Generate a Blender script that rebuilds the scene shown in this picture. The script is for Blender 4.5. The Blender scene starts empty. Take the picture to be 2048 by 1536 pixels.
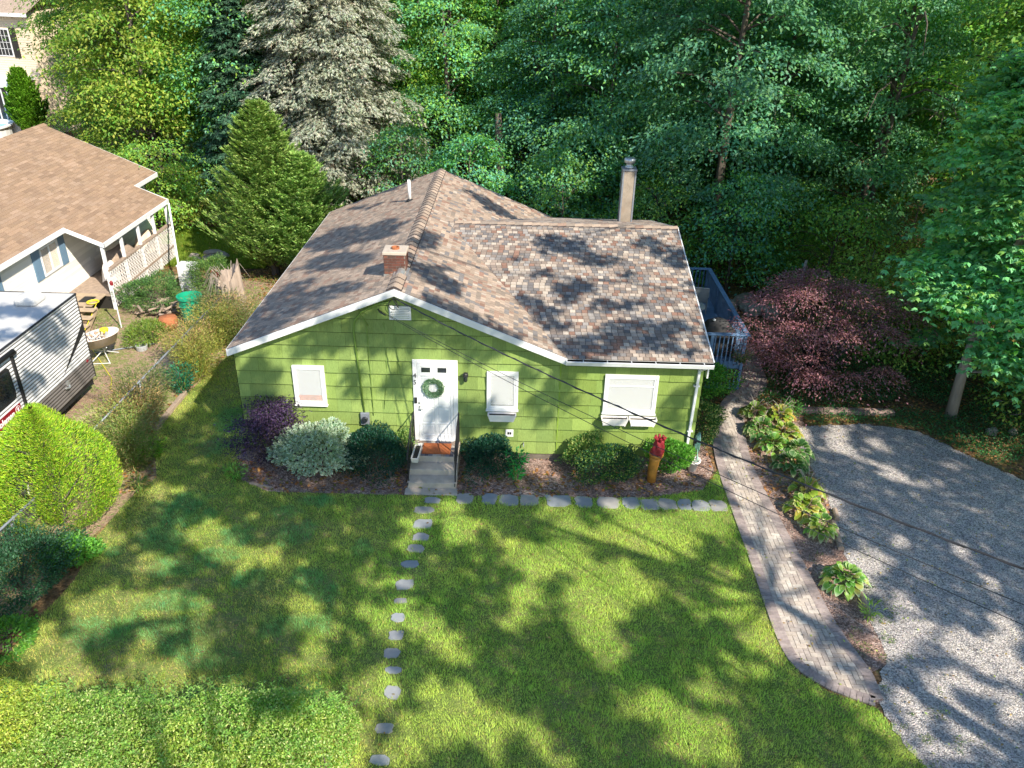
import bpy, bmesh, math, random
import numpy as np
from mathutils import Vector, Matrix
random.seed(7); rng = np.random.default_rng(11)
D = bpy.data; COL = bpy.context.scene.collection; SC = bpy.context.scene
PI = math.pi; rad = math.radians

# ---------------------------------------------------------------- camera, sky, sun, exposure
cam_d = D.cameras.new('camera'); cam = D.objects.new('camera', cam_d); COL.objects.link(cam); SC.camera = cam
CAMP = (6.8778, -17.4746, 11.6076)
yaw, pit, rol = -0.003678, 0.493956, 0.025541
fw = Vector((math.sin(yaw)*math.cos(pit), math.cos(yaw)*math.cos(pit), -math.sin(pit)))
r0 = Vector((math.cos(yaw), -math.sin(yaw), 0)); u0 = r0.cross(fw)
rr = r0*math.cos(rol)+u0*math.sin(rol); uu = -r0*math.sin(rol)+u0*math.cos(rol)
cam.matrix_world = Matrix(((rr.x, uu.x, -fw.x, CAMP[0]), (rr.y, uu.y, -fw.y, CAMP[1]), (rr.z, uu.z, -fw.z, CAMP[2]), (0, 0, 0, 1)))
cam_d.sensor_width = 36; cam_d.lens = 1600/2048*36; cam_d.clip_end = 600; cam_d.clip_start = .1

SUN = Vector((0.75, -0.9, 1.0)).normalized()          # towards the sun
W = D.worlds.new('World'); SC.world = W; W.use_nodes = True
nt = W.node_tree; bg = nt.nodes['Background']; sky = nt.nodes.new('ShaderNodeTexSky'); sky.sky_type = 'NISHITA'
sky.sun_disc = False; sky.ozone_density = 3.0; sky.air_density = 1.2; sky.dust_density = .3; sky.sun_elevation = math.asin(SUN.z); sky.sun_rotation = math.atan2(SUN.x, SUN.y)
nt.links.new(sky.outputs[0], bg.inputs[0]); bg.inputs[1].default_value = 0.13
sl = D.lights.new('sun', 'SUN'); so = D.objects.new('sun', sl); COL.objects.link(so)
sl.energy = 5.0; sl.angle = rad(0.5); sl.color = (1, .91, .76)
so.rotation_euler = SUN.to_track_quat('Z', 'Y').to_euler(); so.location = (30, -30, 50)
SC.view_settings.view_transform = 'Standard'; SC.view_settings.look = 'None'
SC.view_settings.exposure = 0.92; SC.view_settings.gamma = 1
SC.cycles.max_bounces = 5; SC.cycles.diffuse_bounces = 3; SC.cycles.transmission_bounces = 3

# ---------------------------------------------------------------- helpers
def tag(o, label=None, cat=None, group=None, kind=None):
    if label: o['label'] = label
    if cat: o['category'] = cat
    if group: o['group'] = group
    if kind: o['kind'] = kind
    return o

def empty(name, loc, label, cat, group=None, rz=0):
    o = D.objects.new(name, None); COL.objects.link(o); o.location = loc; o.rotation_euler = (0, 0, rz)
    o.empty_display_size = .2
    return tag(o, label, cat, group)

def link(name, me, mat, parent=None, loc=None):
    if mat and not me.materials: me.materials.append(mat)
    o = D.objects.new(name, me); COL.objects.link(o)
    if loc is not None: o.location = loc
    if parent:
        o.parent = parent
        if loc is None:    # geometry is in world space: keep it there
            o.matrix_parent_inverse = Matrix.LocRotScale(parent.location, parent.rotation_euler, parent.scale).inverted() if parent.parent is None else Matrix()
    return o

def npmesh(name, V, F, col=None, smooth=False):
    """V (n,3) verts, F (m,k) faces of one size, col (m,3) per face or (n,3) per vertex"""
    V = np.asarray(V, np.float32); F = np.asarray(F, np.int32)
    me = D.meshes.new(name); m, k = F.shape
    me.vertices.add(len(V)); me.vertices.foreach_set('co', V.ravel())
    me.loops.add(m*k); me.loops.foreach_set('vertex_index', F.ravel())
    me.polygons.add(m); me.polygons.foreach_set('loop_start', np.arange(0, m*k, k, dtype=np.int32))
    me.update(calc_edges=True)
    if smooth: me.polygons.foreach_set('use_smooth', np.ones(m, bool))
    if col is not None:
        col = np.asarray(col, np.float32); dom = 'FACE' if len(col) == m else 'POINT'
        if dom == 'FACE': col = np.repeat(col, k, axis=0); dom = 'CORNER'
        a = me.attributes.new('Col', 'FLOAT_COLOR', dom)
        a.data.foreach_set('color', np.concatenate([col, np.ones((len(col), 1), np.float32)], 1).ravel())
    return me

class MB:
    """collects boxes, tubes and polygons into one mesh"""
    def __init__(s): s.v = []; s.f = []; s.c = []
    def poly(s, pts, col=(1, 1, 1)):
        n = len(s.v); s.v += [tuple(p) for p in pts]; s.f.append(tuple(range(n, n+len(pts)))); s.c.append(col)
    def box(s, a, b, col=(1, 1, 1), M=None):
        x0, y0, z0 = a; x1, y1, z1 = b
        P = [(x0,y0,z0),(x1,y0,z0),(x1,y1,z0),(x0,y1,z0),(x0,y0,z1),(x1,y0,z1),(x1,y1,z1),(x0,y1,z1)]
        if M is not None: P = [M @ Vector(p) for p in P]
        n = len(s.v); s.v += [tuple(p) for p in P]
        for f in ((0,3,2,1),(4,5,6,7),(0,1,5,4),(1,2,6,5),(2,3,7,6),(3,0,4,7)): s.f.append(tuple(n+i for i in f)); s.c.append(col)
        return s
    def bar(s, p, q, w, h=None, col=(1, 1, 1), up=(0, 0, 1)):
        p = Vector(p); q = Vector(q); h = h or w; d = (q-p); L = d.length; d.normalize()
        x = d.cross(Vector(up))
        if x.length < 1e-4: x = Vector((1, 0, 0))
        x.normalize(); z = x.cross(d)
        M = Matrix(((x.x,d.x,z.x,p.x),(x.y,d.y,z.y,p.y),(x.z,d.z,z.z,p.z),(0,0,0,1)))
        return s.box((-w/2,0,-h/2),(w/2,L,h/2),col,M)
    def tube(s, pts, r, n=8, col=(1, 1, 1), cap=True):
        pts = [Vector(p) for p in pts]; R = r if hasattr(r, '__len__') else [r]*len(pts)
        base = len(s.v); prev = None
        for i, p in enumerate(pts):
            d = (pts[min(i+1, len(pts)-1)]-pts[max(i-1, 0)]).normalized()
            if prev is None: a = d.orthogonal().normalized()
            else: a = (prev-d*prev.dot(d)).normalized()
            prev = a; b = d.cross(a)
            for k in range(n):
                t = 2*PI*k/n; s.v.append(tuple(p+(a*math.cos(t)+b*math.sin(t))*R[i]))
        for i in range(len(pts)-1):
            for k in range(n):
                k2 = (k+1) % n; s.f.append((base+i*n+k, base+i*n+k2, base+(i+1)*n+k2, base+(i+1)*n+k)); s.c.append(col)
        if cap:
            s.f.append(tuple(base+k for k in reversed(range(n)))); s.c.append(col)
            s.f.append(tuple(base+(len(pts)-1)*n+k for k in range(n))); s.c.append(col)
        return s
    def lathe(s, prof, c=(0, 0, 0), n=20, col=(1, 1, 1)):
        base = len(s.v)
        for r, z in prof:
            for k in range(n): t = 2*PI*k/n; s.v.append((c[0]+r*math.cos(t), c[1]+r*math.sin(t), c[2]+z))
        for i in range(len(prof)-1):
            for k in range(n):
                k2 = (k+1) % n; s.f.append((base+i*n+k, base+i*n+k2, base+(i+1)*n+k2, base+(i+1)*n+k)); s.c.append(col)
        s.f.append(tuple(base+k for k in reversed(range(n)))); s.c.append(col)
        s.f.append(tuple(base+(len(prof)-1)*n+k for k in range(n))); s.c.append(col)
        return s
    def build(s, name, mat, parent=None, bevel=0, smooth=False, loc=None):
        me = D.meshes.new(name); me.from_pydata(s.v, [], s.f); me.update()
        if any(c != (1, 1, 1) for c in s.c):
            a = me.attributes.new('Col', 'FLOAT_COLOR', 'CORNER'); arr = []
            for f, c in zip(s.f, s.c): arr += [c[0], c[1], c[2], 1]*len(f)
            a.data.foreach_set('color', arr)
        if smooth:
            for p in me.polygons: p.use_smooth = len(p.vertices) == 4
        o = link(name, me, mat, parent, loc)
        if bevel:
            m = o.modifiers.new('bevel', 'BEVEL'); m.width = bevel; m.segments = 2; m.limit_method = 'ANGLE'; m.angle_limit = rad(40)
        return o

# ---------------------------------------------------------------- materials
def new_mat(name):
    m = D.materials.new(name); m.use_nodes = True; t = m.node_tree; b = t.nodes['Principled BSDF']; return m, t, b
def N(t, typ, **kw):
    n = t.nodes.new(typ)
    for k, v in kw.items():
        if k in ('i',): 
            for kk, vv in v.items(): n.inputs[kk].default_value = vv
        else: setattr(n, k, v)
    return n
def paint(name, col=None, rough=.6, var=.15, scale=6, bump=.1, bscale=60, metal=0, spec=.4, attr=False, stretch=None, dirt=None, dirts=1.5):
    """base colour (or the Col attribute) varied by noise, optional dirt stains, fine bump"""
    m, t, b = new_mat(name); L = t.links.new
    tc = N(t, 'ShaderNodeTexCoord'); mp = N(t, 'ShaderNodeMapping'); L(tc.outputs['Object'], mp.inputs[0])
    if stretch: mp.inputs['Scale'].default_value = stretch
    nz = N(t, 'ShaderNodeTexNoise', i={'Scale': scale, 'Detail': 6.0, 'Roughness': .65}); L(mp.outputs[0], nz.inputs[0])
    mr = N(t, 'ShaderNodeMapRange', i={'From Min': .3, 'From Max': .7, 'To Min': 1-var, 'To Max': 1+var}); L(nz.outputs[0], mr.inputs[0])
    mx = N(t, 'ShaderNodeVectorMath', operation='SCALE')
    if attr:
        at = N(t, 'ShaderNodeAttribute', attribute_name='Col'); L(at.outputs['Color'], mx.inputs[0])
    else: mx.inputs[0].default_value = col[:3]
    L(mr.outputs[0], mx.inputs['Scale']); out = mx.outputs[0]
    if dirt:
        n2 = N(t, 'ShaderNodeTexNoise', i={'Scale': dirts, 'Detail': 8.0, 'Roughness': .7}); L(tc.outputs['Object'], n2.inputs[0])
        r2 = N(t, 'ShaderNodeMapRange', i={'From Min': .52, 'From Max': .75, 'To Min': 0.0, 'To Max': dirt[3]}); L(n2.outputs[0], r2.inputs[0])
        mm = N(t, 'ShaderNodeMix', data_type='RGBA'); L(r2.outputs[0], mm.inputs[0]); L(out, mm.inputs[6]); mm.inputs[7].default_value = (*dirt[:3], 1); out = mm.outputs[2]
    L(out, b.inputs['Base Color'])
    b.inputs['Roughness'].default_value = rough; b.inputs['Metallic'].default_value = metal; b.inputs['Specular IOR Level'].default_value = spec
    if bump:
        n3 = N(t, 'ShaderNodeTexNoise', i={'Scale': bscale, 'Detail': 4.0}); L(mp.outputs[0], n3.inputs[0])
        bp = N(t, 'ShaderNodeBump', i={'Strength': bump, 'Distance': .02}); L(n3.outputs[0], bp.inputs['Height']); L(bp.outputs[0], b.inputs['Normal'])
    return m
def leafmat(name, trans=.35, rough=.5, gain=1.0, spec=.35):
    m, t, b = new_mat(name); L = t.links.new
    at = N(t, 'ShaderNodeAttribute', attribute_name='Col')
    oi = N(t, 'ShaderNodeObjectInfo'); mr = N(t, 'ShaderNodeMapRange', i={'To Min': .82*gain, 'To Max': 1.18*gain}); L(oi.outputs['Random'], mr.inputs[0])
    hm = N(t, 'ShaderNodeMath', operation='MULTIPLY', i={1: 7.31}); L(oi.outputs['Random'], hm.inputs[0]); hf = N(t, 'ShaderNodeMath', operation='FRACT'); L(hm.outputs[0], hf.inputs[0])
    hx = N(t, 'ShaderNodeMix', data_type='RGBA'); L(hf.outputs[0], hx.inputs[0]); hx.inputs[6].default_value = (.86, 1, 1.12, 1); hx.inputs[7].default_value = (1.2, 1.04, .85, 1)
    h2 = N(t, 'ShaderNodeVectorMath', operation='MULTIPLY'); L(at.outputs['Color'], h2.inputs[0]); L(hx.outputs[2], h2.inputs[1])
    mx = N(t, 'ShaderNodeVectorMath', operation='SCALE'); L(h2.outputs[0], mx.inputs[0]); L(mr.outputs[0], mx.inputs['Scale'])
    L(mx.outputs[0], b.inputs['Base Color']); b.inputs['Roughness'].default_value = rough; b.inputs['Specular IOR Level'].default_value = spec
    tr = N(t, 'ShaderNodeBsdfTranslucent'); v2 = N(t, 'ShaderNodeVectorMath', operation='MULTIPLY'); L(mx.outputs[0], v2.inputs[0]); v2.inputs[1].default_value = (1.5, 1.5, .7)
    L(v2.outputs[0], tr.inputs[0])
    ms = N(t, 'ShaderNodeMixShader'); ms.inputs[0].default_value = trans; L(b.outputs[0], ms.inputs[1]); L(tr.outputs[0], ms.inputs[2])
    L(ms.outputs[0], t.nodes['Material Output'].inputs[0]); return m

M = {}
M['leaf'] = leafmat('leaf', .42, gain=1.5)
M['needle'] = leafmat('needle', .2, .6, gain=1.3)
M['grass'] = leafmat('grass_blade', .5, .6, gain=1.3)
M['bark'] = paint('bark', (.095, .078, .065), .9, .35, 9, .8, 30, stretch=(1, 1, .25))
M['palebark'] = paint('pale_bark', (.27, .23, .19), .9, .25, 9, .5, 30, stretch=(1, 1, .25))
M['stump'] = paint('stump_wood', (.33, .26, .21), .9, .35, 7, 1.0, 22, stretch=(1, 1, .12), dirt=(.16, .12, .09, .6))
M['white'] = paint('white_trim', (.66, .67, .68), .45, .05, 4, .03, 40, dirt=(.5, .48, .44, .25), dirts=2.5)
M['white_metal'] = paint('white_metal', (.62, .64, .66), .4, .05, 4, .02, 40, dirt=(.42, .4, .36, .35), dirts=3)
M['roof'] = paint('shingle', attr=True, rough=.92, var=.22, scale=40, bump=.35, bscale=160, spec=.2, dirt=(.2, .17, .14, .22), dirts=.7)
M['siding'] = paint('green_shake', attr=True, rough=.62, var=.20, scale=9, bump=.5, bscale=14, stretch=(9, 9, .35), spec=.3)
M['black'] = paint('black_iron', (.02, .02, .022), .5, .2, 10, .05)
M['blackc'] = paint('grill_cover', (.028, .028, .03), .75, .3, 4, .3, 14)
M['blue'] = paint('blue_deck_stain', (.12, .21, .36), .7, .18, 5, .2, 30, stretch=(1, 1, 1))
M['brick'] = paint('brick', attr=True, rough=.9, var=.25, scale=14, bump=.3, bscale=50)
M['concrete'] = paint('concrete', (.42, .36, .30), .9, .14, 5, .25, 60, dirt=(.2, .17, .14, .5), dirts=2.5)
M['footing'] = paint('stained_footing', (.13, .11, .09), .9, .25, 6, .2, 30)  # dark brown base colour varied by noise
M['flag'] = paint('flagstone', attr=True, rough=.75, var=.12, scale=5, bump=.2, bscale=25, dirt=(.22, .2, .15, .45), dirts=5)
M['wire'] = paint('cable', (.035, .035, .04), .45, .1, 10, 0)
M['wireg'] = paint('green_painted_pipe', (.16, .26, .05), .5, .1, 10, 0)
M['galv'] = paint('galvanised', (.22, .24, .28), .5, .2, 12, .05, metal=.3)
M['timber'] = paint('weathered_timber', (.30, .23, .18), .9, .3, 8, .4, 25, stretch=(1, 1, 1))
M['tan'] = paint('tan_wood', (.38, .29, .20), .8, .2, 6, .2, 25)
M['vinyl'] = paint('white_vinyl', (.78, .76, .72), .5, .04, 3, .02, 30, dirt=(.6, .55, .45, .2), dirts=1.5)
M['cream'] = paint('cream_vinyl', (.68, .56, .42), .6, .05, 3, .02, 30)
M['shutter'] = paint('blue_shutter', (.13, .22, .32), .5, .08, 6, .02)
M['dark'] = paint('dark_void', (.02, .018, .016), .8, .2, 4, 0)
M['glassd'] = paint('dark_glass', (.02, .025, .03), .06, .3, 2, 0, spec=.9)
M['rust'] = paint('rusty_pot', (.34, .12, .05), .85, .35, 7, .3)
M['binm'] = paint('green_plastic', (.01, .30, .17), .45, .06, 3, .02)
M['plastic'] = paint('white_plastic', (.72, .69, .66), .4, .08, 5, .02, dirt=(.45, .36, .25, .3), dirts=4)
M['pink'] = paint('pinkish_tub', (.68, .56, .50), .45, .08, 5, .02)
M['yel'] = paint('yellow_plastic', (.62, .55, .03), .4, .1, 5, 0)
M['rvroof'] = paint('rubber_roof', (.47, .465, .45), .55, .08, 2, .02, 20, dirt=(.42, .42, .42, .4), dirts=.9)
M['rvside'] = paint('corrugated_panel', attr=True, rough=.32, var=.05, scale=3, bump=0, metal=.1, spec=.6)
M['tar'] = paint('black_rubber', (.018, .018, .02), .6, .2, 5, .02)
M['attr'] = paint('tinted', attr=True, rough=.7, var=.15, scale=8, bump=.1, bscale=40)
M['orange'] = paint('glazed_orange', (.46, .19, .03), .65, .3, 6, .3, 14, dirt=(.16, .08, .03, .6), dirts=5)
M['red'] = paint('red_enamel', (.24, .014, .022), .6, .3, 9, .4, 18, dirt=(.08, .02, .02, .6), dirts=7)
M['mat'] = paint('coir', (.30, .085, .025), .95, .25, 18, .8, 90)
M['metal'] = paint('stack_metal', (.50, .52, .52), .35, .15, 6, .05, metal=.7)
M['stack'] = paint('stack_chase', (.27, .225, .18), .7, .2, 5, .2, 12, dirt=(.22, .15, .1, .6), dirts=2)
M['grey'] = paint('grey_plastic', (.32, .33, .34), .5, .1, 5, .02)
M['letter'] = paint('letter_white', (.8, .8, .8), .4, .02, 5, 0)
M['maroon'] = paint('maroon_vinyl', (.22, .012, .02), .35, .1, 5, 0)
def glass_mat():
    m, t, b = new_mat('window_glass'); b.inputs['Base Color'].default_value = (.9, .93, .95, 1); b.inputs['Roughness'].default_value = .02
    b.inputs['Alpha'].default_value = .16; b.inputs['Specular IOR Level'].default_value = .9
    return m
M['glass'] = glass_mat()
def blind_mat():
    m, t, b = new_mat('blind_slats'); L = t.links.new
    tc = N(t, 'ShaderNodeTexCoord'); wv = N(t, 'ShaderNodeTexWave', bands_direction='Z', i={'Scale': 14.0, 'Distortion': 0.0}); L(tc.outputs['Object'], wv.inputs[0])
    cr = N(t, 'ShaderNodeMapRange', i={'To Min': .30, 'To Max': .40}); L(wv.outputs[1], cr.inputs[0])
    cb = N(t, 'ShaderNodeCombineColor'); [L(cr.outputs[0], cb.inputs[i]) for i in range(3)]; L(cb.outputs[0], b.inputs['Base Color'])
    bp = N(t, 'ShaderNodeBump', i={'Strength': .4, 'Distance': .01}); L(wv.outputs[1], bp.inputs['Height']); L(bp.outputs[0], b.inputs['Normal']); return m
M['blind'] = blind_mat()

def ground_mat(name, stops, scale, scale2, bump, bscale, rough=.95, fleck=None, attr=False):
    """mix of colour stops by two noises, plus small voronoi flecks"""
    m, t, b = new_mat(name); L = t.links.new
    tc = N(t, 'ShaderNodeTexCoord')
    a = N(t, 'ShaderNodeTexNoise', i={'Scale': scale, 'Detail': 8.0, 'Roughness': .65}); L(tc.outputs['Object'], a.inputs[0])
    c = N(t, 'ShaderNodeTexNoise', i={'Scale': scale2, 'Detail': 6.0, 'Roughness': .7}); L(tc.outputs['Object'], c.inputs[0])
    ad = N(t, 'ShaderNodeMath', operation='ADD'); L(a.outputs[0], ad.inputs[0]); L(c.outputs[0], ad.inputs[1])
    ml = N(t, 'ShaderNodeMapRange', i={'From Min': .7, 'From Max': 1.3}); L(ad.outputs[0], ml.inputs[0])
    cr = N(t, 'ShaderNodeValToRGB'); e = cr.color_ramp.elements
    while len(e) < len(stops): e.new(.5)
    for i, (p, cc) in enumerate(stops): e[i].position = p; e[i].color = (*cc, 1)
    L(ml.outputs[0], cr.inputs[0]); out = cr.outputs[0]
    if attr:
        at = N(t, 'ShaderNodeAttribute', attribute_name='Col'); mm = N(t, 'ShaderNodeVectorMath', operation='MULTIPLY'); L(out, mm.inputs[0]); L(at.outputs['Color'], mm.inputs[1]); out = mm.outputs[0]
    h = ad.outputs[0]
    if fleck:
        vs, lo, hi = fleck
        vo = N(t, 'ShaderNodeTexVoronoi', i={'Scale': vs}); L(tc.outputs['Object'], vo.inputs[0])
        sp = N(t, 'ShaderNodeSeparateColor'); L(vo.outputs['Color'], sp.inputs[0])
        mr = N(t, 'ShaderNodeMapRange', i={'To Min': lo, 'To Max': hi}); L(sp.outputs[0], mr.inputs[0])
        mm = N(t, 'ShaderNodeVectorMath', operation='SCALE'); L(out, mm.inputs[0]); L(mr.outputs[0], mm.inputs['Scale']); out = mm.outputs[0]
        h2 = N(t, 'ShaderNodeMath', operation='SUBTRACT'); L(mr.outputs[0], h2.inputs[0]); L(vo.outputs['Distance'], h2.inputs[1]); h = h2.outputs[0]
    L(out, b.inputs['Base Color']); b.inputs['Roughness'].default_value = rough; b.inputs['Specular IOR Level'].default_value = .2
    bp = N(t, 'ShaderNodeBump', i={'Strength': bump, 'Distance': bscale}); L(h, bp.inputs['Height']); L(bp.outputs[0], b.inputs['Normal'])
    return m
M['ground'] = ground_mat('forest_floor', [(0, (.07, .05, .03)), (.35, (.13, .085, .045)), (.6, (.20, .12, .06)), (.8, (.10, .12, .04)), (1, (.27, .17, .09))], .6, 7, .6, .05, fleck=(16, .55, 1.5))
M['soil'] = ground_mat('lawn_base', [(0, (.09, .14, .03)), (.5, (.15, .19, .05)), (1, (.26, .21, .10))], .8, 9, .5, .03, fleck=(40, .7, 1.3))
M['mulch'] = ground_mat('mulch', [(0, (.15, .09, .07)), (.5, (.27, .18, .15)), (.8, (.38, .29, .26)), (1, (.20, .20, .08))], 1.5, 12, .8, .03, fleck=(34, .45, 1.6))
M['gravel'] = ground_mat('gravel', [(0, (.27, .25, .255)), (.4, (.36, .335, .33)), (.7, (.46, .42, .39)), (1, (.52, .46, .40))], .35, 5, 1.0, .02, fleck=(42, .35, 1.6))
M['dirt'] = ground_mat('yard_dirt', [(0, (.17, .11, .07)), (.4, (.32, .22, .16)), (.7, (.16, .20, .05)), (1, (.40, .30, .22))], .7, 6, .6, .03, fleck=(30, .7, 1.3))

# ---------------------------------------------------------------- leaves
def unit(v): return v/np.maximum(np.linalg.norm(v, axis=-1, keepdims=True), 1e-9)
def pick(pal, n, jit=.18):
    pal = np.array(pal); c = pal[rng.integers(0, len(pal), n)]
    return np.clip(c*(1+rng.normal(0, jit, (n, 1)))*(1+rng.normal(0, jit*.35, (n, 3))), .003, 1)
def leaf_geo(P, Dr, Nn, L, Wd, droop=.0):
    """kite leaf: 4 verts"""
    n = len(P); Dr = unit(Dr); S = unit(np.cross(Dr, Nn)); L = np.broadcast_to(L, n)[:, None]; Wd = np.broadcast_to(Wd, n)[:, None]
    up = np.cross(S, Dr)
    V = np.stack([P, P+Dr*L*.42-S*Wd*.5+up*L*.06, P+Dr*L-up*L*droop, P+Dr*L*.42+S*Wd*.5+up*L*.06], 1).reshape(-1, 3)
    return V, np.arange(4*n).reshape(n, 4)
class Leaves:
    def __init__(s): s.V = []; s.F = []; s.C = []; s.n = 0
    def add(s, P, Dr, Nn, L, Wd, C, droop=0):
        V, F = leaf_geo(P, Dr, Nn, L, Wd, droop); s.V.append(V); s.F.append(F+s.n); s.C.append(C); s.n += len(V)
    def mesh(s, name): return npmesh(name, np.concatenate(s.V), np.concatenate(s.F), np.concatenate(s.C))

G1 = [(.08, .20, .045), (.12, .25, .05), (.065, .175, .055), (.16, .29, .05)]
GT = [(.075, .21, .135), (.095, .245, .15), (.065, .185, .13), (.12, .27, .12)]
GY = [(.13, .215, .035), (.17, .25, .045), (.10, .19, .035), (.22, .28, .06)]
def sphere_pts(n): return unit(rng.normal(size=(n, 3)))
def lump(dirs, k, amp, seed):
    r = np.random.default_rng(seed); c = unit(r.normal(size=(k, 3))); a = r.uniform(-.5, 1, k)
    v = (np.exp(-14*(1-dirs@c.T))*a).sum(1); return 1+amp*(v-v.mean())

# ================================================================ THE SETTING
def sheet(name, pts, z, mat, kind='structure'):
    me = D.meshes.new(name); me.from_pydata([(x, y, z) for x, y in pts], [], [tuple(range(len(pts)))]); me.update()
    if me.polygons[0].normal.z < 0: me.flip_normals()
    o = link(name, me, mat); tag(o, kind=kind); return o
sheet('ground', [(-260, -120), (260, -120), (260, 400), (-260, 400)], -0.012, M['ground'])
LAWN = [(-2.2, -2.2), (-2.3, -3.6), (-2.1, -5), (-2.3, -6.4), (-2.6, -10.5), (14.1, -10.5), (13.9, -9.1), (13.65, -8.2), (13.42, -7.62), (12.7, -7.3), (12.3, -6.92), (12.13, -6.3), (12.13, -5.2), (12.17, -3.7), (12.17, -2.2),
        (12.18, -.3), (11.6, -1.2), (10, -1.6), (4, -1.75), (1, -1.75), (.2, -1.3), (-.2, -.3), (0, 6), (-2.3, 6), (-2.75, 2.8), (-2.9, .9), (-2.3, -.4), (-1.9, -1.3)]
sheet('lawn_ground', LAWN, -0.004, M['soil'])
sheet('yard_ground', [(-12, -8), (-2.9, -8), (-2.6, -6.4), (-2.4, -3.6), (-1.9, -1.3), (-2.9, .9), (-2.75, 3), (-2.2, 6), (-.5, 6), (-.5, 11.2), (-5, 12.5), (-12, 12.5)], -0.008, M['dirt'])
sheet('planting_bed', [(.2, -1.3), (1, -1.75), (4, -1.75), (10, -1.6), (11.6, -1.2), (12.08, -.3), (12.1, 3.4), (11.4, 3.4), (11.4, .1), (0, .1), (-.25, -.3)], 0.0, M['mulch'])
sheet('border_bed', [(13.3, -7.0), (14.1, -6.6), (14.3, -5.2), (14.6, -2.5), (15.0, 1.2), (15.3, 3.2), (13.6, 3.0), (13.2, 1.6), (13.05, -1), (13.3, -4)], 0.0, M['mulch'])
DRIVE = [(14.85, 2.0), (17.0, 2.25), (18.3, 1.9), (19.2, .6), (20.2, -.6), (22, -1.3), (26, -2.4), (30, -20), (14.6, -20), (14.2, -10.5), (13.95, -9.1), (13.7, -8.2), (13.6, -7.4), (14.2, -6.4), (14.25, -5.0), (14.5, -3.0), (14.72, -1.4), (14.75, 1.0)]
def ragged(L, step, amp, seed):
    r = random.Random(seed); Q = []
    for a, b in zip(L, L[1:]+L[:1]):
        n = max(1, int(math.hypot(b[0]-a[0], b[1]-a[1])/step)); 
        for i in range(n): t = i/n; Q.append((a[0]+(b[0]-a[0])*t+r.gauss(0, amp), a[1]+(b[1]-a[1])*t+r.gauss(0, amp)))
    return Q
DRIVE = [(x-(.10 if x < 15 else 0), y) for x, y in DRIVE]
sheet('driveway', ragged(DRIVE, .12, .03, 5), 0.004, M['gravel'])

def inpoly(P, poly):
    x, y = P[:, 0], P[:, 1]; c = np.zeros(len(P), bool); n = len(poly)
    for i in range(n):
        x1, y1 = poly[i]; x2, y2 = poly[(i+1) % n]
        if y1 == y2: continue
        k = ((y1 > y) != (y2 > y)) & (x < (x2-x1)*(y-y1)/(y2-y1)+x1); c ^= k
    return c
def vnoise(P, s, seed):
    """smooth 2D value noise 0..1"""
    r = np.random.default_rng(seed); T = r.random((64, 64)); q = P[:, :2]*s+100; i = np.floor(q).astype(int); f = q-i; f = f*f*(3-2*f)
    a = T[i[:, 0] % 64, i[:, 1] % 64]; b = T[(i[:, 0]+1) % 64, i[:, 1] % 64]; c = T[i[:, 0] % 64, (i[:, 1]+1) % 64]; d = T[(i[:, 0]+1) % 64, (i[:, 1]+1) % 64]
    return (a*(1-f[:, 0])+b*f[:, 0])*(1-f[:, 1])+(c*(1-f[:, 0])+d*f[:, 0])*f[:, 1]
def blobs(P, L, seed):
    w = np.zeros(len(P)); nz = vnoise(P, 2.2, seed)*.7+vnoise(P, 6, seed+1)*.5
    for x, y, a, b in L: w = np.maximum(w, np.clip(1.55-np.sqrt(((P[:, 0]-x)/a)**2+((P[:, 1]-y)/b)**2)-nz, 0, .35)/.35)
    return w

ORD = ['first', 'second', 'third', 'fourth', 'fifth', 'sixth', 'seventh', 'eighth', 'ninth', 'tenth', 'eleventh', 'twelfth', 'thirteenth', 'fourteenth', 'fifteenth', 'sixteenth', 'seventeenth', 'eighteenth', 'nineteenth']
# flagstones (grey stepping stones)
def flagstone(x, y, rx, ry, seed, z=.004):
    r = np.random.default_rng(seed); k = 12; mb = MB(); c = [(.27,.28,.295), (.30,.29,.28), (.25,.27,.295)][seed % 3]
    pts = []
    for i in range(k):
        t = 2*PI*i/k+r.uniform(-.2, .2); q = 1/max(abs(math.cos(t)), abs(math.sin(t)))**1.0
        pts.append((rx*q*math.cos(t)*r.uniform(.84, 1.08), ry*q*math.sin(t)*r.uniform(.84, 1.08)))
    mb.poly([(a, b, z+.012) for a, b in pts], c)
    for i in range(k):
        a, b = pts[i], pts[(i+1) % k]; mb.poly([(a[0]*1.02, a[1]*1.02, -.02), (b[0]*1.02, b[1]*1.02, -.02), (b[0], b[1], z+.012), (a[0], a[1], z+.012)], c)
    o = mb.build('stepping_stone', M['flag'], loc=(x, y, 0)); return o
STONES = []
row = [(5.75, .2), (6.35, .17), (6.82, .22), (7.32, .22), (8.02, .3), (8.62, .2), (9.2, .27), (9.75, .2), (10.2, .2), (10.62, .22), (11.05, .16), (11.42, .22), (11.86, .2)]
for i, (x, rx) in enumerate(row):
    y = -1.82+.02*math.sin(i*2.1); STONES.append((x, y, rx, .2)); tag(flagstone(x, y, rx*1.08, .22, 40+i), ORD[i]+' grey flagstone from the left in the row below the planting bed', 'paving stone', 'flagstones edging the front planting bed')
colm = [(4.98, -1.93, .2, .13), (4.83, -2.32, .24, .14), (4.87, -2.82, .24, .17), (4.86, -3.3, .2, .14), (4.8, -3.7, .2, .14), (4.73, -4.22, .2, .13), (4.7, -4.85, .2, .16), (4.68, -5.32, .14, .08), (4.7, -5.78, .15, .13), (4.73, -6.25, .15, .13), (4.72, -6.7, .16, .13), (4.8, -7.1, .17, .08), (4.86, -7.6, .15, .15), (4.83, -8.35, .16, .11), (4.85, -8.95, .17, .1)]
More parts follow.
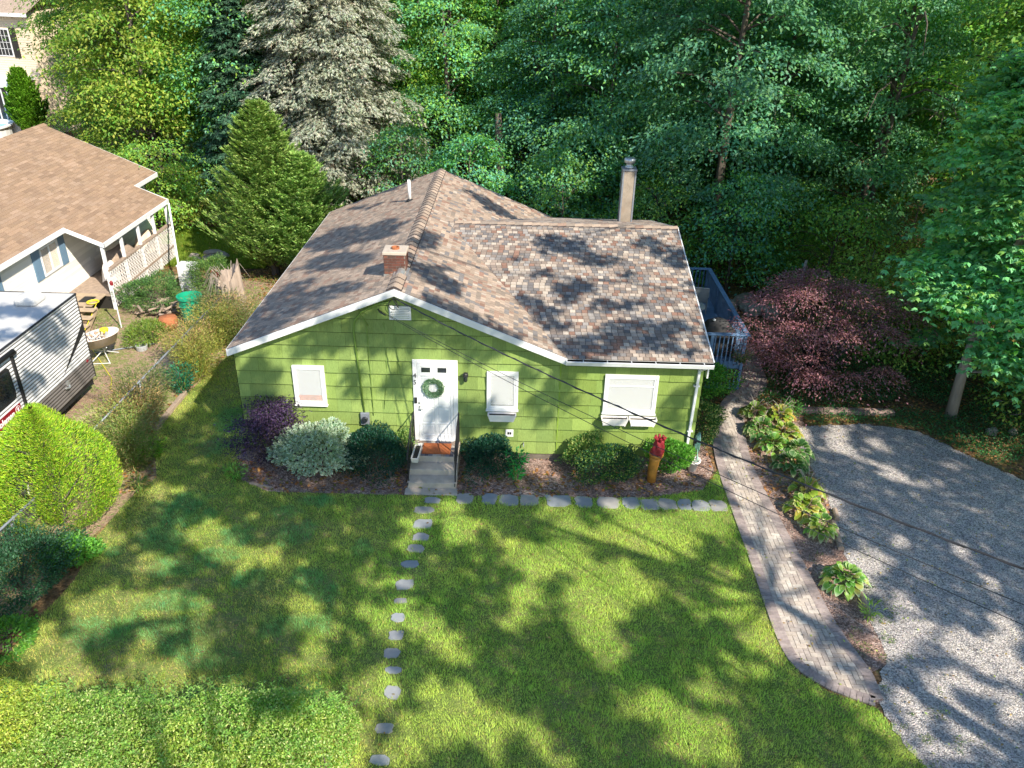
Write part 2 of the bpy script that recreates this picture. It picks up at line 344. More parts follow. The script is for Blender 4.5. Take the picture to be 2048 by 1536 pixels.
for i, (x, y, rx, ry) in enumerate(colm):
    STONES.append((x, y, rx, ry)); tag(flagstone(x, y, rx*.95, ry*.95, 90+i), ORD[i]+' small stepping stone down the lawn counted from the front steps', 'stepping stone', 'stepping stones running down the lawn')

# lawn grass: one mesh of real blades
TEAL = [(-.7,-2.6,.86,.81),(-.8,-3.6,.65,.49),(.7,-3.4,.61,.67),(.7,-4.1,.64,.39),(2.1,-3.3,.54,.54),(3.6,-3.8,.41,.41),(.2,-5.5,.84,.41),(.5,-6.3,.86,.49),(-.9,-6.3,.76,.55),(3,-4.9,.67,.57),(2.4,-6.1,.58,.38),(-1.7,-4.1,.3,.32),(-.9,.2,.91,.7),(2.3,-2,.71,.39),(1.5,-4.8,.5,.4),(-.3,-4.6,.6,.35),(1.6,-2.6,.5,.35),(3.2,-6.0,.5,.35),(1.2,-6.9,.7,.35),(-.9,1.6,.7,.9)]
BARE = [(-2.3,-3.4,.44,.67),(-1.3,-4.6,.73,.37),(-1.2,-5.7,.74,.4),(-1.7,-7,.55,.46),(1.2,-6.1,.58,.38),(1.8,-5.3,.5,.55),(.3,-5,.61,.22),(-2,-1.4,.36,.41),(1.2,-6.4,.28,.19),(3.4,-6.9,.46,.23),(0,-7.3,.63,.22),(4.7,-8.4,.4,.6),(-1.2,.1,.3,.5)]
def grass():
    n = 820000; P = np.stack([rng.uniform(-3, 14.1, n), rng.uniform(-10.2, 6, n)], 1)
    keep = inpoly(P, LAWN); P = P[keep]
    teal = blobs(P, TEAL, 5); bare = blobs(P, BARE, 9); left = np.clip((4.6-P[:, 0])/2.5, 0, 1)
    bare = np.clip(bare*.85+left*(vnoise(P, 1.3, 31) > .62)*.35, 0, 1)
    k = rng.random(len(P)) > bare*.8
    for x, y, rx, ry in STONES: k &= ((np.abs(P[:, 0]-x)/(rx*.92))**4+(np.abs(P[:, 1]-y)/(ry*.86))**4) > 1+.35*rng.normal(size=len(P))*.6
    P = P[k]; teal = teal[k]; bare = bare[k]; left = left[k]; n = len(P)
    h = rng.uniform(.022, .062, n)*(1+1.1*(vnoise(P, 4.5, 3)-.5)+.7*(vnoise(P, 11, 4)-.5))*(1+.25*teal); a = rng.uniform(0, 2*PI, n); ln = rng.uniform(.2, 1.0, n)*h
    ben = 2*PI*vnoise(P, 2.0, 8)*1.4; dx = np.cos(a)*ln*.85+np.cos(ben)*h*.22; dy = np.sin(a)*ln*.85+np.sin(ben)*h*.22
    w = rng.uniform(.0035, .0065, n); px, py = -np.sin(a)*w, np.cos(a)*w
    z0 = np.full(n, -.006)
    V = np.stack([np.stack([P[:, 0]-px, P[:, 1]-py, z0], 1), np.stack([P[:, 0]+px, P[:, 1]+py, z0], 1), np.stack([P[:, 0]+dx, P[:, 1]+dy, h], 1)], 1).reshape(-1, 3)
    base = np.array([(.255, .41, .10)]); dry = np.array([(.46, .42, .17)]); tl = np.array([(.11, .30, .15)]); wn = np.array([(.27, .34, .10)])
    m = vnoise(P, 1.1, 21)*.35+vnoise(P, 4.5, 22)*.3+vnoise(P, 12, 23)*.35
    C = base*(.72+.6*m[:, None]); C = C*(1-left[:, None]*.45)+wn*left[:, None]*.45
    warm = np.clip(vnoise(P, .9, 77)-.35, 0, .6)[:, None]*1.1; C = C*(1-warm)+np.array([(.50, .57, .20)])*warm
    dr = (rng.random(n) < .08+.35*bare+.1*left)[:, None]; C = np.where(dr, dry*rng.uniform(.7, 1.2, (n, 1)), C)
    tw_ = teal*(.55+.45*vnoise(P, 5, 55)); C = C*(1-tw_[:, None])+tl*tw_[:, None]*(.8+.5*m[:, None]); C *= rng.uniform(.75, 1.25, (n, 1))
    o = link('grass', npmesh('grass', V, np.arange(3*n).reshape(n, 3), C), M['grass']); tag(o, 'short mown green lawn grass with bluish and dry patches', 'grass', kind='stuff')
grass()

# paver walkway: herringbone field and soldier-course borders
LE = [(13.42, -7.6), (12.9, -7.38), (12.5, -7.1), (12.22, -6.75), (12.1, -6.3), (12.1, -5.2), (12.14, -3.7), (12.14, -2.2), (12.16, -.3), (12.3, 1.1), (12.6, 2.2), (13.0, 3.3), (13.6, 4.1), (14.05, 5.4), (14.0, 7.5)]
def chaikin(L, n=3):
    for _ in range(n):
        Q = [L[0]]
        for a, b in zip(L[:-1], L[1:]): Q += [(a[0]*.75+b[0]*.25, a[1]*.75+b[1]*.25), (a[0]*.25+b[0]*.75, a[1]*.25+b[1]*.75)]
        L = Q+[L[-1]]
    return L
RE = [(13.62, -7.45), (13.64, -7.1), (13.66, -6.9), (13.58, -6.5), (13.48, -6.1), (13.36, -5.3), (13.33, -4.1), (13.22, -2.3), (13.1, -.1), (13.28, 1.4), (13.5, 2.5), (14.1, 3.5), (14.75, 4.4), (14.85, 5.5), (14.9, 7.5)]
LE = chaikin(LE); RE = chaikin(RE)
def resample(L, n):
    L = np.array(L); d = np.r_[0, np.cumsum(np.linalg.norm(np.diff(L, axis=0), axis=1))]; s = np.linspace(0, d[-1], n)
    return np.stack([np.interp(s, d, L[:, 0]), np.interp(s, d, L[:, 1])], 1), d[-1]
def walkway():
    mb = MB(); poly = LE+RE[::-1]; sheet('walkway_base', poly, .008, M['mulch'])
    pal = [(.40, .34, .29), (.44, .38, .33), (.36, .31, .28), (.33, .28, .25), (.47, .42, .37)]
    w = .105; g = .005; cands = []
    for i in range(-10, 60):
        for j in range(-160, 140):
            # 90 degree herringbone on a grid of half bricks
            k = (i-j) % 4
            x, y = 12+i*w, j*w
            if k == 0: cands.append((x, y, x+2*w, y+w))
            elif k == 3: cands.append((x, y, x+w, y+2*w))
    A = np.array(cands); cc = np.stack([(A[:, 0]+A[:, 2])/2, (A[:, 1]+A[:, 3])/2], 1)
    A = A[inpoly(A[:, [0, 1]], poly) & inpoly(A[:, [2, 3]], poly) & inpoly(A[:, [0, 3]], poly) & inpoly(A[:, [2, 1]], poly)]
    for x0, y0, x1, y1 in A:
        c = pal[random.randrange(5)]; q = random.uniform(.88, 1.1); z = .022+random.uniform(-.0015, .0015)
        mb.box((x0+g, y0+g, 0.009), (x1-g, y1-g, z), tuple(v*q for v in c))
    for E, sgn in ((LE, 1), (RE, -1)):
        n = 150; P, Lg = resample(E, n)
        for i in range(n-1):
            a, b = P[i], P[i+1]; t = (b-a)/np.linalg.norm(b-a); nn = np.array([t[1], -t[0]])*sgn; wd = .215
            a2 = a+t*.005; b2 = b-t*.005; c = (.27, .22, .21) if i % 3 else (.31, .255, .24); q = random.uniform(.88, 1.1)
            if i+2 < n: t2 = (P[i+2]-b)/np.linalg.norm(P[i+2]-b)
            mb.v += [(*a2, 0), (*b2, 0), (*(b2+nn*wd), 0), (*(a2+nn*wd), 0)]; m = len(mb.v)
            mb.v += [(*a2, .027), (*b2, .027), (*(b2+nn*wd), .027), (*(a2+nn*wd), .027)]; m2 = len(mb.v)
            for f in ((m, m+1, m+2, m+3), (m-4, m-3, m+1, m), (m-3, m-2, m+2, m+1), (m-2, m-1, m+3, m+2), (m-1, m-4, m, m+3)): mb.f.append(f); mb.c.append(tuple(v*q for v in c))
    o = mb.build('walkway', M['brick']); tag(o, kind='structure')
walkway()

# scattered loose gravel stones (uncountable)
def loose_gravel():
    n = 70000; P = np.stack([rng.uniform(13.4, 22, n), rng.uniform(-11, 2.4, n)], 1); P = P[inpoly(P, DRIVE)]; n = len(P)
    s = rng.uniform(.006, .017, n); a = rng.uniform(0, 2*PI, n); V = []
    z = np.full(n, .004)
    for k in range(4):
        t = a+k*PI/2+rng.uniform(-.4, .4, n); V.append(np.stack([P[:, 0]+np.cos(t)*s, P[:, 1]+np.sin(t)*s*.75, z], 1))
    V.append(np.stack([P[:, 0]+rng.normal(0, .2, n)*s, P[:, 1]+rng.normal(0, .2, n)*s, z+s*rng.uniform(.7, 1.2, n)], 1))
    V = np.stack(V, 1).reshape(-1, 3); b = np.arange(n)*5
    F = np.concatenate([np.stack([b+i, b+(i+1) % 4, b+4], 1) for i in range(4)])
    C = pick([(.40, .37, .36), (.28, .27, .29), (.50, .45, .41), (.20, .19, .21)], n, .15); C = np.tile(C, (4, 1))
    tag(link('gravel', npmesh('gravel', V, F, C), M['attr']), 'loose grey gravel stones covering the driveway', 'gravel', kind='stuff')
loose_gravel()

# leaf litter on the woodland floor and mulch chips
def litter():
    n = 90000; P = np.stack([rng.uniform(-14, 30, n), rng.uniform(-2, 34, n)], 1)
    bad = inpoly(P, [(-.3, -.5), (12, -.5), (12, 11.5), (-.3, 11.5)]) | inpoly(P, DRIVE) | inpoly(P, LAWN) | inpoly(P, LE+RE[::-1]) | ((P[:, 0] < -3) & (P[:, 1] < 12)) | (P[:, 0] < -8.5)
    P = P[~bad]; n = len(P); Q = np.c_[P, rng.uniform(0, .04, n)]
    lv = Leaves(); lv.add(Q, unit(np.c_[rng.normal(size=(n, 2)), rng.normal(0, .25, n)]), np.tile((0, 0, 1.), (n, 1)), rng.uniform(.07, .14, n), rng.uniform(.05, .09, n), pick([(.26, .14, .06), (.34, .2, .1), (.16, .09, .05), (.12, .15, .04)], n))
    tag(link('leaf_litter', lv.mesh('leaf_litter'), M['leaf']), 'brown fallen leaves scattered over the woodland floor', 'leaf litter', kind='stuff')
litter()

# ================================================================ THE GREEN HOUSE
def clip_poly(P, poly):
    """clip convex or not polygon P (list of 2D) by convex polygon poly (ccw)"""
    out = P; n = len(poly)
    for i in range(n):
        a = poly[i]; b = poly[(i+1) % n]; inp = out; out = []
        if not inp: return []
        def side(p): return (b[0]-a[0])*(p[1]-a[1])-(b[1]-a[1])*(p[0]-a[0])
        for j in range(len(inp)):
            p = inp[j]; q = inp[(j+1) % len(inp)]; sp, sq = side(p), side(q)
            if sp >= 0: out.append(p)
            if (sp >= 0) != (sq >= 0): t = sp/(sp-sq); out.append((p[0]+(q[0]-p[0])*t, p[1]+(q[1]-p[1])*t))
    return out
def area(p): return abs(sum(p[i][0]*p[(i+1) % len(p)][1]-p[(i+1) % len(p)][0]*p[i][1] for i in range(len(p))))/2
def tiles(mb, O, U, V, polys, tw, rh, pal, lift, seed, wvar=0, tint=None, v0=0, wide=None, gap=.0, cut=.0):
    """lapped shingles/shakes: rows along U stacked up V, clipped by convex polys in (u,v)"""
    r = random.Random(seed); O = Vector(O); U = Vector(U).normalized(); V = Vector(V).normalized(); Nn = U.cross(V).normalized()
    for poly in polys:
        us = [p[0] for p in poly]; vs = [p[1] for p in poly]
        v = v0
        while v > min(vs): v -= rh
        ri = 0
        while v < max(vs):
            u = min(us)-r.random()*tw; ri += 1
            while u < max(us):
                w = tw*(1+r.uniform(-wvar, wvar)) if wvar else tw
                if wide and r.random() < wide: w *= 2
                c = pal[r.randrange(len(pal))]; q = r.uniform(.88, 1.12)
                if tint: q *= tint(u, v)
                cell = clip_poly([(u+gap, v), (u+w-gap, v), (u+w-gap, v+rh-cut), (u+gap, v+rh-cut)], poly)
                if len(cell) > 2 and area(cell) > 1e-4:
                    col = tuple(k*q for k in c); lf = lift*r.uniform(.85, 1.15)
                    pts = [O+U*a+V*b+Nn*(lf*(1-(b-v)/rh)+.003) for a, b in cell]; mb.poly(pts, col)
                    lo = [p for p in cell if abs(p[1]-v) < 1e-5]
                    if len(lo) >= 2:
                        a0 = min(p[0] for p in lo); a1 = max(p[0] for p in lo)
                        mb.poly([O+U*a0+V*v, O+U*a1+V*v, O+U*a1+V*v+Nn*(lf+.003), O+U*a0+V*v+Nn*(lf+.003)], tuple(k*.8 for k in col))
                u += w
            v += rh
    return mb
house = empty('green_house', (5.8, 0, 0), 'small bright green shake sided house with white door and multicolour shingle roof', 'house')
XR, ZR, ZE, YF, YB = 4.034, 4.734, 3.064, -.25, 11.38; XL = -.07; XJ = 8.13; S1 = (ZR-ZE)/(XR-XL)
XW = 11.64; YR = 6.0; S2 = .222; ZW = ZE+S2*(YR-YF)
green = [(.205, .288, .078), (.19, .272, .075), (.222, .303, .083), (.20, .28, .07)]
# walls
mb = MB()
seam_shade = (.03, .05, .008)  # dark backing seen between shake courses, stands in for their shadow lines
mb.poly([(0, .004, 0), (11.5, .004, 0), (11.5, .004, ZE-.1), (8.1, .004, ZE-.1), (XR, .004, ZR-.09), (0, .004, ZE-.02)], seam_shade)
mb.poly([(11.48, 0, 0), (11.48, 11, 0), (11.48, 11, 3), (11.48, 6, 4.3), (11.48, 0, 3)], seam_shade); mb.poly([(.02, 0, 0), (.02, 11.1, 0), (.02, 11.1, 3.05), (.02, 0, 3.05)], seam_shade)
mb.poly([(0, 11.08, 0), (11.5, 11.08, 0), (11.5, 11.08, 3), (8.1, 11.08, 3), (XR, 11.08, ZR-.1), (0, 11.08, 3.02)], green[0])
rows0 = -.19
hl = [(0, .19), (8.0, .19), (8.0, 3.08), (XR, ZR-.08), (0, 3.07)]
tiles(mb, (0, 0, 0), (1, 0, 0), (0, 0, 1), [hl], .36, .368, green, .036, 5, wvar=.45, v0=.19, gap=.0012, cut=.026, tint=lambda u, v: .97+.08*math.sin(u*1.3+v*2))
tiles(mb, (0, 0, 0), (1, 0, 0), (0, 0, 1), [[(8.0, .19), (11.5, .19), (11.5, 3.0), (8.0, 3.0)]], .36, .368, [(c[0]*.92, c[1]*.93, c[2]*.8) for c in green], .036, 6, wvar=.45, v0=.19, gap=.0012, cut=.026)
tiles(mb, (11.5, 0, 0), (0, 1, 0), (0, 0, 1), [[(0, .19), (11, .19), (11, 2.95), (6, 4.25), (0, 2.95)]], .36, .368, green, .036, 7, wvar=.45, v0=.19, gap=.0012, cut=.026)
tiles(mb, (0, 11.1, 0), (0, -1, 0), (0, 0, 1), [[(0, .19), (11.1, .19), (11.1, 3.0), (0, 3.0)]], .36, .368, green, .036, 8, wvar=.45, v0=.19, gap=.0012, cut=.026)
mb.box((7.985, -.035, .19), (8.012, 0, 2.95), (.2, .31, .04))
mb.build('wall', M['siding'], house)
MB().box((0.03, .0, -.1), (11.47, 11.05, .19)).build('foundation', M['footing'], house)
# roof planes
pal = [(.40, .335, .28), (.34, .27, .225), (.25, .15, .115), (.20, .185, .18), (.16, .148, .148), (.27, .215, .18), (.30, .275, .26), (.22, .178, .155), (.45, .385, .325)]
palL = [(.36, .28, .22), (.33, .255, .20), (.28, .19, .145), (.245, .20, .165), (.295, .228, .18), (.39, .30, .235)]
mb = MB(); up = math.hypot(1, S1)
lenL = (XR-XL)*up
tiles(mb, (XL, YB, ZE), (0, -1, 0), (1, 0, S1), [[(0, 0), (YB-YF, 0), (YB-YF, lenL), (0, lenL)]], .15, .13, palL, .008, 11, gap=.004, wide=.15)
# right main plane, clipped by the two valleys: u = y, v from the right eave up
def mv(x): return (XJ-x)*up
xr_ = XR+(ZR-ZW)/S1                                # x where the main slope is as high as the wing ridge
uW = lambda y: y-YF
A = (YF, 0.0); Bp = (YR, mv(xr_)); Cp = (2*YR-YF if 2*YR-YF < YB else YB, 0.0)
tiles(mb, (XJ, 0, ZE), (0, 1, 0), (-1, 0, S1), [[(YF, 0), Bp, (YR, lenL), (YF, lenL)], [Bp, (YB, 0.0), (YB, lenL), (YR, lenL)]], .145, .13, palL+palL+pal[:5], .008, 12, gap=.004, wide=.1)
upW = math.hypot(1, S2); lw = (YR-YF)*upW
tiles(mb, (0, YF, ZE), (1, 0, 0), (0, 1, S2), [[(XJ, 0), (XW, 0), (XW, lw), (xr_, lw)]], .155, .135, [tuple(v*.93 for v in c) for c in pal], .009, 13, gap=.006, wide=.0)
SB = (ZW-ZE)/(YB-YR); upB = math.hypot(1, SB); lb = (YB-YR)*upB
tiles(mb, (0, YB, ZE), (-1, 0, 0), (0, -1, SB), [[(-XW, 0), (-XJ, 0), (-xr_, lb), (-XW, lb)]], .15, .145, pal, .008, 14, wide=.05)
# slabs beneath
def slab(pts, th=.10, c=(.08, .07, .065)):
    q = [(x, y, z-th) for x, y, z in pts]; mb.poly(pts, c); mb.poly(q[::-1], (.5, .5, .5))
    for i in range(len(pts)): j = (i+1) % len(pts); mb.poly([q[i], q[j], pts[j], pts[i]], (.35, .33, .31))
e = .004
slab([(XL, YF, ZE-e), (XR, YF, ZR-e), (XR, YB, ZR-e), (XL, YB, ZE-e)])
slab([(XR, YF, ZR-e), (XJ, YF, ZE-e), (xr_, YR, ZW-e), (XJ, YB, ZE-e), (XR, YB, ZR-e)])
slab([(XJ, YF, ZE-e), (XW, YF, ZE-e), (XW, YR, ZW-e), (xr_, YR, ZW-e)])
slab([(xr_, YR, ZW-e), (XW, YR, ZW-e), (XW, YB, ZE-e), (XJ, YB, ZE-e)])
roof = mb.build('roof', M['roof'], house)
# ridge caps: overlapping bent tabs
def ridge(p, q, side, s1, s2, n, w=.17, name='ridge_cap', gapat=None):
    p = Vector(p); q = Vector(q); side = Vector(side); mb = MB(); pr = random.Random(3)
    for i in range(n):
        t0, t1 = i/n, (i+1.12)/n
        if gapat and gapat[0] < (t0+t1)/2 < gapat[1]: continue
        a = p.lerp(q, t0); b = p.lerp(q, min(t1, 1)); c = palL[pr.randrange(6)]; c = tuple(v*1.05 for v in c)
        za, zb = .045, .022
        L0 = a-side*w+Vector((0, 0, -s1*w+za)); R0 = a+side*w+Vector((0, 0, -s2*w+za)); T0 = a+Vector((0, 0, za+.012))
        L1 = b-side*w+Vector((0, 0, -s1*w+zb)); R1 = b+side*w+Vector((0, 0, -s2*w+zb)); T1 = b+Vector((0, 0, zb+.012))
        ha = side*.05; T0l, T0r, T1l, T1r = T0-ha-Vector((0,0,.012)), T0+ha-Vector((0,0,.012)), T1-ha-Vector((0,0,.012)), T1+ha-Vector((0,0,.012))
        mb.poly([L0, T0l, T1l, L1], c); mb.poly([T0l, T0, T1, T1l], c); mb.poly([T0, T0r, T1r, T1], c); mb.poly([T0r, R0, R1, T1r], c)
        dz = Vector((0, 0, .05)); k = (.06, .05, .05)
        mb.poly([L0-dz, T0l-dz, T0l, L0], k); mb.poly([T0l-dz, T0r-dz, T0r, T0l], k); mb.poly([T0r-dz, R0-dz, R0, T0r], k)
        mb.poly([L1-dz, L0-dz, L0, L1], k); mb.poly([R0-dz, R1-dz, R1, R0], k)
        o = side*.012
        mb.poly([L0-o-dz*.6, L1-o-dz*.6, L1+o*1.2+Vector((0,0,.006)), L0+o*1.2+Vector((0,0,.006))][::-1], k); mb.poly([R0+o-dz*.6, R1+o-dz*.6, R1-o*1.2+Vector((0,0,.006)), R0-o*1.2+Vector((0,0,.006))], k)
    return mb.build(name, M['roof'], house)
ridge((XR, YF+.02, ZR), (XR, .72, ZR), (1, 0, 0), S1, S1, 3)
ridge((XR, 1.32, ZR), (XR, YB, ZR), (1, 0, 0), S1, S1, 34)
ridge((XW, YR, ZW), (4.95, YR, ZW), (0, -1, 0), SB, S2, 26, w=.14)
mb = MB()
mb.poly([(3.86, .72, 4.69), (4.22, .72, 4.69), (4.22, 1.25, 4.70), (3.86, 1.25, 4.70)]); mb.tube([(XR, .7, 4.68), (XR, 1.3, 4.70)], .11, 10); mb.build('flashing', M['metal'], house)
# rake and eave fascia, gutter, downspout
mb = MB()
def rake(x0, z0, x1, z1, y, h=.17, t=.03): 
    mb.poly([(x0, y, z0-h), (x1, y, z1-h), (x1, y, z1), (x0, y, z0)]); mb.poly([(x0, y-t, z0-h), (x1, y-t, z1-h), (x1, y-t, z1), (x0, y-t, z0)][::1])
    mb.poly([(x0, y-t, z0), (x1, y-t, z1), (x1, y, z1), (x0, y, z0)]); mb.poly([(x0, y-t, z0-h), (x0, y, z0-h), (x1, y, z1-h), (x1, y-t, z1-h)])
    for x, z in ((x0, z0), (x1, z1)): mb.poly([(x, y-t, z-h), (x, y, z-h), (x, y, z), (x, y-t, z)])
rake(XL, ZE+.0, XR, ZR+.0, YF-.003); rake(XR, ZR, XJ, ZE, YF-.003)
rake(XL, ZE, XR, ZR, YB+.035); rake(XR, ZR, XJ, ZE, YB+.035)
# soffit strips under the rake
mb.poly([(XL, YF, ZE-.17), (XL, 0.02, ZE-.17), (XR, .02, ZR-.17), (XR, YF, ZR-.17)]); mb.poly([(XR, YF, ZR-.17), (XR, .02, ZR-.17), (XJ, .02, ZE-.17), (XJ, YF, ZE-.17)])
mb.box((XL-.02, YF, ZE-.14), (XL+.01, YB, ZE+.004)); mb.box((XJ, YF, ZE-.16), (XW, .03, ZE-.125))
# wing side rake
for y0, z0, y1, z1 in ((YF, ZE, YR, ZW), (YR, ZW, YB, ZE)):
    mb.poly([(XW+.004, y0, z0-.15), (XW+.004, y1, z1-.15), (XW+.004, y1, z1+.012), (XW+.004, y0, z0+.012)])
    mb.poly([(XW+.004, y0, z0-.15), (XW+.004, y0, z0-.15), (11.45, y0, z0-.15), (11.45, y1, z1-.15), (XW+.004, y1, z1-.15)][1:])
    mb.bar((XW+.012, y0, z0+.006), (XW+.012, y1, z1+.006), .03, .02)
mb.build('fascia', M['white'], house)
mb = MB(); gy = YF-.01
for (y0, z0, y1, z1) in ((gy, 2.93, gy, 3.05), (gy, 2.93, gy-.09, 2.93), (gy-.09, 2.93, gy-.125, 3.035), (gy-.125, 3.035, gy-.105, 3.045)):
    a = Vector((8.1, y0, z0)); b = Vector((8.1, y1, z1)); mb.poly([a, b, (XW, y1, z1), (XW, y0, z0)])
    mb.poly([(8.1, y0, z0+.004), (8.1, y1, z1+.004), (XW, y1, z1+.004), (XW, y0, z0+.004)])
for x in (8.1, XW): mb.poly([(x, gy, 2.93), (x, gy-.09, 2.93), (x, gy-.125, 3.035), (x, gy, 3.05)])
for i in range(6): mb.box((8.5+i*.58, gy-.12, 3.03), (8.52+i*.58, gy, 3.045))
mb.build('gutter', M['white_metal'], house)
mb = MB(); mb.bar((11.45, gy-.05, 2.93), (11.43, -.2, 2.85), .08, .06); mb.bar((11.43, -.2, 2.88), (11.38, -.055, 2.72), .08, .06); mb.bar((11.38, -.06, 2.76), (11.34, -.06, .35), .09, .065); mb.bar((11.34, -.06, .38), (11.33, -.22, .22), .09, .065)
for z in (2.3, 1.0): mb.box((11.29, -.1, z), (11.44, 0, z+.03))
mb.build('downspout', M['white_metal'], house, bevel=.008)
# chimney
mb = MB(); bx0, bx1, by0, by1 = 3.62, 4.14, 1.0, 1.5; pr = random.Random(2)
zc = 4.42; k = 0
while zc < 5.10:
    for side_ in range(4):
        Ls = .52 if side_ % 2 == 0 else .5; x = -(.1 if k % 2 else 0)
        while x < Ls:
            a = max(x, 0)+.005; b = min(x+.2, Ls)-.005; x += .2
            if b-a < .02: continue
            c = [(.12, .042, .03), (.09, .035, .025), (.15, .06, .04), (.08, .045, .035)][pr.randrange(4)]
            if side_ == 0: mb.box((bx0+a, by0-.008, zc+.006), (bx0+b, by0, zc+.062), c)
            elif side_ == 1: mb.box((bx1, by0+a, zc+.006), (bx1+.008, by0+b, zc+.062), c)
            elif side_ == 2: mb.box((bx0+a, by1, zc+.006), (bx0+b, by1+.008, zc+.062), c)
            else: mb.box((bx0-.008, by0+a, zc+.006), (bx0, by0+b, zc+.062), c)
    zc += .068; k += 1
mb.box((bx0, by0, 4.3), (bx1, by1, 5.11), (.17, .15, .13))
ch = mb.build('chimney', M['brick'], house)
mb = MB(); mb.box((bx0-.03, by0-.03, 5.11), (bx1+.03, by1+.03, 5.19), (.46, .41, .36)); mb.build('chimney_cap', M['concrete'], ch, bevel=.015)
MB().lathe([(.1, 0), (.1, .05), (.075, .05), (.075, .0)], (3.88, 1.25, 5.19), 12).build('flue', M['rust'], ch)
MB().box((bx0-.02, by0-.02, 4.3), (bx1+.02, by0-.006, 4.62)).build('chimney_flashing', M['metal'], ch)
# plumbing vent pipe
vp = MB().tube([(3.32, 8.2, 4.35), (3.3, 8.2, 5.12)], .05, 12).build('vent_pipe', M['plastic'], house, smooth=True)
MB().lathe([(.13, -.03), (.12, .02), (.06, .06)], (3.32, 8.2, 4.45), 12).build('pipe_boot', M['tar'], vp)
# rear chimney stack: boxed chase with metal cap
mb = MB(); mb.box((10.3, 9.3, 3.1), (10.72, 9.7, 5.32)); 
st = mb.build('stack', M['stack'], house, bevel=.01)
mb = MB()
for x in (10.285, 10.685):
    for y in (9.285, 9.665): mb.box((x, y, 3.1), (x+.05, y+.05, 5.33))
mb.box((10.27, 9.27, 5.33), (10.75, 9.73, 5.39)); mb.build('stack_frame', M['galv'], st)
mb = MB(); mb.lathe([(.15, 0), (.15, .06), (.11, .08), (.11, .16), (.19, .18), (.20, .30), (.16, .33)], (10.51, 9.5, 5.39), 20); mb.build('stack_cap', M['metal'], st, smooth=True)

# windows
def window(x0, x1, z0, z1, kind):
    t = .065; mb = MB(); y0, y1 = -.085, .0
    mb.box((x0, y0, z0), (x0+t, y1, z1)); mb.box((x1-t, y0, z0), (x1, y1, z1)); mb.box((x0+t, y0, z1-t), (x1-t, y1, z1)); mb.box((x0+t, y0-.015, z0), (x1-t, y1, z0+t)); mb.box((x0-.02, y0-.03, z0-.03), (x1+.02, y1, z0-.001))
    w = mb.build('window', M['white'], house, bevel=.006)
    mb = MB(); i = t+.001
    mid = z0+(z1-z0)*(.7 if kind == 'wide' else .5)
    mb.box((x0+i, -.072, z0+i), (x0+i+.035, -.050, z1-i)); mb.box((x1-i-.035, -.072, z0+i), (x1-i, -.050, z1-i)); mb.box((x0+i+.035, -.072, z1-i-.035), (x1-i-.035, -.050, z1-i)); mb.box((x0+i+.035, -.072, z0+i), (x1-i-.035, -.050, z0+i+.04))
    if kind == 'wide': mb.box((x0+i+.035, -.070, mid), (x1-i-.035, -.053, mid+.03))
    mb.build('sash', M['white'], w)
    zb = z0+i+.04; bot = zb+{'wide': 0, 'small': .03, 'brown': .16}[kind]
    MB().box((x0+i+.036, -.0485, bot), (x1-i-.036, -.0465, z1-i-.036)).build('blind', M['blind'], w)
    MB().box((x0+t, -.0445, z0+t), (x1-t, -.042, z1-t)).build('interior', M['rust'] if kind == 'brown' else M['dark'], w)
    MB().box((x0+i+.036, -.062, zb+.001), (x1-i-.036, -.060, z1-i-.037)).build('pane', M['glass'], w)
    return w
tag(window(1.39, 2.18, 1.49, 2.58, 'brown'), 'white window above the bushes with brown strip under its blind')
tag(window(6.19, 6.97, 1.49, 2.56, 'small'), 'narrow white window right of the wall lamp')
tag(window(9.10, 10.42, 1.49, 2.56, 'wide'), 'wide white window nearest the right corner')

# door with trim
mb = MB(); t = .11; dx0, dx1, dz0, dz1 = 4.36, 5.47, .52, 2.83
mb.box((dx0, -.06, dz0), (dx0+t, 0, dz1)); mb.box((dx1-t, -.06, dz0), (dx1, 0, dz1)); mb.box((dx0+t, -.06, dz1-t), (dx1-t, 0, dz1)); mb.box((dx0+t, -.1, dz0), (dx1-t, 0, dz0+.05))
door = mb.build('door', M['white'], house, bevel=.008)
mb = MB(); ix0, ix1, iz0, iz1 = dx0+t+.005, dx1-t-.005, dz0+.055, dz1-t-.005
mb.box((ix0, -.045, iz0), (ix1, -.01, iz1)); fx = .07
mb.box((ix0, -.06, iz0), (ix0+fx, -.045, iz1)); mb.box((ix1-fx, -.06, iz0), (ix1, -.045, iz1)); mb.box((ix0+fx, -.06, iz1-.07), (ix1-fx, -.045, iz1)); mb.box((ix0+fx, -.06, iz0), (ix1-fx, -.045, iz0+.12))
cx = (ix0+ix1)/2
mb.box((cx-.035, -.056, iz0+.12), (cx+.035, -.045, iz1-.07))
for z in (iz0+.42, iz0+.92, iz0+1.25, iz1-.34): mb.box((ix0+fx, -.056, z), (cx-.035, -.045, z+.05)); mb.box((cx+.035, -.056, z), (ix1-fx, -.045, z+.05))
for xa, xb in ((ix0+fx, cx-.035), (cx+.035, ix1-fx)):
    for za, zb_ in ((iz0+.12, iz0+.42), (iz0+.47, iz0+.92), (iz0+.97, iz0+1.25), (iz0+1.3, iz1-.34)): mb.box((xa+.035, -.053, za+.035), (xb-.035, -.045, zb_-.035))
dp = mb.build('door_panel', M['white'], door, bevel=.004)
for xa in (ix0+fx+.03, cx+.06): MB().box((xa, -.05, iz1-.23), (xa+.22, -.046, iz1-.10)).build('door_light', M['glassd'], door)
mb = MB(); mb.lathe([(.02, 0), (.022, .03)], (0, 0, 0), 10); o = mb
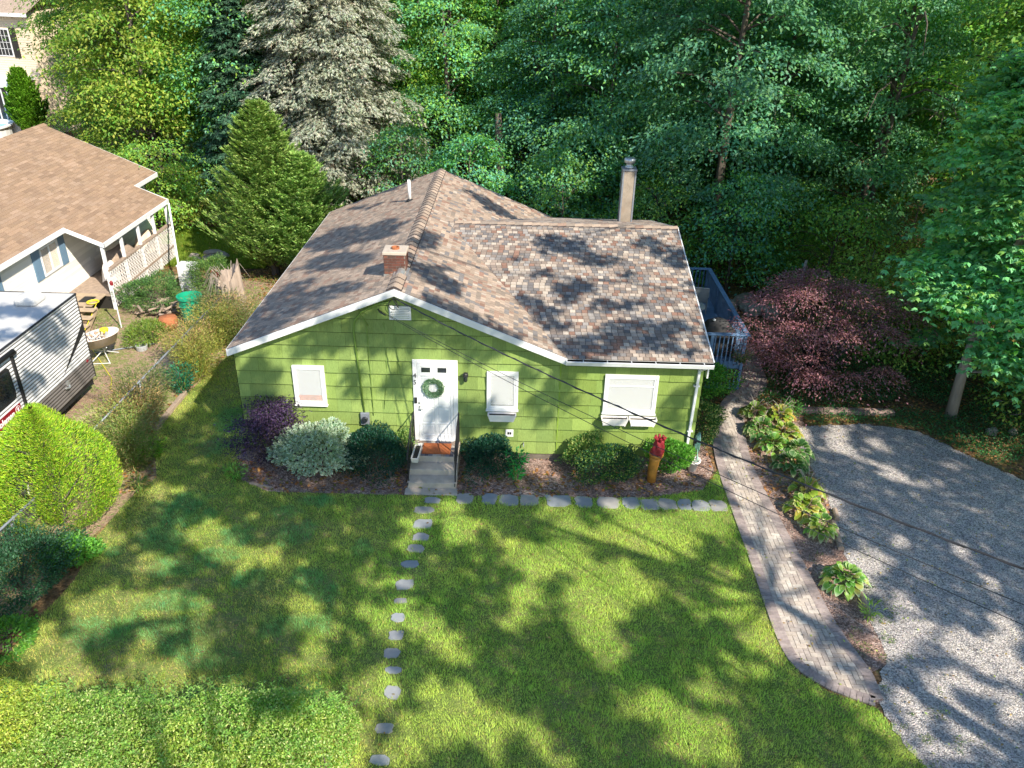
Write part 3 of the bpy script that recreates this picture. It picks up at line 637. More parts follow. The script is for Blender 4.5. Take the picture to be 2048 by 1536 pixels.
mb = MB(); mb.tube([(ix0+.035, -.06, 1.47), (ix0+.035, -.11, 1.47), (ix0+.12, -.12, 1.46)], .013, 8); mb.box((ix0+.015, -.068, 1.40), (ix0+.055, -.06, 1.54)); mb.box((ix0+.015, -.075, 1.60), (ix0+.055, -.06, 1.65)); mb.build('handle', M['metal'], door)
MB().box((dx0+.02, -.085, 1.62), (dx0+.09, -.06, 1.78)).build('keypad', M['black'], door)
def text(body, size, loc, rot, mat, parent, name, ext=.006, shear=0, bold=0):
    cu = D.curves.new(name, 'FONT'); cu.body = body; cu.size = size; cu.extrude = ext; cu.shear = shear; cu.offset = bold; cu.resolution_u = 3
    ob = D.objects.new(name+'_tmp', cu); COL.objects.link(ob); dg = bpy.context.evaluated_depsgraph_get(); me = D.meshes.new_from_object(ob.evaluated_get(dg)); D.objects.remove(ob)
    me.transform(Matrix.LocRotScale(Vector(loc), rot, None)); me.materials.clear(); return link(name, me, mat, parent)
from mathutils import Euler
text('4', .17, (dx0+.01, -.066, 2.34), Euler((PI/2, 0, 0)), M['black'], door, 'house_number')
text('5', .17, (dx0+.01, -.066, 2.15), Euler((PI/2, 0, 0)), M['black'], door, 'house_number')
# wall lamp
mb = MB(); mb.box((5.62, -.03, 2.36), (5.72, 0, 2.5)); mb.tube([(5.67, -.03, 2.44), (5.67, -.12, 2.5)], .012, 6); mb.lathe([(.05, .08), (.065, .06), (.07, 0), (.055, -.02)], (5.67, -.14, 2.46), 12)
lamp = mb.build('wall_lamp', M['black'], house)
MB().lathe([(.03, -.13), (.05, -.1), (.052, .0), (.04, .02)], (5.67, -.14, 2.43), 12).build('lamp_glass', M['glassd'], lamp)
# gable vent
mb = MB(); vx0, vx1, vz0, vz1 = 3.86, 4.38, 3.87, 4.22
mb.box((vx0, -.05, vz0), (vx0+.04, 0, vz1)); mb.box((vx1-.04, -.05, vz0), (vx1, 0, vz1)); mb.box((vx0+.04, -.05, vz0), (vx1-.04, 0, vz0+.04)); mb.box((vx0+.04, -.05, vz1-.04), (vx1-.04, 0, vz1))
for i in range(6): z = vz0+.055+i*.043; mb.box((vx0+.04, -.045, z), (vx1-.04, -.01, z+.03))
mb.build('gable_vent', M['white'], house)
# electric meter and conduit
mb = MB(); mb.tube([(3.9, -.06, 4.35), (3.55, -.07, 4.25), (3.2, -.06, 4.05), (3.02, -.05, 3.8), (2.98, -.05, 3.55), (3.1, -.05, 1.3)], .022, 8); mb.tube([(3.2, -.04, 3.95), (3.3, -.04, 3.7), (3.32, -.03, 1.2)], .010, 6)
mb.tube([(3.32, -.04, 3.98), (3.12, -.1, 4.16), (3.2, -.1, 4.0), (3.34, -.04, 3.7)], .008, 6); mb.tube([(3.72, -.03, 3.8), (3.73, -.03, 2.5), (3.6, -.03, 1.4)], .006, 5); mb.tube([(3.98, -.03, 3.7), (4.0, -.03, 2.4)], .005, 5)
mb.build('conduit', M['wireg'], house, smooth=True)
mb = MB(); mb.box((3.0, -.1, .95), (3.22, 0, 1.3)); mt = mb.build('electric_meter', M['galv'], house, bevel=.01)
mm = MB(); mm.tube([(3.11, -.1, 1.12), (3.11, -.17, 1.12)], [.08, .07], 14); mm.build('meter_dial', M['glassd'], mt)
mb = MB(); mb.box((6.68, -.04, .68), (6.88, 0, .88)); ob_ = mb.build('outlet_cover', M['white'], house, bevel=.006)
mb = MB(); mb.box((6.73, -.045, .75), (6.775, -.04, .82)); mb.box((6.785, -.045, .75), (6.83, -.04, .82)); mb.build('outlet_slots', M['dark'], ob_)
MB().box((6.40, -.04, .60), (6.52, 0, .72)).build('utility_box', M['white'], house, bevel=.006)
mb = MB(); mb.tube([(7.15, 0, .5), (7.15, -.1, .5), (7.15, -.12, .44)], .015, 8); mb.build('tap', M['metal'], house)
# service insulators and looped wires at the peak
mb = MB()
for k in range(10):
    pass
lp = [(3.98+.10*math.cos(t), -.14+.02*math.sin(t), 4.30+.12*math.sin(t)) for t in np.linspace(-.5, 5.2, 14)]
mb.tube(lp, .010, 6); mb.tube([(4.0, -.28, 4.52), (4.02, -.12, 4.35), (4.1, -.1, 4.2)], .012, 6); mb.tube([(3.6, -.02, 4.12), (3.66, -.14, 4.10), (3.8, -.2, 4.05)], .02, 6); mb.build('service_cable_loop', M['wire'], house)
mb = MB(); mb.box((11.62, .1, 2.45), (11.66, .3, 2.75)); mb.build('corner_lamp', M['white'], house)

# ---- front steps
steps = empty('front_steps', (4.92, -.7, 0), 'concrete front steps with iron railings leading to the white door', 'steps')
mb = MB(); mb.box((4.32, -.78, -.05), (5.52, -.03, .5)); mb.box((4.32, -1.12, -.05), (5.52, -.782, .34)); mb.box((4.32, -1.46, -.05), (5.52, -1.122, .18)); mb.box((4.28, -1.72, -.05), (5.56, -1.462, .03))
mb.build('stair', M['concrete'], steps, bevel=.012)
mb = MB(); pr = random.Random(5)
for i in range(11):
    for j in range(7):
        c = [(.10, .055, .05), (.32, .29, .26), (.06, .06, .08), (.22, .17, .14), (.13, .13, .16)][pr.randrange(5)]
        mb.box((4.36+i*.104, -.76+j*.1, .5), (4.36+i*.104+.098, -.76+j*.1+.094, .508), c)
mb.build('tile_top', M['brick'], steps)
def railing(x):
    mb = MB(); y0, y1 = -.06, -1.40; zt0, zt1 = 1.35, .95
    mb.tube([(x, y0, 1.36), (x, -.70, 1.33), (x, -1.38, .98), (x, -1.48, .93), (x, -1.50, .86)], .016, 6)
    mb.tube([(x, y0, .62), (x, -.70, .60), (x, -1.38, .28)], .010, 6)
    for y in (-.08, -.72, -1.38): zt = 1.33 if y > -.75 else .97; mb.tube([(x, y, .5 if y > -.76 else .17), (x, y, zt)], .016, 6)
    for i in range(11):
        y = -.16-i*.118; zt = 1.33 if y > -.7 else 1.33-(-.7-y)*.515; zb = .61 if y > -.7 else .60-(-.7-y)*.47
        mb.tube([(x, y, zb), (x, y, zt)], .006, 5)
    mb.tube([(x, -1.5, .2), (x, -1.56, .16), (x, -1.54, .22)], .012, 5)
    return mb.build('railing', M['black'], steps)
railing(4.35); railing(5.49)
mb = MB(); mb.box((4.60, -.68, .509), (5.31, -.2, .53)); tag(mb.build('doormat', M['mat'], bevel=.004), 'rust red coir doormat on the top step', 'doormat')
def trough(name, x0, y0, x1, y1, z, h, lab, cat, group=None, inner='dark', rot=0, legs=False):
    """white flower box with tapered sides and an open dark top; returns the root"""
    cx, cy = (x0+x1)/2, (y0+y1)/2; a, b = (x1-x0)/2, (y1-y0)/2; k = .82; r = empty(name, (cx, cy, z), lab, cat, group, rot); mb = MB(); R = Matrix.Translation((cx, cy, z)) @ Matrix.Rotation(rot, 4, 'Z')
    def q(s, t, zz, f): return R @ Vector((s*a*f, t*b*f, zz))
    cs = [(-1, -1), (1, -1), (1, 1), (-1, 1)]
    for i in range(4):
        p, n_ = cs[i], cs[(i+1) % 4]; ti = .9
        mb.poly([q(*p, 0, k), q(*n_, 0, k), q(*n_, h, 1), q(*p, h, 1)]); mb.poly([q(*p, h, 1), q(*n_, h, 1), R @ Vector((n_[0]*(a-.02), n_[1]*(b-.02), h)), R @ Vector((p[0]*(a-.02), p[1]*(b-.02), h))])
        mb.poly([R @ Vector((p[0]*(a-.02), p[1]*(b-.02), h)), R @ Vector((n_[0]*(a-.02), n_[1]*(b-.02), h)), R @ Vector((n_[0]*(a-.025)*.93, n_[1]*(b-.025)*.93, h-.07)), R @ Vector((p[0]*(a-.025)*.93, p[1]*(b-.025)*.93, h-.07))])
    mb.poly([q(*c, 0, k) for c in cs][::-1])
    if legs:
        for s in (-.8, 0, .8): mb.box((cx+s*a-.015, cy-.02, z-.05), (cx+s*a+.015, cy+.02, z))
    mb.build('trough', M['plastic'], r); mb = MB()
    mb.poly([R @ Vector((c[0]*(a-.022)*.94, c[1]*(b-.022)*.94, h-.045)) for c in cs]); mb.build('potting_soil', M[inner], r); return r
trough('planter_box', 4.40, -1.15, 4.58, -.45, .509, .16, 'long white planter box lying on the front steps by the left railing', 'planter', rot=rad(-3))
trough('window_box', 6.22, -.26, 6.94, -.07, 1.24, .19, 'white window box under the narrow window beside the wall lamp', 'window box', 'empty window boxes')
trough('window_box', 9.07, -.26, 9.75, -.07, 1.22, .19, 'left of the two white boxes under the wide window', 'window box', 'empty window boxes', legs=True)
trough('window_box', 9.77, -.26, 10.47, -.07, 1.22, .19, 'right of the two white boxes under the wide window', 'window box', 'empty window boxes', legs=True)
# wreath
def wreath():
    n = 900; t = rng.uniform(0, 2*PI, n); ph = rng.uniform(0, 2*PI, n); R0 = .185; r_ = .055
    P = np.stack([4.87+(R0+r_*np.cos(ph))*np.cos(t), -.085-.02*np.abs(np.sin(ph))+0*t, 2.08+(R0+r_*np.cos(ph))*np.sin(t)], 1)
    Dr = np.stack([-np.sin(t)+.8*np.cos(t)*rng.normal(.4, .5, n), rng.normal(-.35, .2, n), np.cos(t)+.8*np.sin(t)*rng.normal(.4, .5, n)], 1)
    lv = Leaves(); lv.add(P, Dr, np.tile((0, -1., 0), (n, 1)), rng.uniform(.06, .11, n), .022, pick([(.07, .13, .06), (.11, .18, .10), (.20, .24, .17), (.05, .10, .05)], n))
    tag(link('wreath', lv.mesh('wreath'), M['leaf']), 'round green leafy wreath hanging on the white front door', 'wreath')
wreath()

# ---- garden ornament, hose, edging
orn = empty('torch_ornament', (10.38, -.85, 0), 'orange tubular garden ornament with a red ruffled top in the front bed', 'ornament')
mb = MB(); pts = [(10.38, -.85, -.05), (10.38, -.85, .35), (10.40, -.84, .6), (10.43, -.83, .78)]; mb.tube(pts, [.115, .12, .13, .17], 16); mb.build('body', M['orange'], orn, smooth=True)
mb = MB(); mb.lathe([(.17, .74), (.185, .80), (.17, .83), (.15, .80)], (10.43, -.83, 0), 16); mb.build('rim', M['orange'], orn, smooth=True)
def ruffle():
    V = []; F = []; nr, na = 12, 26
    for i in range(nr):
        f = i/(nr-1); z = .78+.46*f; r = .165*(1-.35*f)*(1 if f < .95 else .5)
        for k in range(na):
            t = 2*PI*k/na; q = r*(1+.14*math.sin(5*t+7*f)+.08*math.sin(9*t-11*f)); V.append((10.43+.05*f+q*math.cos(t), -.83+q*math.sin(t), z+.03*math.sin(4*t)*f))
    for i in range(nr-1):
        for k in range(na): F.append((i*na+k, i*na+(k+1) % na, (i+1)*na+(k+1) % na, (i+1)*na+k))
    link('top', npmesh('ruffle', V, F, smooth=False), M['red'], orn)
    mb = MB(); pr = random.Random(4)
    for i in range(8):
        t = i*PI/4; mb.tube([(10.47+.08*math.cos(t), -.83+.08*math.sin(t), 1.2), (10.47+.14*math.cos(t), -.83+.14*math.sin(t), 1.27+.04*pr.random()), (10.47+.10*math.cos(t), -.83+.10*math.sin(t), 1.31)], [.035, .03, .008], 6)
    mb.build('petal_tips', M['red'], orn)
ruffle()
hs = empty('garden_hose', (11.62, -.2, 0), 'coiled pale green hose hanging at the right front corner of the house', 'hose')
mb = MB()
for k in range(4):
    r = .13+.012*k; mb.tube([(11.60+.02*k, .05+r*math.cos(t), .62+r*1.7*math.sin(t)) for t in np.linspace(0, 2*PI, 22)], .012, 6)
mb.tube([(11.62, -.08, .5), (11.62, -.3, .25), (11.5, -.35, .3), (11.4, -.3, .34)], .012, 6); mb.build('hose_coil', paint('hose', (.22, .42, .34), .4, .1, 5, 0), hs, smooth=True)
mb = MB(); mb.box((11.52, .0, .6), (11.6, .1, .7)); mb.build('hose_bracket', M['black'], hs)
bk = MB(); bk.lathe([(.10, 0), (.13, .26), (.19, .29), (.19, .33), (.16, .33), (.12, .10)], (11.5, -.32, 0), 18); tag(bk.build('bucket', M['plastic'], smooth=True), 'white bucket under the downspout at the house corner', 'bucket')
lg = lambda pts, r, lab, name='edging_log': tag(MB().tube(pts, r, 9).build(name, M['timber']), lab, 'edging')
lg([(14.28, -3.35, .05), (14.42, -2.4, .05)], .07, 'short log edging the driveway between two hosta clumps')
lg([(14.12, -5.5, .05), (14.22, -4.3, .05)], .06, 'weathered log edging the driveway beside the lowest hosta')
lg([(14.62, -1.9, .05), (14.55, -2.3, .05)], .06, 'short end of log edging beside the middle hostas')
mb = MB(); mb.box((15.2, 2.72, 0), (17.95, 2.95, .14)); tag(mb.build('landscape_timber', paint('reddish_timber', (.27, .19, .17), .9, .2, 5, .2, 20, stretch=(.3, 1, 1)), bevel=.02), 'reddish grey landscape timber at the head of the driveway', 'timber')
mb = MB(); mb.bar((-2.76, 2.9, .06), (-2.82, .85, .06), .13, .12); tag(mb.build('border_timber', M['timber'], bevel=.012), 'weathered grey timber edging the weedy strip by the fence', 'timber')
mb = MB(); mb.bar((.45, -1.45, .02), (1.05, -1.62, .02), .06, .05); tag(mb.build('edging_strip', M['timber'], bevel=.006), 'short pale edging strip in front of the purple bush', 'edging')

# ---- overhead cables
def cable(name, a, b, sag, r, lab, twist=False):
    a = Vector(a); b = Vector(b); P = []
    for i in range(41): t = i/40; p = a.lerp(b, t); p.z -= 4*sag*t*(1-t); P.append(p)
    mb = MB(); mb.tube(P, r, 7)
    if twist:
        Q = [p+Vector((math.cos(i*1.6)*r*1.3, math.sin(i*1.6)*r*1.3, math.sin(i*1.6)*r)) for i, p in enumerate([a.lerp(b, i/160)-Vector((0, 0, 4*sag*(i/160)*(1-i/160))) for i in range(161)])]; mb.tube(Q, r*.7, 5)
    tag(mb.build(name, M['wire'], smooth=True), lab, 'cable', 'overhead cables to the house')
cable('service_cable', (4.02, -.26, 4.52), (22.9, -19.6, 7.6), 1.0, .012, 'thick twisted black service cable from the gable peak across the driveway', True)
cable('phone_cable', (3.66, -.1, 4.12), (22.9, -19.7, 6.6), .75, .006, 'upper of the two thin cables crossing front wall and walkway')
cable('phone_cable', (3.66, -.1, 4.10), (22.9, -19.8, 6.2), .80, .006, 'lower of the two thin cables crossing front wall and lawn edge')
mb = MB(); mb.tube([(22.9, -19.8, -.5), (22.9, -19.8, 9.5)], [.17, .12], 12); pl = mb.build('utility_pole', M['timber'], smooth=True); tag(pl, 'round wooden utility pole carrying the house cables', 'pole')
mb = MB(); mb.box((22.78, -19.6, 7.4), (23.02, -19.5, 7.7)); mb.build('bracket', M['galv'], pl)

# ---- side deck
deck = empty('side_deck', (12.6, 7, 0), 'blue stained wooden deck with railings on the right side of the green house', 'deck')
fz, tz, x1_, ya, yb_ = .95, 1.86, 13.72, 4.15, 9.7
mb = MB(); y = ya+.02
while y < yb_: mb.box((11.53, y, fz-.04), (x1_, y+.13, fz)); y += .14
mb.build('floor', M['blue'], deck)
mb = MB(); mb.box((11.53, ya-.02, fz-.24), (x1_+.02, ya+.018, fz-.001)); mb.box((x1_-.02, ya+.02, fz-.24), (x1_+.02, yb_, fz-.001)); mb.box((11.53, yb_+.001, fz-.24), (x1_, yb_+.04, fz)); mb.build('rim_joist', M['blue'], deck)
mb = MB(); mb.box((11.6, ya-.10, tz-.04), (x1_+.07, ya+.05, tz)); mb.build('hand_rail', M['blue'], deck, bevel=.006)
mb = MB(); mb.box((x1_-.08, ya+.052, tz-.04), (x1_+.07, yb_-.05, tz)); mb.build('hand_rail', M['blue'], deck, bevel=.006)
mb = MB(); mb.box((11.6, yb_-.05+.002, tz-.04), (x1_+.07, yb_+.10, tz)); mb.build('hand_rail', M['blue'], deck, bevel=.006)
for (x, y) in ((x1_-.05, ya-.03), (x1_-.05, 6.0), (x1_-.05, 7.9), (x1_-.05, yb_), (11.65, ya-.03), (12.7, ya-.03)):
    MB().box((x-.045, y-.045, 0), (x+.045, y+.045, tz-.042)).build('post', M['blue'], deck, bevel=.004)
def balusters(p, q, n, z0, z1, w=.035):
    for i in range(n):
        t = (i+.5)/n; x = p[0]+(q[0]-p[0])*t; y = p[1]+(q[1]-p[1])*t; MB().box((x-w/2, y-w/2, z0), (x+w/2, y+w/2, z1)).build('baluster', M['blue'], deck)
balusters((11.7, ya-.045), (x1_-.1, ya-.045), 15, fz-.1, tz-.042)
balusters((x1_-.01, ya+.1), (x1_-.01, yb_-.1), 34, fz-.1, tz-.042)
balusters((11.7, yb_+.06), (x1_-.1, yb_+.06), 14, fz-.1, tz-.042)
balusters((12.75, ya-.045), (x1_-.12, ya-.045), 7, .05, fz-.25)
MB().box((12.7, ya-.06, .03), (x1_, ya-.02, .09)).build('bottom_rail', M['blue'], deck)
# covered grill
gr = empty('covered_grill', (13.0, 4.75, fz), 'barbecue grill under a black cover at the near end of the deck', 'grill')
def cover():
    prof = [(.0, .0), (1, .0), (1, .55), (.97, .75), (.75, 1.05), (.55, 1.13), (.45, 1.13), (.2, 1.05), (.03, .78), (0, .55)]
    V = []; x0, x1c, y0, y1c = 12.45, 13.5, 4.42, 5.0
    # profile seen from the front (x,z), extruded in y and drawn in at the top
    for y, s in ((y0, 1), (y0+.08, 1.0), ((y0+y1c)/2, 1.04), (y1c-.08, 1.0), (y1c, 1)):
        for a, z in prof: V.append((x0+(x1c-x0)*(.5+(a-.5)*s)+rng.normal(0, .006), y+(.12*(y < 4.6)-.1*(y > 4.9))*(z > .7)*((z-.5)/.6), fz+z*(1.0 if 4.45 < y < 4.95 else .93)+.01))
    n = len(prof); F = []
    for i in range(4):
        for k in range(n): F.append((i*n+k, (i+1)*n+k, (i+1)*n+(k+1) % n, i*n+(k+1) % n))
    me = D.meshes.new('cover'); me.from_pydata(V, [], F+[tuple(range(n)), tuple(reversed(range(4*n, 5*n)))]); me.update()
    o = link('cover', me, M['blackc'], gr); m = o.modifiers.new('b', 'BEVEL'); m.width = .03; m.segments = 2
    mb = MB(); mb.lathe([(.045, 0), (.05, .02), (.02, .05)], (12.8, 4.6, fz+1.12), 10); mb.build('vent_cap', M['white'], gr)
    mb = MB(); mb.tube([(13.42, 4.36, fz+.35), (13.52, 4.36, fz+.35)], .02, 8); mb.build('handle', M['metal'], gr)
    for x in (12.55, 13.4): MB().tube([(x, 4.42, fz+.06), (x, 4.38, fz+.06)], .06, 12).build('wheel', M['black'], gr)
cover()
def chair(x, y, rz, lab):
    c = empty('patio_chair', (x, y, fz), lab, 'chair', rz=rz); R = Matrix.Translation((x, y, fz)) @ Matrix.Rotation(rz, 4, 'Z')
    mb = MB(); mb.box((-.27, -.27, .40), (.27, .27, .46), M=R); mb.build('seat', M['grey'], c, bevel=.02)
    mb = MB(); B = R @ Matrix.Translation((0, .27, .45)) @ Matrix.Rotation(rad(-14), 4, 'X'); mb.box((-.27, 0, 0), (.27, .05, .58), M=B); mb.build('backrest', M['grey'], c, bevel=.02)
    for a, b in ((-.25, -.25), (.25, -.25), (-.25, .25), (.25, .25)): mb = MB(); mb.box((a-.02, b-.02, 0), (a+.02, b+.02, .40), M=R); mb.build('leg', M['grey'], c)
    for a in (-.29, .25): mb = MB(); mb.box((a, -.27, .62), (a+.04, .3, .66), M=R); mb.box((a, -.27, .44), (a+.04, -.23, .62), M=R); mb.build('armrest', M['grey'], c)
chair(13.1, 8.0, rad(168), 'grey patio chair in the far corner of the blue deck')
tb = empty('deck_table', (12.55, 6.7, fz), 'round grey table on the deck half hidden by the roof edge', 'table')
MB().lathe([(.48, .68), (.5, .70), (.5, .72), (.46, .73)], (12.5, 6.7, fz), 24).build('tabletop', M['grey'], tb); MB().lathe([(.22, 0), (.04, .05), (.035, .68)], (12.5, 6.7, fz), 12).build('pedestal', M['grey'], tb)

# ---- chain link fence
def chainlink(p, q, h, pitch, name, lab, posts, lean=0, railr=.028, grp=None):
    p = Vector(p); q = Vector(q); L = (q-p).length; d = (q-p).normalized(); side = Vector((d.y, -d.x, 0)); root = empty(name, p, lab, 'fence', grp)
    up = (Vector((0, 0, 1))+side*lean).normalized(); top = up*h
    MB().tube([p+top, q+top], railr, 8).build('top_rail', M['galv'], root, smooth=True)
    for t in posts: b = p.lerp(q, t); MB().tube([b-up*.1, b+up*(h+.03)], .03, 8).build('post', M['galv'], root, smooth=True)
    mb = MB(); r = .0022; n = int((L+h)/pitch)
    for s in (1, -1):
        for i in range(n+1):
            a = i*pitch-h if s == 1 else i*pitch; z0, z1 = 0, h; a0, a1 = a, a+s*h
            # clip along length
            def at(z): return a+s*z
            zs = [0, h]
            if s == 1:
                if a < 0: zs[0] = -a
                if a+h > L: zs[1] = L-a
            else:
                if a > L: zs[0] = a-L
                if a-h < 0: zs[1] = a
            if zs[1]-zs[0] < .02: continue
            A = p+d*at(zs[0])+up*zs[0]+side*(.004*s); B = p+d*at(zs[1])+up*zs[1]+side*(.004*s); mb.tube([A, B], r, 3, cap=False)
    mb.build('mesh', M['galv'], root); return root
chainlink((-3.3, 8.35, 0), (-3.55, -1.0, 0), 1.1, .075, 'chain_link_fence', 'galvanised chain link fence with top rail between the two yards', (0, .42, .72, .99), lean=-.12)
chainlink((-3.75, -1.6, 0), (-4.3, -6.5, 0), .95, .075, 'chain_link_fence', 'leaning length of chain link fence left of the golden shrub', (.02, .5, .98), lean=-.45)
mb = MB(); mb.bar((-2.95, .2, 0), (-3.42, 2.9, 1.1), .05, .05); tag(mb.build('brace_post', M['timber']), 'grey wooden brace leaning on the chain link fence', 'post')

# ================================================================ TRAVEL TRAILER
rv = empty('travel_trailer', (-6.4, -3, 0), 'white and grey corrugated travel trailer with black awning parked beside the fence', 'trailer')
X0, X1, Y0, Y1, ZB, ZT = -7.62, -5.28, -7.2, 2.86, .55, 3.1
def corr(x, ya, yb, z0, z1, cut=None):
    V = []; F = []; C = []; per = .095; n = int(round((z1-z0)/per)); prof = [(0, -.012), (.2, .014), (.6, .014), (.8, -.012), (1, -.012)]
    zs = [(z0+(i+a)*(z1-z0)/n, o) for i in range(n) for a, o in prof[:-1]]+[(z1, 0)]
    for z, o in zs:
        # tapered underside at the rear: the panel stops short near the back wheel well
        V += [(x+o, ya, z), (x+o, yb, z)]
    for i in range(len(zs)-1):
        F.append((2*i, 2*i+1, 2*i+3, 2*i+2)); z = (zs[i][0]+zs[i+1][0])/2
        lo_ = (zs[i][1]+zs[i+1][1]) < .02; C.append((.16, .145, .14) if z < 1.18 else (.62, .62, .63))
    return V, F, C
V, F, C = corr(X1, Y0, Y1, ZB, ZT-.02); body = link('body', npmesh('body', V, F, C), M['rvside'], rv)
mb = MB(); mb.box((X0, Y0, ZB), (X1-.012, Y1-.01, ZT-.03)); mb.build('shell', M['white_metal'], rv)
V2 = [(X1-(y-Y0)*0, 0, 0) for y in (0,)]
V, F, C = corr(0, X0, X1, ZB, ZT-.02); V = [(y, Y1+o, z) for o, y, z in V]; link('rear_panel', npmesh('rear', V, [f[::-1] for f in F], C), M['rvside'], rv)
mb = MB(); mb.poly([(X0-.02, Y0, ZT), (X1+.03, Y0, ZT), (X1+.03, Y1+.03, ZT), (X0-.02, Y1+.03, ZT)]); mb.poly([((X0+X1)/2-1.0, Y0, ZT+.004), (X1-.12, Y0, ZT+.003), (X1-.12, Y1-.1, ZT+.003), ((X0+X1)/2-1.0, Y1-.1, ZT+.004)]); mb.build('trailer_roof', M['rvroof'], rv)
mb = MB(); mb.tube([(X1+.02, Y0, ZT-.01), (X1+.02, Y1+.02, ZT-.01), (X0, Y1+.02, ZT-.01)], .028, 6); mb.tube([(X1+.01, Y1+.01, ZB), (X1+.01, Y1+.01, ZT)], .018, 6); mb.build('corner_trim', M['black'], rv)
mb = MB(); mb.poly([(X1+.0145, 1.35, 1.27), (X1+.0145, 2.86, 2.25), (X1+.0145, 2.86, 1.98), (X1+.0145, 2.3, 1.72)]); mb.build('swoosh_decal', M['black'], rv)
mb = MB(); mb.box((X0+.1, Y0+.1, .38), (X1-.06, Y1-.05, ZB)); mb.build('chassis', M['tar'], rv)
# roof vent dome
mb = MB(); mb.lathe([(.40, 0), (.40, .12), (.34, .22), (.18, .26), (0.01, .265)], (0, 0, 0), 4); 
Rv = Matrix.Translation((-6.1, 2.15, ZT+.006)) @ Matrix.Rotation(PI/4, 4, 'Z'); mb.v = [tuple(Rv @ Vector(p)) for p in mb.v]; mb.build('roof_vent', M['rvroof'], rv, bevel=.05)
mb = MB(); mb.box((-6.9, -2.4, ZT+.005), (-6.4, -1.8, ZT+.12)); mb.build('roof_vent', M['rvroof'], rv, bevel=.03)
# awning
mb = MB(); mb.tube([(X1+.10, -.38, 2.93), (X1+.10, Y0+.6, 2.93)], .06, 12); aw = mb.build('awning', M['tar'], rv, smooth=True)
mb = MB(); mb.box((X1+.012, -.44, 1.22), (X1+.06, -.36, 2.92)); mb.box((X1+.012, -.46, 2.84), (X1+.14, -.32, 2.9)); mb.build('awning_arm', M['black'], aw)
mb = MB()
def rrect(mb, x, ya, yb, za, zb, r=.1, th=.02):
    pts = []
    for cy, cz, a0 in ((yb-r, zb-r, 0), (ya+r, zb-r, 90), (ya+r, za+r, 180), (yb-r, za+r, 270)):
        for k in range(5): a = rad(a0+k*22.5); pts.append((cy+r*math.cos(a), cz+r*math.sin(a)))
    mb.poly([(x+th, a, b) for a, b in pts]); 
    for i in range(len(pts)): j = (i+1) % len(pts); mb.poly([(x, *pts[i]), (x, *pts[j]), (x+th, *pts[j]), (x+th, *pts[i])])
rrect(mb, X1, -1.75, -.6, 1.78, 2.62, .12, .022); wn_ = mb.build('window', M['black'], rv); mb = MB(); rrect(mb, X1+.015, -1.68, -.67, 1.85, 2.55, .1, .012); mb.build('pane', M['glassd'], wn_)
mb = MB(); mb.box((X1+.013, -1.80, 1.36), (X1+.02, -.575, 1.62)); sg = mb.build('name_sign', M['maroon'], rv)
mb = MB(); mb.box((X1+.013, -1.80, 1.31), (X1+.022, -.56, 1.335)); mb.box((X1+.013, -1.80, 1.335), (X1+.019, -.58, 1.362)); mb.build('sign_stripe', M['black'], sg)
text('Coleman', .215, (X1+.022, -1.66, 1.42), Euler((PI/2, 0, PI/2)), M['letter'], sg, 'lettering', .002, .15, .006)
mb = MB(); mb.tube([(X1+.02, -.71, 1.50), (X1+.024, -.71, 1.50)], .095, 20); mb.build('emblem', M['letter'], sg)
mb = MB(); mb.tube([(X1+.024, -.71, 1.50), (X1+.027, -.71, 1.50)], .08, 20); mb.build('emblem_disc', M['maroon'], sg)
mb = MB(); mb.box((X1+.027, -.745, 1.44), (X1+.03, -.675, 1.46)); mb.box((X1+.027, -.735, 1.46), (X1+.03, -.685, 1.52)); mb.box((X1+.027, -.75, 1.52), (X1+.03, -.67, 1.535)); mb.box((X1+.027, -.72, 1.535), (X1+.03, -.70, 1.56)); mb.build('emblem_lantern', M['letter'], sg)
mb = MB(); mb.box((X1+.012, 1.42, 1.0), (X1+.06, 1.52, 1.12)); mb.tube([(X1+.05, 1.30, .98), (X1+.08, 1.42, .95), (X1+.05, 1.5, .98)], .03, 8); mb.build('outside_shower', M['metal'], rv)
mb = MB(); mb.box((X1+.012, 2.6, 1.12), (X1+.03, 2.68, 1.18)); mb.build('marker_light', M['red'], rv)
for y in (-3.2, -4.1): 
    w = MB().tube([(X1-.28, y, .36), (X1-.02, y, .36)], .36, 26).build('wheel', M['tar'], rv, bevel=.03); MB().lathe([(.20, 0), (.2, .02), (.06, .03)], (0, 0, 0), 16)
    mb = MB(); mb.tube([(X1-.04, y, .36), (X1-.005, y, .36)], [.21, .2], 20); mb.build('rim', M['white_metal'], w)
mb = MB(); mb.tube([(-5.42, .9, .55), (-5.42, .95, .05)], .03, 8); mb.box((-5.52, .85, 0), (-5.32, 1.05, .05)); mb.build('stabiliser_jack', M['tar'], rv)
mb = MB(); mb.bar((-5.2, .85, .05), (-4.75, 1.95, .06), .14, .09); tag(mb.build('plank', M['tan'], bevel=.01), 'tan plank lying on the ground behind the trailer', 'plank')
mb = MB(); mb.tube([(-4.55, -2.6, .42), (-4.28, -2.5, .42)], .30, 22); sw = mb.build('spare_wheel', M['tar'], bevel=.03); tag(sw, 'grey wheel leaning by the fence at the left edge', 'wheel')
MB().tube([(-4.285, -2.505, .42), (-4.26, -2.495, .42)], [.19, .17], 18).build('hub', M['plastic'], sw)

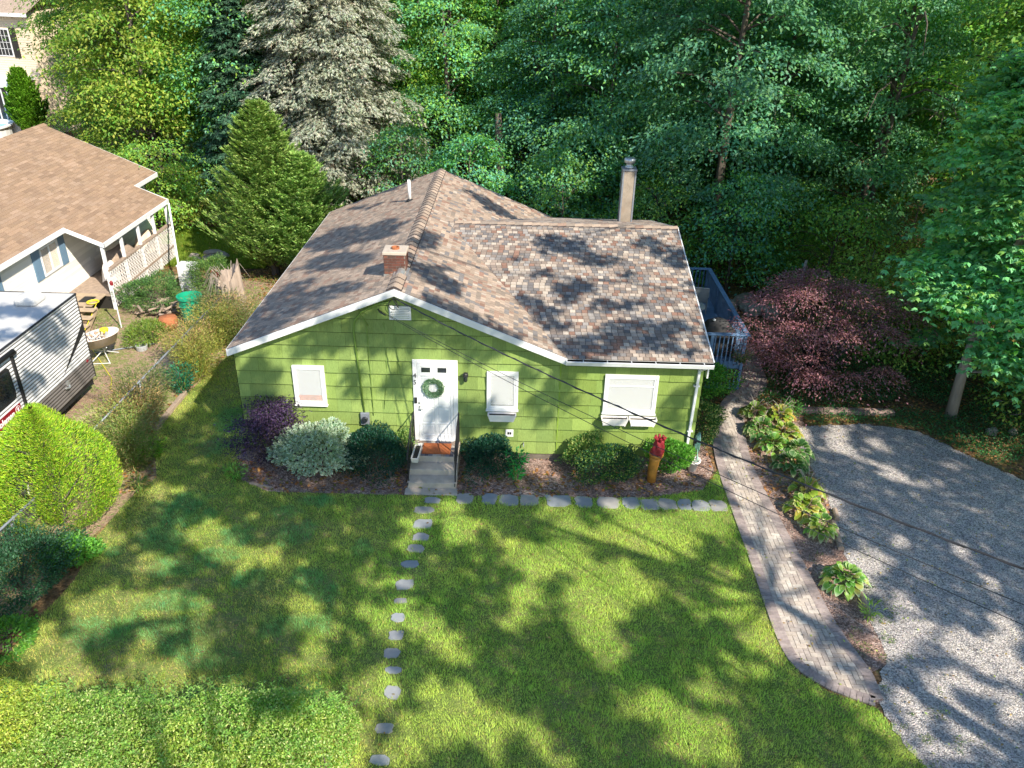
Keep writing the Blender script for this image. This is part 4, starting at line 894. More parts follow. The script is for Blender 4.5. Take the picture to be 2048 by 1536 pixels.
# ================================================================ LEFT NEIGHBOUR
nb = empty('tan_roof_house', (-13, 5, 0), 'white vinyl sided house with large tan shingle roof and blue shutters', 'house')
SN = .43; NX, NZ = -8.7, 3.0; NR = -13.1; NZR = NZ+SN*(NX-NR); NY0, NY1 = -12, 16.7
PX, PZ = -7.47, 3.0-.43*1.23; PY0, PY1 = 8.88, 14.5
tanp = [(.27, .185, .125), (.29, .195, .13), (.245, .165, .112), (.31, .215, .15), (.28, .19, .125)]
mb = MB(); un_ = math.hypot(1, SN)
tiles(mb, (NX, 0, NZ), (0, 1, 0), (-1, 0, SN), [[(NY0, 0), (NY1, 0), (NY1, (NX-NR)*un_), (NY0, (NX-NR)*un_)]], .33, .14, tanp, .006, 21, wvar=.5)
tiles(mb, (PX, 0, PZ), (0, 1, 0), (-1, 0, SN), [[(PY0, 0), (PY1, 0), (PY1, (PX-NX)*-un_ if PX < NX else (PX-NX)*un_), (PY0, (PX-NX)*un_)]], .33, .14, tanp, .006, 22, wvar=.5)
tiles(mb, (NR-4.4, 0, NZ), (0, -1, 0), (1, 0, SN), [[(-NY1, 0), (-NY0, 0), (-NY0, 4.4*un_), (-NY1, 4.4*un_)]], .33, .14, tanp, .006, 23, wvar=.5)
def slab2(mb, pts, th, c): 
    q = [(x, y, z-th) for x, y, z in pts]; mb.poly(pts, c); mb.poly(q[::-1], c)
    for i in range(len(pts)): j = (i+1) % len(pts); mb.poly([q[i], q[j], pts[j], pts[i]], c)
e = .004; dk = (.2, .17, .14)
slab2(mb, [(NX, NY0, NZ-e), (NX, NY1, NZ-e), (NR, NY1, NZR-e), (NR, NY0, NZR-e)], .08, dk); slab2(mb, [(PX, PY0, PZ-e), (PX, PY1, PZ-e), (NX-.01, PY1, NZ-e), (NX-.01, PY0, NZ-e)], .08, dk)
slab2(mb, [(NR-4.4, NY1, NZ-e), (NR-4.4, NY0, NZ-e), (NR, NY0, NZR-e), (NR, NY1, NZR-e)], .08, dk)
for i in range(60): y = NY0+i*.48; mb.poly([(NR-.15, y, NZR-.05), (NR, y, NZR+.03), (NR, y+.52, NZR+.02), (NR-.15, y+.52, NZR-.06)], tanp[i % 5]); mb.poly([(NR, y, NZR+.03), (NR+.15, y, NZR-.05), (NR+.15, y+.52, NZR-.06), (NR, y+.52, NZR+.02)], tanp[i % 5])
mb.build('roof', M['roof'], nb)
# fascia / gutters
mb = MB(); mb.box((NX, NY0, NZ-.16), (NX+.05, PY0, NZ+.004)); mb.box((NX, PY1+.0, NZ-.16), (NX+.05, NY1, NZ+.004)); mb.box((PX, PY0, PZ-.15), (PX+.06, PY1, PZ+.004))
for y in (PY0-.035, PY1): mb.poly([(NX, y, NZ-.14), (PX+.06, y, PZ-.15), (PX+.06, y, PZ+.005), (NX, y, NZ+.005)]); mb.poly([(NX, y+.035, NZ-.14), (PX+.06, y+.035, PZ-.15), (PX+.06, y+.035, PZ+.005), (NX, y+.035, NZ+.005)]); mb.poly([(NX, y, NZ+.005), (PX+.06, y, PZ+.005), (PX+.06, y+.035, PZ+.005), (NX, y+.035, NZ+.005)])
y = NY1+.001; mb.poly([(NR, y, NZR-.16), (NX+.05, y, NZ-.16), (NX+.05, y, NZ+.004), (NR, y, NZR+.004)]); mb.poly([(NR, y, NZR-.16), (NR-4.4, y, NZ-.16), (NR-4.4, y, NZ+.004), (NR, y, NZR+.004)])
for i in range(9): mb.box((PX+.06, PY0+.3+i*.62, PZ-.03), (PX+.075, PY0+.33+i*.62, PZ-.01))
mb.build('fascia', M['white'], nb)
# wall with lapped siding
mb = MB(); wx = -9.1
mb.poly([(wx-.02, NY0, 0), (wx-.02, 16.2, 0), (wx-.02, 16.2, 2.85), (wx-.02, NY0, 2.85)], (.7, .7, .7)); mb.poly([(wx, 16.2, 0), (-17, 16.2, 0), (-17, 16.2, 3), (NR, 16.2, NZR-.1), (wx, 16.2, 2.9)], (.7, .7, .7))
tiles(mb, (wx, 0, 0), (0, 1, 0), (0, 0, 1), [[(NY0, .45), (16.2, .45), (16.2, 2.84), (NY0, 2.84)]], 3.6, .12, [(.78, .75, .70), (.76, .735, .69)], .014, 31, v0=.45)
mb.poly([(-9.1, NY0, 2.84), (-8.66, NY0, 2.84), (-8.66, 16.6, 2.84), (-9.1, 16.6, 2.84)], (.7, .7, .68))
mb.build('wall', paint('vinyl_lap', attr=True, rough=.5, var=.04, scale=3, bump=.02), nb)
mb = MB(); mb.box((-12, NY0, -.1), (wx-.03, 16.1, .45)); mb.build('foundation', M['concrete'], nb)
def nwin(y0, y1, z0, z1, sh=.45):
    mb = MB(); t = .06; x0, x1 = wx, wx+.07
    mb.box((x0, y0, z0), (x1, y0+t, z1)); mb.box((x0, y1-t, z0), (x1, y1, z1)); mb.box((x0, y0+t, z1-t), (x1, y1-t, z1)); mb.box((x0, y0+t, z0), (x1, y1-t, z0+t)); m_ = (y0+y1)/2; mb.box((x0, m_-.03, z0+t), (x1-.005, m_+.03, z1-t))
    w = mb.build('window', M['white'], nb, bevel=.005)
    MB().box((x0+.014, y0+t, z0+t), (x0+.02, m_-.03, z1-t)).build('curtain', M['tan'], w); MB().box((x0+.014, m_+.03, z0+t), (x0+.02, y1-t, z1-t)).build('curtain', M['cream'], w)
    MB().box((x0+.035, y0+t+.001, z0+t+.001), (x0+.04, y1-t-.001, z1-t-.001)).build('pane', M['glass'], w)
    for a in (y0-sh-.02, y1+.02):
        mb = MB(); mb.box((x0+.014, a, z0-.02), (x0+.05, a+sh, z1+.02))
        for k in range(14): zz = z0+.06+k*(z1-z0-.1)/14; mb.bar((x0+.05, a+.05, zz), (x0+.05, a+sh-.05, zz), .012, .04)
        mb.build('shutter', M['shutter'], nb)
nwin(7.78, 8.92, 1.62, 2.60, .43); nwin(3.9, 5.1, 1.62, 2.60, .43)
# screened porch: floor, posts, rail, lattice
MB().box((wx+.02, PY0+.1, .0), (PX-.16, PY1-.1, .49)).build('porch_base', M['dark'], nb)  # solid dark box stands in for the shade under the open porch
mb = MB(); mb.box((wx+.015, PY0+.05, .5), (PX-.06, PY1-.05, .60)); mb.build('porch_floor', M['timber'], nb)
for y in (PY0+.06, PY0+1.45, PY0+2.85, PY0+4.2, PY1-.1): MB().box((PX-.12, y-.05, .0), (PX-.02, y+.05, PZ-.09)).build('porch_post', M['white'], nb, bevel=.006)
mb = MB(); mb.box((PX-.13, PY0+.02, 1.44), (PX+.02, PY1-.02, 1.50)); mb.box((PX-.10, PY0+.02, .52), (PX+.01, PY1-.02, .60)); mb.build('porch_rail', M['timber'], nb)
mb = MB(); h = 1.34
for s in (1, -1):
    Lp = PY1-PY0-.1; n = int((Lp+h)/.16)
    for i in range(n+1):
        a = i*.16-(h if s == 1 else 0); z0, z1 = 0, h
        if s == 1:
            if a < 0: z0 = -a
            if a+h > Lp: z1 = Lp-a
        else:
            if a > Lp: z0 = a-Lp
            if a-h < 0: z1 = a
        if z1-z0 < .05: continue
        xx = PX+.0+.008*s; mb.bar((xx, PY0+.05+a+s*z0, .11+z0), (xx, PY0+.05+a+s*z1, .56+z1), .012, .034, up=(1, 0, 0)) if False else mb.poly([(xx, PY0+.05+a+s*z0-.02, .11+z0), (xx, PY0+.05+a+s*z0+.02, .11+z0), (xx, PY0+.05+a+s*z1+.02, .11+z1), (xx, PY0+.05+a+s*z1-.02, .11+z1)])
lt = mb.build('lattice', M['plastic'], nb); so_ = lt.modifiers.new('s', 'SOLIDIFY'); so_.thickness = .008
mb = MB(); mb.tube([(-7.3, 14.35, 2.5), (-6.1, 12.3, .0)], .035, 8) if False else mb.bar((PX+.12, PY1-.15, 2.35), (-5.75, 10.6, .02), .07, .05); mb.build('long_downspout', M['white_metal'], nb)
# things on the porch
def draped(name, c, s, mat, lab, cat):
    nx = 10; V = []; F = []
    for i in range(nx):
        for j in range(nx):
            u = i/(nx-1)*2-1; v = j/(nx-1)*2-1; r = max(abs(u), abs(v)); z = s[2]*(1-(r**4)*.85)+.05*math.sin(4*u+3*v); V.append((c[0]+u*s[0], c[1]+v*s[1], c[2]+max(z, 0)))
    for i in range(nx-1):
        for j in range(nx-1): a = i*nx+j; F.append((a, a+nx, a+nx+1, a+1))
    tag(link(name, npmesh(name, V, F, smooth=True), mat), lab, cat)
draped('covered_furniture', (-8.2, 11.3, .6), (.45, .8, .95), M['timber'], 'brown covered furniture in the middle of the neighbour porch', 'furniture cover')
draped('covered_chair', (-8.1, 13.5, .6), (.4, .5, .85), M['cream'], 'pale covered chair at the far end of the neighbour porch', 'furniture cover')
draped('white_bag', (-8.0, 10.0, .6), (.25, .25, .8), M['plastic'], 'white bag hanging near the front of the neighbour porch', 'bag')
# pallet-like steps, tub on stand and other yard things
ws = empty('wooden_steps', (-7.9, 7.6, 0), 'tan wooden landing and open steps behind the trailer', 'steps')
for i, (y, z) in enumerate(((7.45, .62), (7.15, .46), (6.85, .30), (6.55, .14))): MB().box((-8.55, y-.14, z-.04), (-7.45, y+.14, z)).build('tread', M['tan'], ws, bevel=.006)
mb = MB(); 
for x in (-8.45, -7.95, -7.55): mb.bar((x, 7.75, .55), (x, 6.75, .0), .04, .14)
mb.build('stringer', M['tan'], ws)
mb = MB(); k = 0
for k in range(7): mb.box((-9.05, 7.72+k*.16, .6), (-7.7, 7.72+k*.16+.145, .635))
mb.build('landing', M['tan'], ws)
mb = MB(); mb.box((-8.3, 8.0, .636), (-7.9, 8.5, .66)); tag(mb.build('tray', M['tar'], bevel=.01), 'dark tray lying on the tan wooden landing', 'tray')
mb = MB()
for k in range(3): mb.tube([(-7.75+(.16+.02*k)*math.cos(t), 7.95+(.16+.02*k)*math.sin(t), .66+.015*k) for t in np.linspace(0, 2*PI, 16)], .012, 6)
mb.tube([(-7.6, 7.9, .66), (-7.55, 7.4, .5), (-7.5, 6.6, .2), (-7.1, 6.0, .03), (-6.0, 4.6, .02), (-5.3, 3.7, .02), (-5.0, 3.0, .05)], .012, 6)
tag(mb.build('extension_cord', M['yel']), 'yellow cord coiled on the landing and trailing over the yard', 'cord')
tub = empty('white_tub', (-6.1, 5.0, .5), 'oval white tub of clutter on a folding stand behind the trailer', 'tub')
def ovaltub(cx, cy, z):
    mb = MB(); mb.lathe([(.42, 0), (.5, .30), (.55, .31), (.53, .33), (.47, .31), (.40, .10), (.0, .1)], (0, 0, 0), 28); Rm = Matrix.Translation((cx, cy, z)) @ Matrix.Rotation(rad(58), 4, 'Z') @ Matrix.Diagonal((1.15, .75, 1, 1)); mb.v = [tuple(Rm @ Vector(p)) for p in mb.v]
    mb.build('basin', M['pink'], tub, smooth=True)
ovaltub(-6.1, 5.0, .55)
mb = MB()
for a, b in (((-6.4, 4.6), (-5.9, 5.5)), ((-5.8, 4.7), (-6.4, 5.4))): mb.tube([(a[0], a[1], 0), (b[0], b[1], .56)], .014, 6); mb.tube([(b[0], b[1], 0), (a[0], a[1], .56)], .014, 6)
mb.tube([(-6.4, 4.6, .02), (-5.8, 4.7, .02)], .014, 6); mb.build('stand', M['white_metal'], tub)
mb = MB(); pr = random.Random(8)
for i in range(26):
    a, r_ = pr.uniform(0, 6.3), pr.uniform(0, .33); Mx = Matrix.Translation((-6.1+r_*math.cos(a), 5.0+r_*math.sin(a), .85+pr.random()*.05)) @ Euler((pr.random()*3, pr.random()*3, pr.random()*3)).to_matrix().to_4x4(); mb.box((-.09, -.03, -.012), (.09, .03, .012), pr.choice([(.6, .6, .58), (.45, .3, .2), (.3, .32, .34), (.62, .52, .4)]), Mx)
mb.build('clutter', M['attr'], tub)
mb = MB(); mb.lathe([(.11, 0), (.14, .1), (.12, .12)], (-6.0, 5.15, .88), 10); mb.build('yellow_bowl', M['yel'], tub)
bn = empty('green_bin', (-4.35, 7.9, 0), 'bright green plastic barrel bin beside the chain link fence', 'bin')
MB().lathe([(.30, .0), (.34, .7), (.36, .75), (.36, .95), (.42, .98), (.42, 1.05), (.37, 1.05), (.33, .4), (0, .4)], (-4.35, 7.9, 0), 28).build('barrel', M['binm'], bn, smooth=False)
mb = MB(); mb.tube([(-4.35+.36*math.cos(t), 7.9+.36*math.sin(t), .72) for t in np.linspace(0, 2*PI, 28)], .02, 6); mb.build('hoop', M['binm'], bn)
mb = MB(); mb.lathe([(.2, .0), (.3, .2), (.31, .42), (.27, .5), (.0, .49)], (-4.95, 7.3, 0), 20); tag(mb.build('rusty_drum', M['rust'], smooth=True), 'rusty brown drum sitting left of the green bin', 'drum')
mb = MB(); mb.lathe([(.17, 0), (.19, .16), (.17, .17), (.14, .04)], (-5.25, 5.75, 0), 16); tag(mb.build('grey_pot', M['grey']), 'small grey pot on the dirt near the tub', 'pot')
mb = MB(); mb.box((-5.95, 10.9, 0), (-5.3, 11.4, .95)); mb.box((-5.9, 10.87, .1), (-5.35, 10.9, .5)); mb.box((-5.9, 10.87, .54), (-5.35, 10.9, .88)); mb.box((-5.97, 10.88, .95), (-5.28, 11.42, .99)); tag(mb.build('white_cabinet', M['white'], bevel=.01), 'white cabinet standing under the neighbour downspout', 'cabinet')
mb = MB(); mb.lathe([(.28, 0), (.34, .2), (.36, .21), (.30, .19), (.26, .04), (0, .04)], (-5.1, 12.6, .0), 20); tag(mb.build('red_tub', M['red']), 'shallow red tub behind the white cabinet', 'tub')
mb = MB(); mb.tube([(-6.66, 7.4, 0), (-6.66, 7.4, 1.6)], .022, 8); wp = mb.build('garden_pole', M['white_metal']); tag(wp, 'thin white pole standing by the shrub near the wooden steps', 'pole')
MB().lathe([(.05, 1.55), (.06, 1.65), (.02, 1.7)], (-6.66, 7.4, 0), 10).build('red_feeder', M['red'], wp)
mb = MB(); mb.box((-6.3, 10.7, .0), (-6.12, 10.9, .55)); mb.box((-6.4, 10.6, .5), (-6.0, 11.0, .55)); tag(mb.build('plywood_box', M['tan'], bevel=.01), 'tan plywood box at the far end of the lattice', 'box')
mb = MB(); mb.tube([(-6.6, 5.35, .03), (-5.0, 6.15, .04)], .025, 6); tag(mb.build('ground_pipe', M['galv']), 'thin grey pipe lying across the yard behind the tub', 'pipe')
# stone wall remains & woodpile
def rocks(c, n, spread, size, mat, nm, lab, cat, pal, grp, seed):
    r = random.Random(seed)
    for i in range(n):
        x = c[0]+r.uniform(-spread[0], spread[0]); y = c[1]+r.uniform(-spread[1], spread[1]); s = r.uniform(*size); bm = bmesh.new(); bmesh.ops.create_icosphere(bm, subdivisions=2, radius=1)
        kx, ky, kz = r.uniform(.7, 1.3), r.uniform(.6, 1.1), r.uniform(.45, .8); ph = [r.uniform(0, 6) for _ in range(3)]
        for v in bm.verts:
            q = 1+.16*math.sin(3*v.co.x+ph[0])+.14*math.sin(4*v.co.y+ph[1])+.12*math.sin(5*v.co.z+ph[2]); v.co = Vector((v.co.x*kx, v.co.y*ky, max(v.co.z*kz, -.4)))*q*s
        me = D.meshes.new(nm); bm.to_mesh(me); bm.free(); o = link(nm, me, mat, loc=(x, y, s*.3)); o.rotation_euler = (0, 0, r.random()*6); tag(o, lab, cat, grp)
M['rock'] = paint('fieldstone', (.30, .26, .22), .9, .3, 4, .6, 14, dirt=(.12, .13, .06, .6), dirts=3)
rocks((-6.4, 14.6), 9, (.8, .45), (.14, .30), M['rock'], 'field_stone', 'one of the pale field stones heaped past the neighbour porch', 'stone', None, 'heaped pale field stones behind the porch', 3)
rocks((16.3, 11.0), 14, (1.6, 1.2), (.2, .45), M['rock'], 'boulder', 'one of the rough boulders on the wooded slope past the deck', 'boulder', None, 'boulders on the slope past the deck', 4)
rocks((20.6, 1.6), 2, (.6, .5), (.12, .2), M['rock'], 'edge_rock', 'small pale rock at the far right edge of the driveway', 'rock', None, 'rocks at the right edge of the driveway', 6)
wpile = empty('brush_pile', (-5.6, 8.6, 0), 'pile of cut sticks and logs beside the rusty drum', 'brush pile'); mb = MB(); r = random.Random(4)
for i in range(60): x, y, z, a, l = -5.75+r.gauss(0, .35), 8.7+r.gauss(0, .3), .05+r.random()*.4, r.uniform(0, 3.1), r.uniform(.25, .6); mb.tube([(x-l*math.cos(a)/2, y-l*math.sin(a)/2, z), (x+l*math.cos(a)/2, y+l*math.sin(a)/2, z+r.uniform(-.1, .1))], r.uniform(.02, .05), 6)
mb.build('sticks', M['timber'], wpile)
# big broken stump
stp = empty('tree_stump', (-2.95, 8.2, 0), 'tall broken grey brown tree stump with a jagged top next to the fence', 'stump')
def stump():
    V = []; F = []; na, nz = 36, 14
    for i in range(nz):
        f = i/(nz-1)
        for k in range(na):
            t = 2*PI*k/na; top = 1.75+.38*math.cos(t-.5)+.05*math.sin(3*t+1)+.06*math.sin(7*t)+(.14 if k % 12 == 1 else 0)
            r = .46-.06*f+.035*math.sin(6*t)+.02*math.sin(13*t+2)+.12*math.exp(-6*f)*abs(math.sin(2.5*t)); V.append((-2.95-.1*f+r*math.cos(t), 8.2+r*math.sin(t)*.8, f*top-.05))
    for i in range(nz-1):
        for k in range(na): F.append((i*na+k, i*na+(k+1) % na, (i+1)*na+(k+1) % na, (i+1)*na+k))
    b = len(V); 
    for k in range(na): x, y, z = V[(nz-1)*na+k]; V.append((-3.05+(x+3.05)*.62, 8.2+(y-8.2)*.62, z-.5))
    for k in range(na): F.append(((nz-1)*na+k, (nz-1)*na+(k+1) % na, b+(k+1) % na, b+k))
    me = D.meshes.new('trunk'); me.from_pydata(V, [], F+[tuple(range(b, b+na))]); me.update(); link('trunk', me, M['stump'], stp)
    mb = MB(); r = random.Random(9)
    for i in range(46):
        t = r.uniform(1.5, 4.8); x, y = -3.0+.38*math.cos(t), 8.2+.32*math.sin(t); z = 1.3+r.random()*.5; a = t+r.gauss(0, .6); l = r.uniform(.3, .6)
        mb.tube([(x, y, z), (x+l*.5*math.cos(a), y+l*.5*math.sin(a), z+.22), (x+l*math.cos(a), y+l*math.sin(a), z-.05-r.random()*.3)], [.012, .009, .004], 5)
    mb.build('dry_vines', M['palebark'], stp)
stump()

# ================================================================ FAR HOUSE, POOL, FAR ROOF
fh = empty('cream_house', (-29, 40, 0), 'cream two storey house with white porch trim in the far left corner', 'house', rz=0)
Rf = Matrix.Translation((-24.9, 38, 0)) @ Matrix.Rotation(rad(-12), 4, 'Z')
def fb(a, b, nm, mat, par=None, c=(1, 1, 1)): m_ = MB(); m_.box(a, b, c, Rf); return m_.build(nm, mat, par or fh)
fb((-11, 0, 0), (0, 9, 7.6), 'wall', M['cream']); 
mb = MB(); 
for i in range(50): z = .3+i*.145; mb.box((-11, -.016, z), (0, -.001, z+.02), M=Rf)
mb.build('siding_laps', M['cream'], fh)
mb = MB(); mb.poly([Rf @ Vector(p) for p in [(-11.3, -.5, 7.5), (.4, -.5, 7.5), (.4, 4.5, 10), (-11.3, 4.5, 10)]]); mb.poly([Rf @ Vector(p) for p in [(-11.3, 9.5, 7.5), (.4, 9.5, 7.5), (.4, 4.5, 10), (-11.3, 4.5, 10)][::-1]]); mb.build('roof', M['timber'], fh)
fb((-11.3, -.52, 7.35), (.42, -.4, 7.55), 'eave_board', M['white'])
w_ = fb((-2.75, -.05, 4.9), (-1.55, -.002, 6.6), 'window', M['white']); fb((-2.67, -.07, 4.98), (-1.63, -.051, 6.52), 'pane', M['glassd'], w_)
mb = MB(); [mb.box((-2.67+k*.26, -.085, 4.98), (-2.65+k*.26, -.071, 6.52), M=Rf) for k in range(1, 4)]; [mb.box((-2.67, -.086, 4.98+k*.385), (-1.63, -.0715, 5.0+k*.385), M=Rf) for k in range(1, 4)]; mb.build('muntins', M['white'], w_)
fb((-1.5, -.06, 4.85), (-1.05, -.002, 6.65), 'shutter', M['dark']); fb((-3.25, -.06, 4.85), (-2.8, -.002, 6.65), 'shutter', M['dark'])
fb((-9, -2.2, 3.55), (-.4, -.02, 3.75), 'porch_roof', M['white']); fb((-9, -2.25, 3.3), (-.35, -2.1, 3.54), 'porch_beam', M['white'])
for x in (-.6, -2.2, -3.8, -5.4): fb((x-.1, -2.2, 0), (x+.1, -2.0, 3.3), 'porch_post', M['white'])
fb((-3.9, -2.12, .3), (-.5, -2.05, 3.2), 'porch_screen', M['glassd']); fb((-3.9, -2.18, .0), (-.5, -2.13, 1.3), 'porch_panel', M['white'])
for k in range(7): fb((-3.6+k*.45, -2.17, 1.31), (-3.53+k*.45, -2.13, 3.25), 'screen_bar', M['white'])
pool = empty('swimming_pool', (-30.5, 33.5, 0), 'round above ground pool with blue water and white rim behind the tan roof', 'pool')
MB().lathe([(2.6, 0), (2.6, 1.1), (2.75, 1.12), (2.75, 1.2), (2.5, 1.2), (2.5, .9)], (-28.6, 34.6, 0), 36).build('pool_wall', M['white'], pool)
MB().lathe([(2.49, .98), (2.49, 1.0)], (-28.6, 34.6, 0), 36).build('water', paint('pool_water', (.05, .28, .45), .05, .3, 3, .3, 4, spec=.8), pool)
fr = empty('grey_roof_house', (52, 70, 0), 'grey roofed house glimpsed between branches at the top right corner', 'house')
mb = MB(); mb.box((46, 66, 0), (62, 78, 5)); mb.build('wall', M['vinyl'], fr)
mb = MB(); tiles(mb, (45, 65, 5), (1, 0, 0), (0, 1, .5), [[(0, 0), (18, 0), (18, 8), (0, 8)]], 1.0, .4, [(.42, .40, .42), (.36, .34, .36)], .02, 5, wvar=.3); mb.poly([(45, 65, 4.98), (63, 65, 4.98), (63, 72.2, 8.5), (45, 72.2, 8.5)], (.3, .3, .3)); mb.build('roof', M['roof'], fr)

# ================================================================ PLANTS
def shrub(name, x, y, rx, ry, h, n, ls, pal, lab, cat='shrub', mat='leaf', lw=.5, seed=1, up=.2, z0=0.0, amp=.38, group=None, stems=9, inner=.5, droop=.1, nrm=.6, topflat=0, k=40):
    root = empty(name, (x, y, 0), lab, cat, group)
    d = sphere_pts(n); d[:, 2] = np.where(d[:, 2] < -.55, -d[:, 2], d[:, 2]); rr_ = lump(d, k, amp, seed)*rng.uniform(inner, 1.0, n)**.6
    rx *= 1.2; ry *= 1.2; P = d*rr_[:, None]*np.array([rx, ry, h*.52]); P[:, 2] += h*.5+z0; P[:, 2] = np.maximum(P[:, 2], .03+z0*.5)
    P[:, :2] += (x, y)
    Dr = unit(d+rng.normal(0, .55, (n, 3))+np.array([0, 0, up])); Nn = unit(d*nrm+np.array([0, 0, .6])+rng.normal(0, .45, (n, 3)))
    lv = Leaves(); lv.add(P, Dr, Nn, rng.uniform(ls*.7, ls*1.25, n), ls*lw*rng.uniform(.8, 1.2, n), pick(pal, n), droop)
    link('foliage', lv.mesh('foliage'), M[mat], root)
    mb = MB(); r = random.Random(seed)
    for i in range(stems):
        a = r.uniform(0, 2*PI); e_ = r.uniform(.3, .8); mb.tube([(x+.04*math.cos(a), y+.04*math.sin(a), 0), (x+rx*.3*e_*math.cos(a), y+ry*.3*e_*math.sin(a), h*.4), (x+rx*.75*e_*math.cos(a+.3), y+ry*.75*e_*math.sin(a+.3), h*(.75 if e_ < .6 else .6))], [.022, .015, .006], 5)
    mb.build('stems', M['bark'], root); return root
DK = [(.010, .048, .03), (.014, .062, .036), (.008, .038, .026), (.022, .08, .04)]
shrub('dark_shrub', 3.35, -.85, .80, .62, 1.1, 11000, .055, DK, 'dark green rounded shrub directly left of the front steps', seed=3, z0=.02)
shrub('dark_shrub', 6.25, -.75, .55, .48, 1.02, 9000, .055, DK, 'dark green rounded shrub directly right of the front steps', seed=4)
shrub('dark_shrub', 9.25, -.85, .70, .52, .95, 10000, .055, DK+[(.05, .14, .03), (.16, .24, .07)], 'dark green spreading shrub under the wide window left of the orange ornament', seed=5)
shrub('euonymus', 4.05, -.35, .3, .25, 1.0, 2500, .05, [(.30, .38, .12), (.05, .14, .04), (.2, .3, .08)], 'small yellow edged shrub behind the left step railing', seed=6)
shrub('euonymus', 8.7, -.35, .55, .3, .85, 4500, .055, [(.28, .36, .14), (.04, .13, .04), (.07, .18, .05)], 'yellow flecked shrub against the wall behind the spreading dark shrub', seed=16)
shrub('green_shrub', 10.95, -.5, .48, .36, .95, 5000, .07, [(.06, .18, .025), (.10, .24, .04), (.04, .12, .02)], 'light green leafy shrub between the orange ornament and the downspout', seed=7, up=.6)
shrub('corner_shrub', 12.0, 1.3, .42, .6, 1.15, 6500, .065, [(.02, .08, .025), (.035, .11, .03), (.25, .32, .14), (.03, .09, .03)], 'dark shrub with pale flecks against the right wall beside the walkway', seed=8)
shrub('deck_shrub', 12.35, 3.45, .75, .55, 1.25, 6500, .08, [(.03, .12, .02), (.06, .18, .03), (.12, .26, .04)], 'green leafy shrub in front of the deck posts', seed=9, up=.4)
# variegated shrub: leaves with cream margins
def varieg():
    root = empty('variegated_shrub', (2.05, -.95, 0), 'rounded grey green and white variegated shrub under the left window', 'shrub')
    n = 6400; d = sphere_pts(n); d[:, 2] = np.abs(d[:, 2]+.25)-.25; d = unit(d); r_ = lump(d, 50, .35, 12)*rng.uniform(.72, 1, n)
    P = d*r_[:, None]*np.array([.90, .68, .76])+np.array([2.05, -.95, .74]); P[:, 2] = np.maximum(P[:, 2], .05)
    Dr = unit(d+rng.normal(0, .5, (n, 3))+(0, 0, .35)); Nn = unit(d*.7+(0, 0, .7)+rng.normal(0, .3, (n, 3))); S = unit(np.cross(Dr, Nn)); L = rng.uniform(.07, .12, n)[:, None]; w = L*.24; up = np.cross(S, Dr)
    V = np.stack([P, P+Dr*L*.35-S*w, P+Dr*L*.75-S*w*.75, P+Dr*L-up*L*.1, P+Dr*L*.75+S*w*.75, P+Dr*L*.35+S*w, P+Dr*L*.5+up*L*.05], 1).reshape(-1, 3)
    b = np.arange(n)*7; F = np.concatenate([np.stack([b+i, b+(i+1) % 6, b+6], 1) for i in range(6)])
    ed = pick([(.35, .40, .32), (.30, .36, .28), (.40, .43, .34)], n, .1); ce = pick([(.03, .09, .05), (.02, .07, .04)], n, .15)
    C = np.stack([ed*.7+ce*.3]+[ed]*5+[ce], 1).reshape(-1, 3)
    link('foliage', npmesh('foliage', V, F, C), M['leaf'], root)
    mb = MB(); r = random.Random(2)
    for i in range(14): a = r.uniform(0, 6.3); mb.tube([(2.05, -.95, 0), (2.05+.25*math.cos(a), -.95+.2*math.sin(a), .4), (2.05+.6*math.cos(a), -.95+.45*math.sin(a), .8+.3*r.random())], [.02, .014, .005], 5)
    mb.build('stems', M['bark'], root)
varieg()
# purple bush: several arching clumps
def sprays(name, x, y, R, H, ncl, nl, ls, lw, pal, lab, cat, seed, zmin=.25, flat=.35, cr=.32, stemmat='bark', arch=1.0, ry=None, mat='leaf', off=(0, 0), leafdir=.5):
    root = empty(name, (x, y, 0), lab, cat); r = np.random.default_rng(seed); ry = ry or R; lv = Leaves(); mb = MB()
    for i in range(ncl):
        a = r.uniform(0, 2*PI); f = math.sqrt(r.random()); z = zmin+(H-zmin)*r.random()**.8; f *= math.sqrt(max(.15, 1-(max(z/H-.35, 0)/.75)**2)); c = np.array([x+off[0]*z/H+R*f*math.cos(a), y+off[1]*z/H+ry*f*math.sin(a), z])
        n = nl; o = r.normal(size=(n, 3))*np.array([cr, cr, cr*flat])*.6; P = c+o; P[:, 2] -= (o[:, 0]**2+o[:, 1]**2)*.6; P[:, 2] = np.maximum(P[:, 2], .04)
        out = unit(np.array([math.cos(a), math.sin(a), -.05])[None]*leafdir+unit(o+1e-6)*.8+r.normal(0, .45, (n, 3))); lv.add(P, out, unit(np.array([0, 0, 1.])+r.normal(0, .4, (n, 3))), r.uniform(ls*.7, ls*1.2, n), ls*lw, pick(pal, n)*r.uniform(.75, 1.25), .15)
        if i % 2 == 0: mb.tube([(x, y, 0), (x+(c[0]-x)*.3, y+(c[1]-y)*.3, z*.55*arch), (x+(c[0]-x)*.75, y+(c[1]-y)*.75, z*.95*arch), tuple(c)], [.035*H/2, .022*H/2, .012, .005], 5)
    link('foliage', lv.mesh('foliage'), M[mat], root); mb.build('stems', M[stemmat], root); return root
PUR = [(.055, .028, .065), (.04, .02, .05), (.09, .05, .10), (.03, .02, .04)]
sprays('purple_shrub', .75, -.55, .95, 1.75, 58, 150, .065, .5, PUR, 'dark purple leaved shrub at the left corner of the green house', 'shrub', 21, ry=.6)
JM = [(.24, .105, .135), (.18, .08, .105), (.32, .16, .19), (.12, .06, .07)]
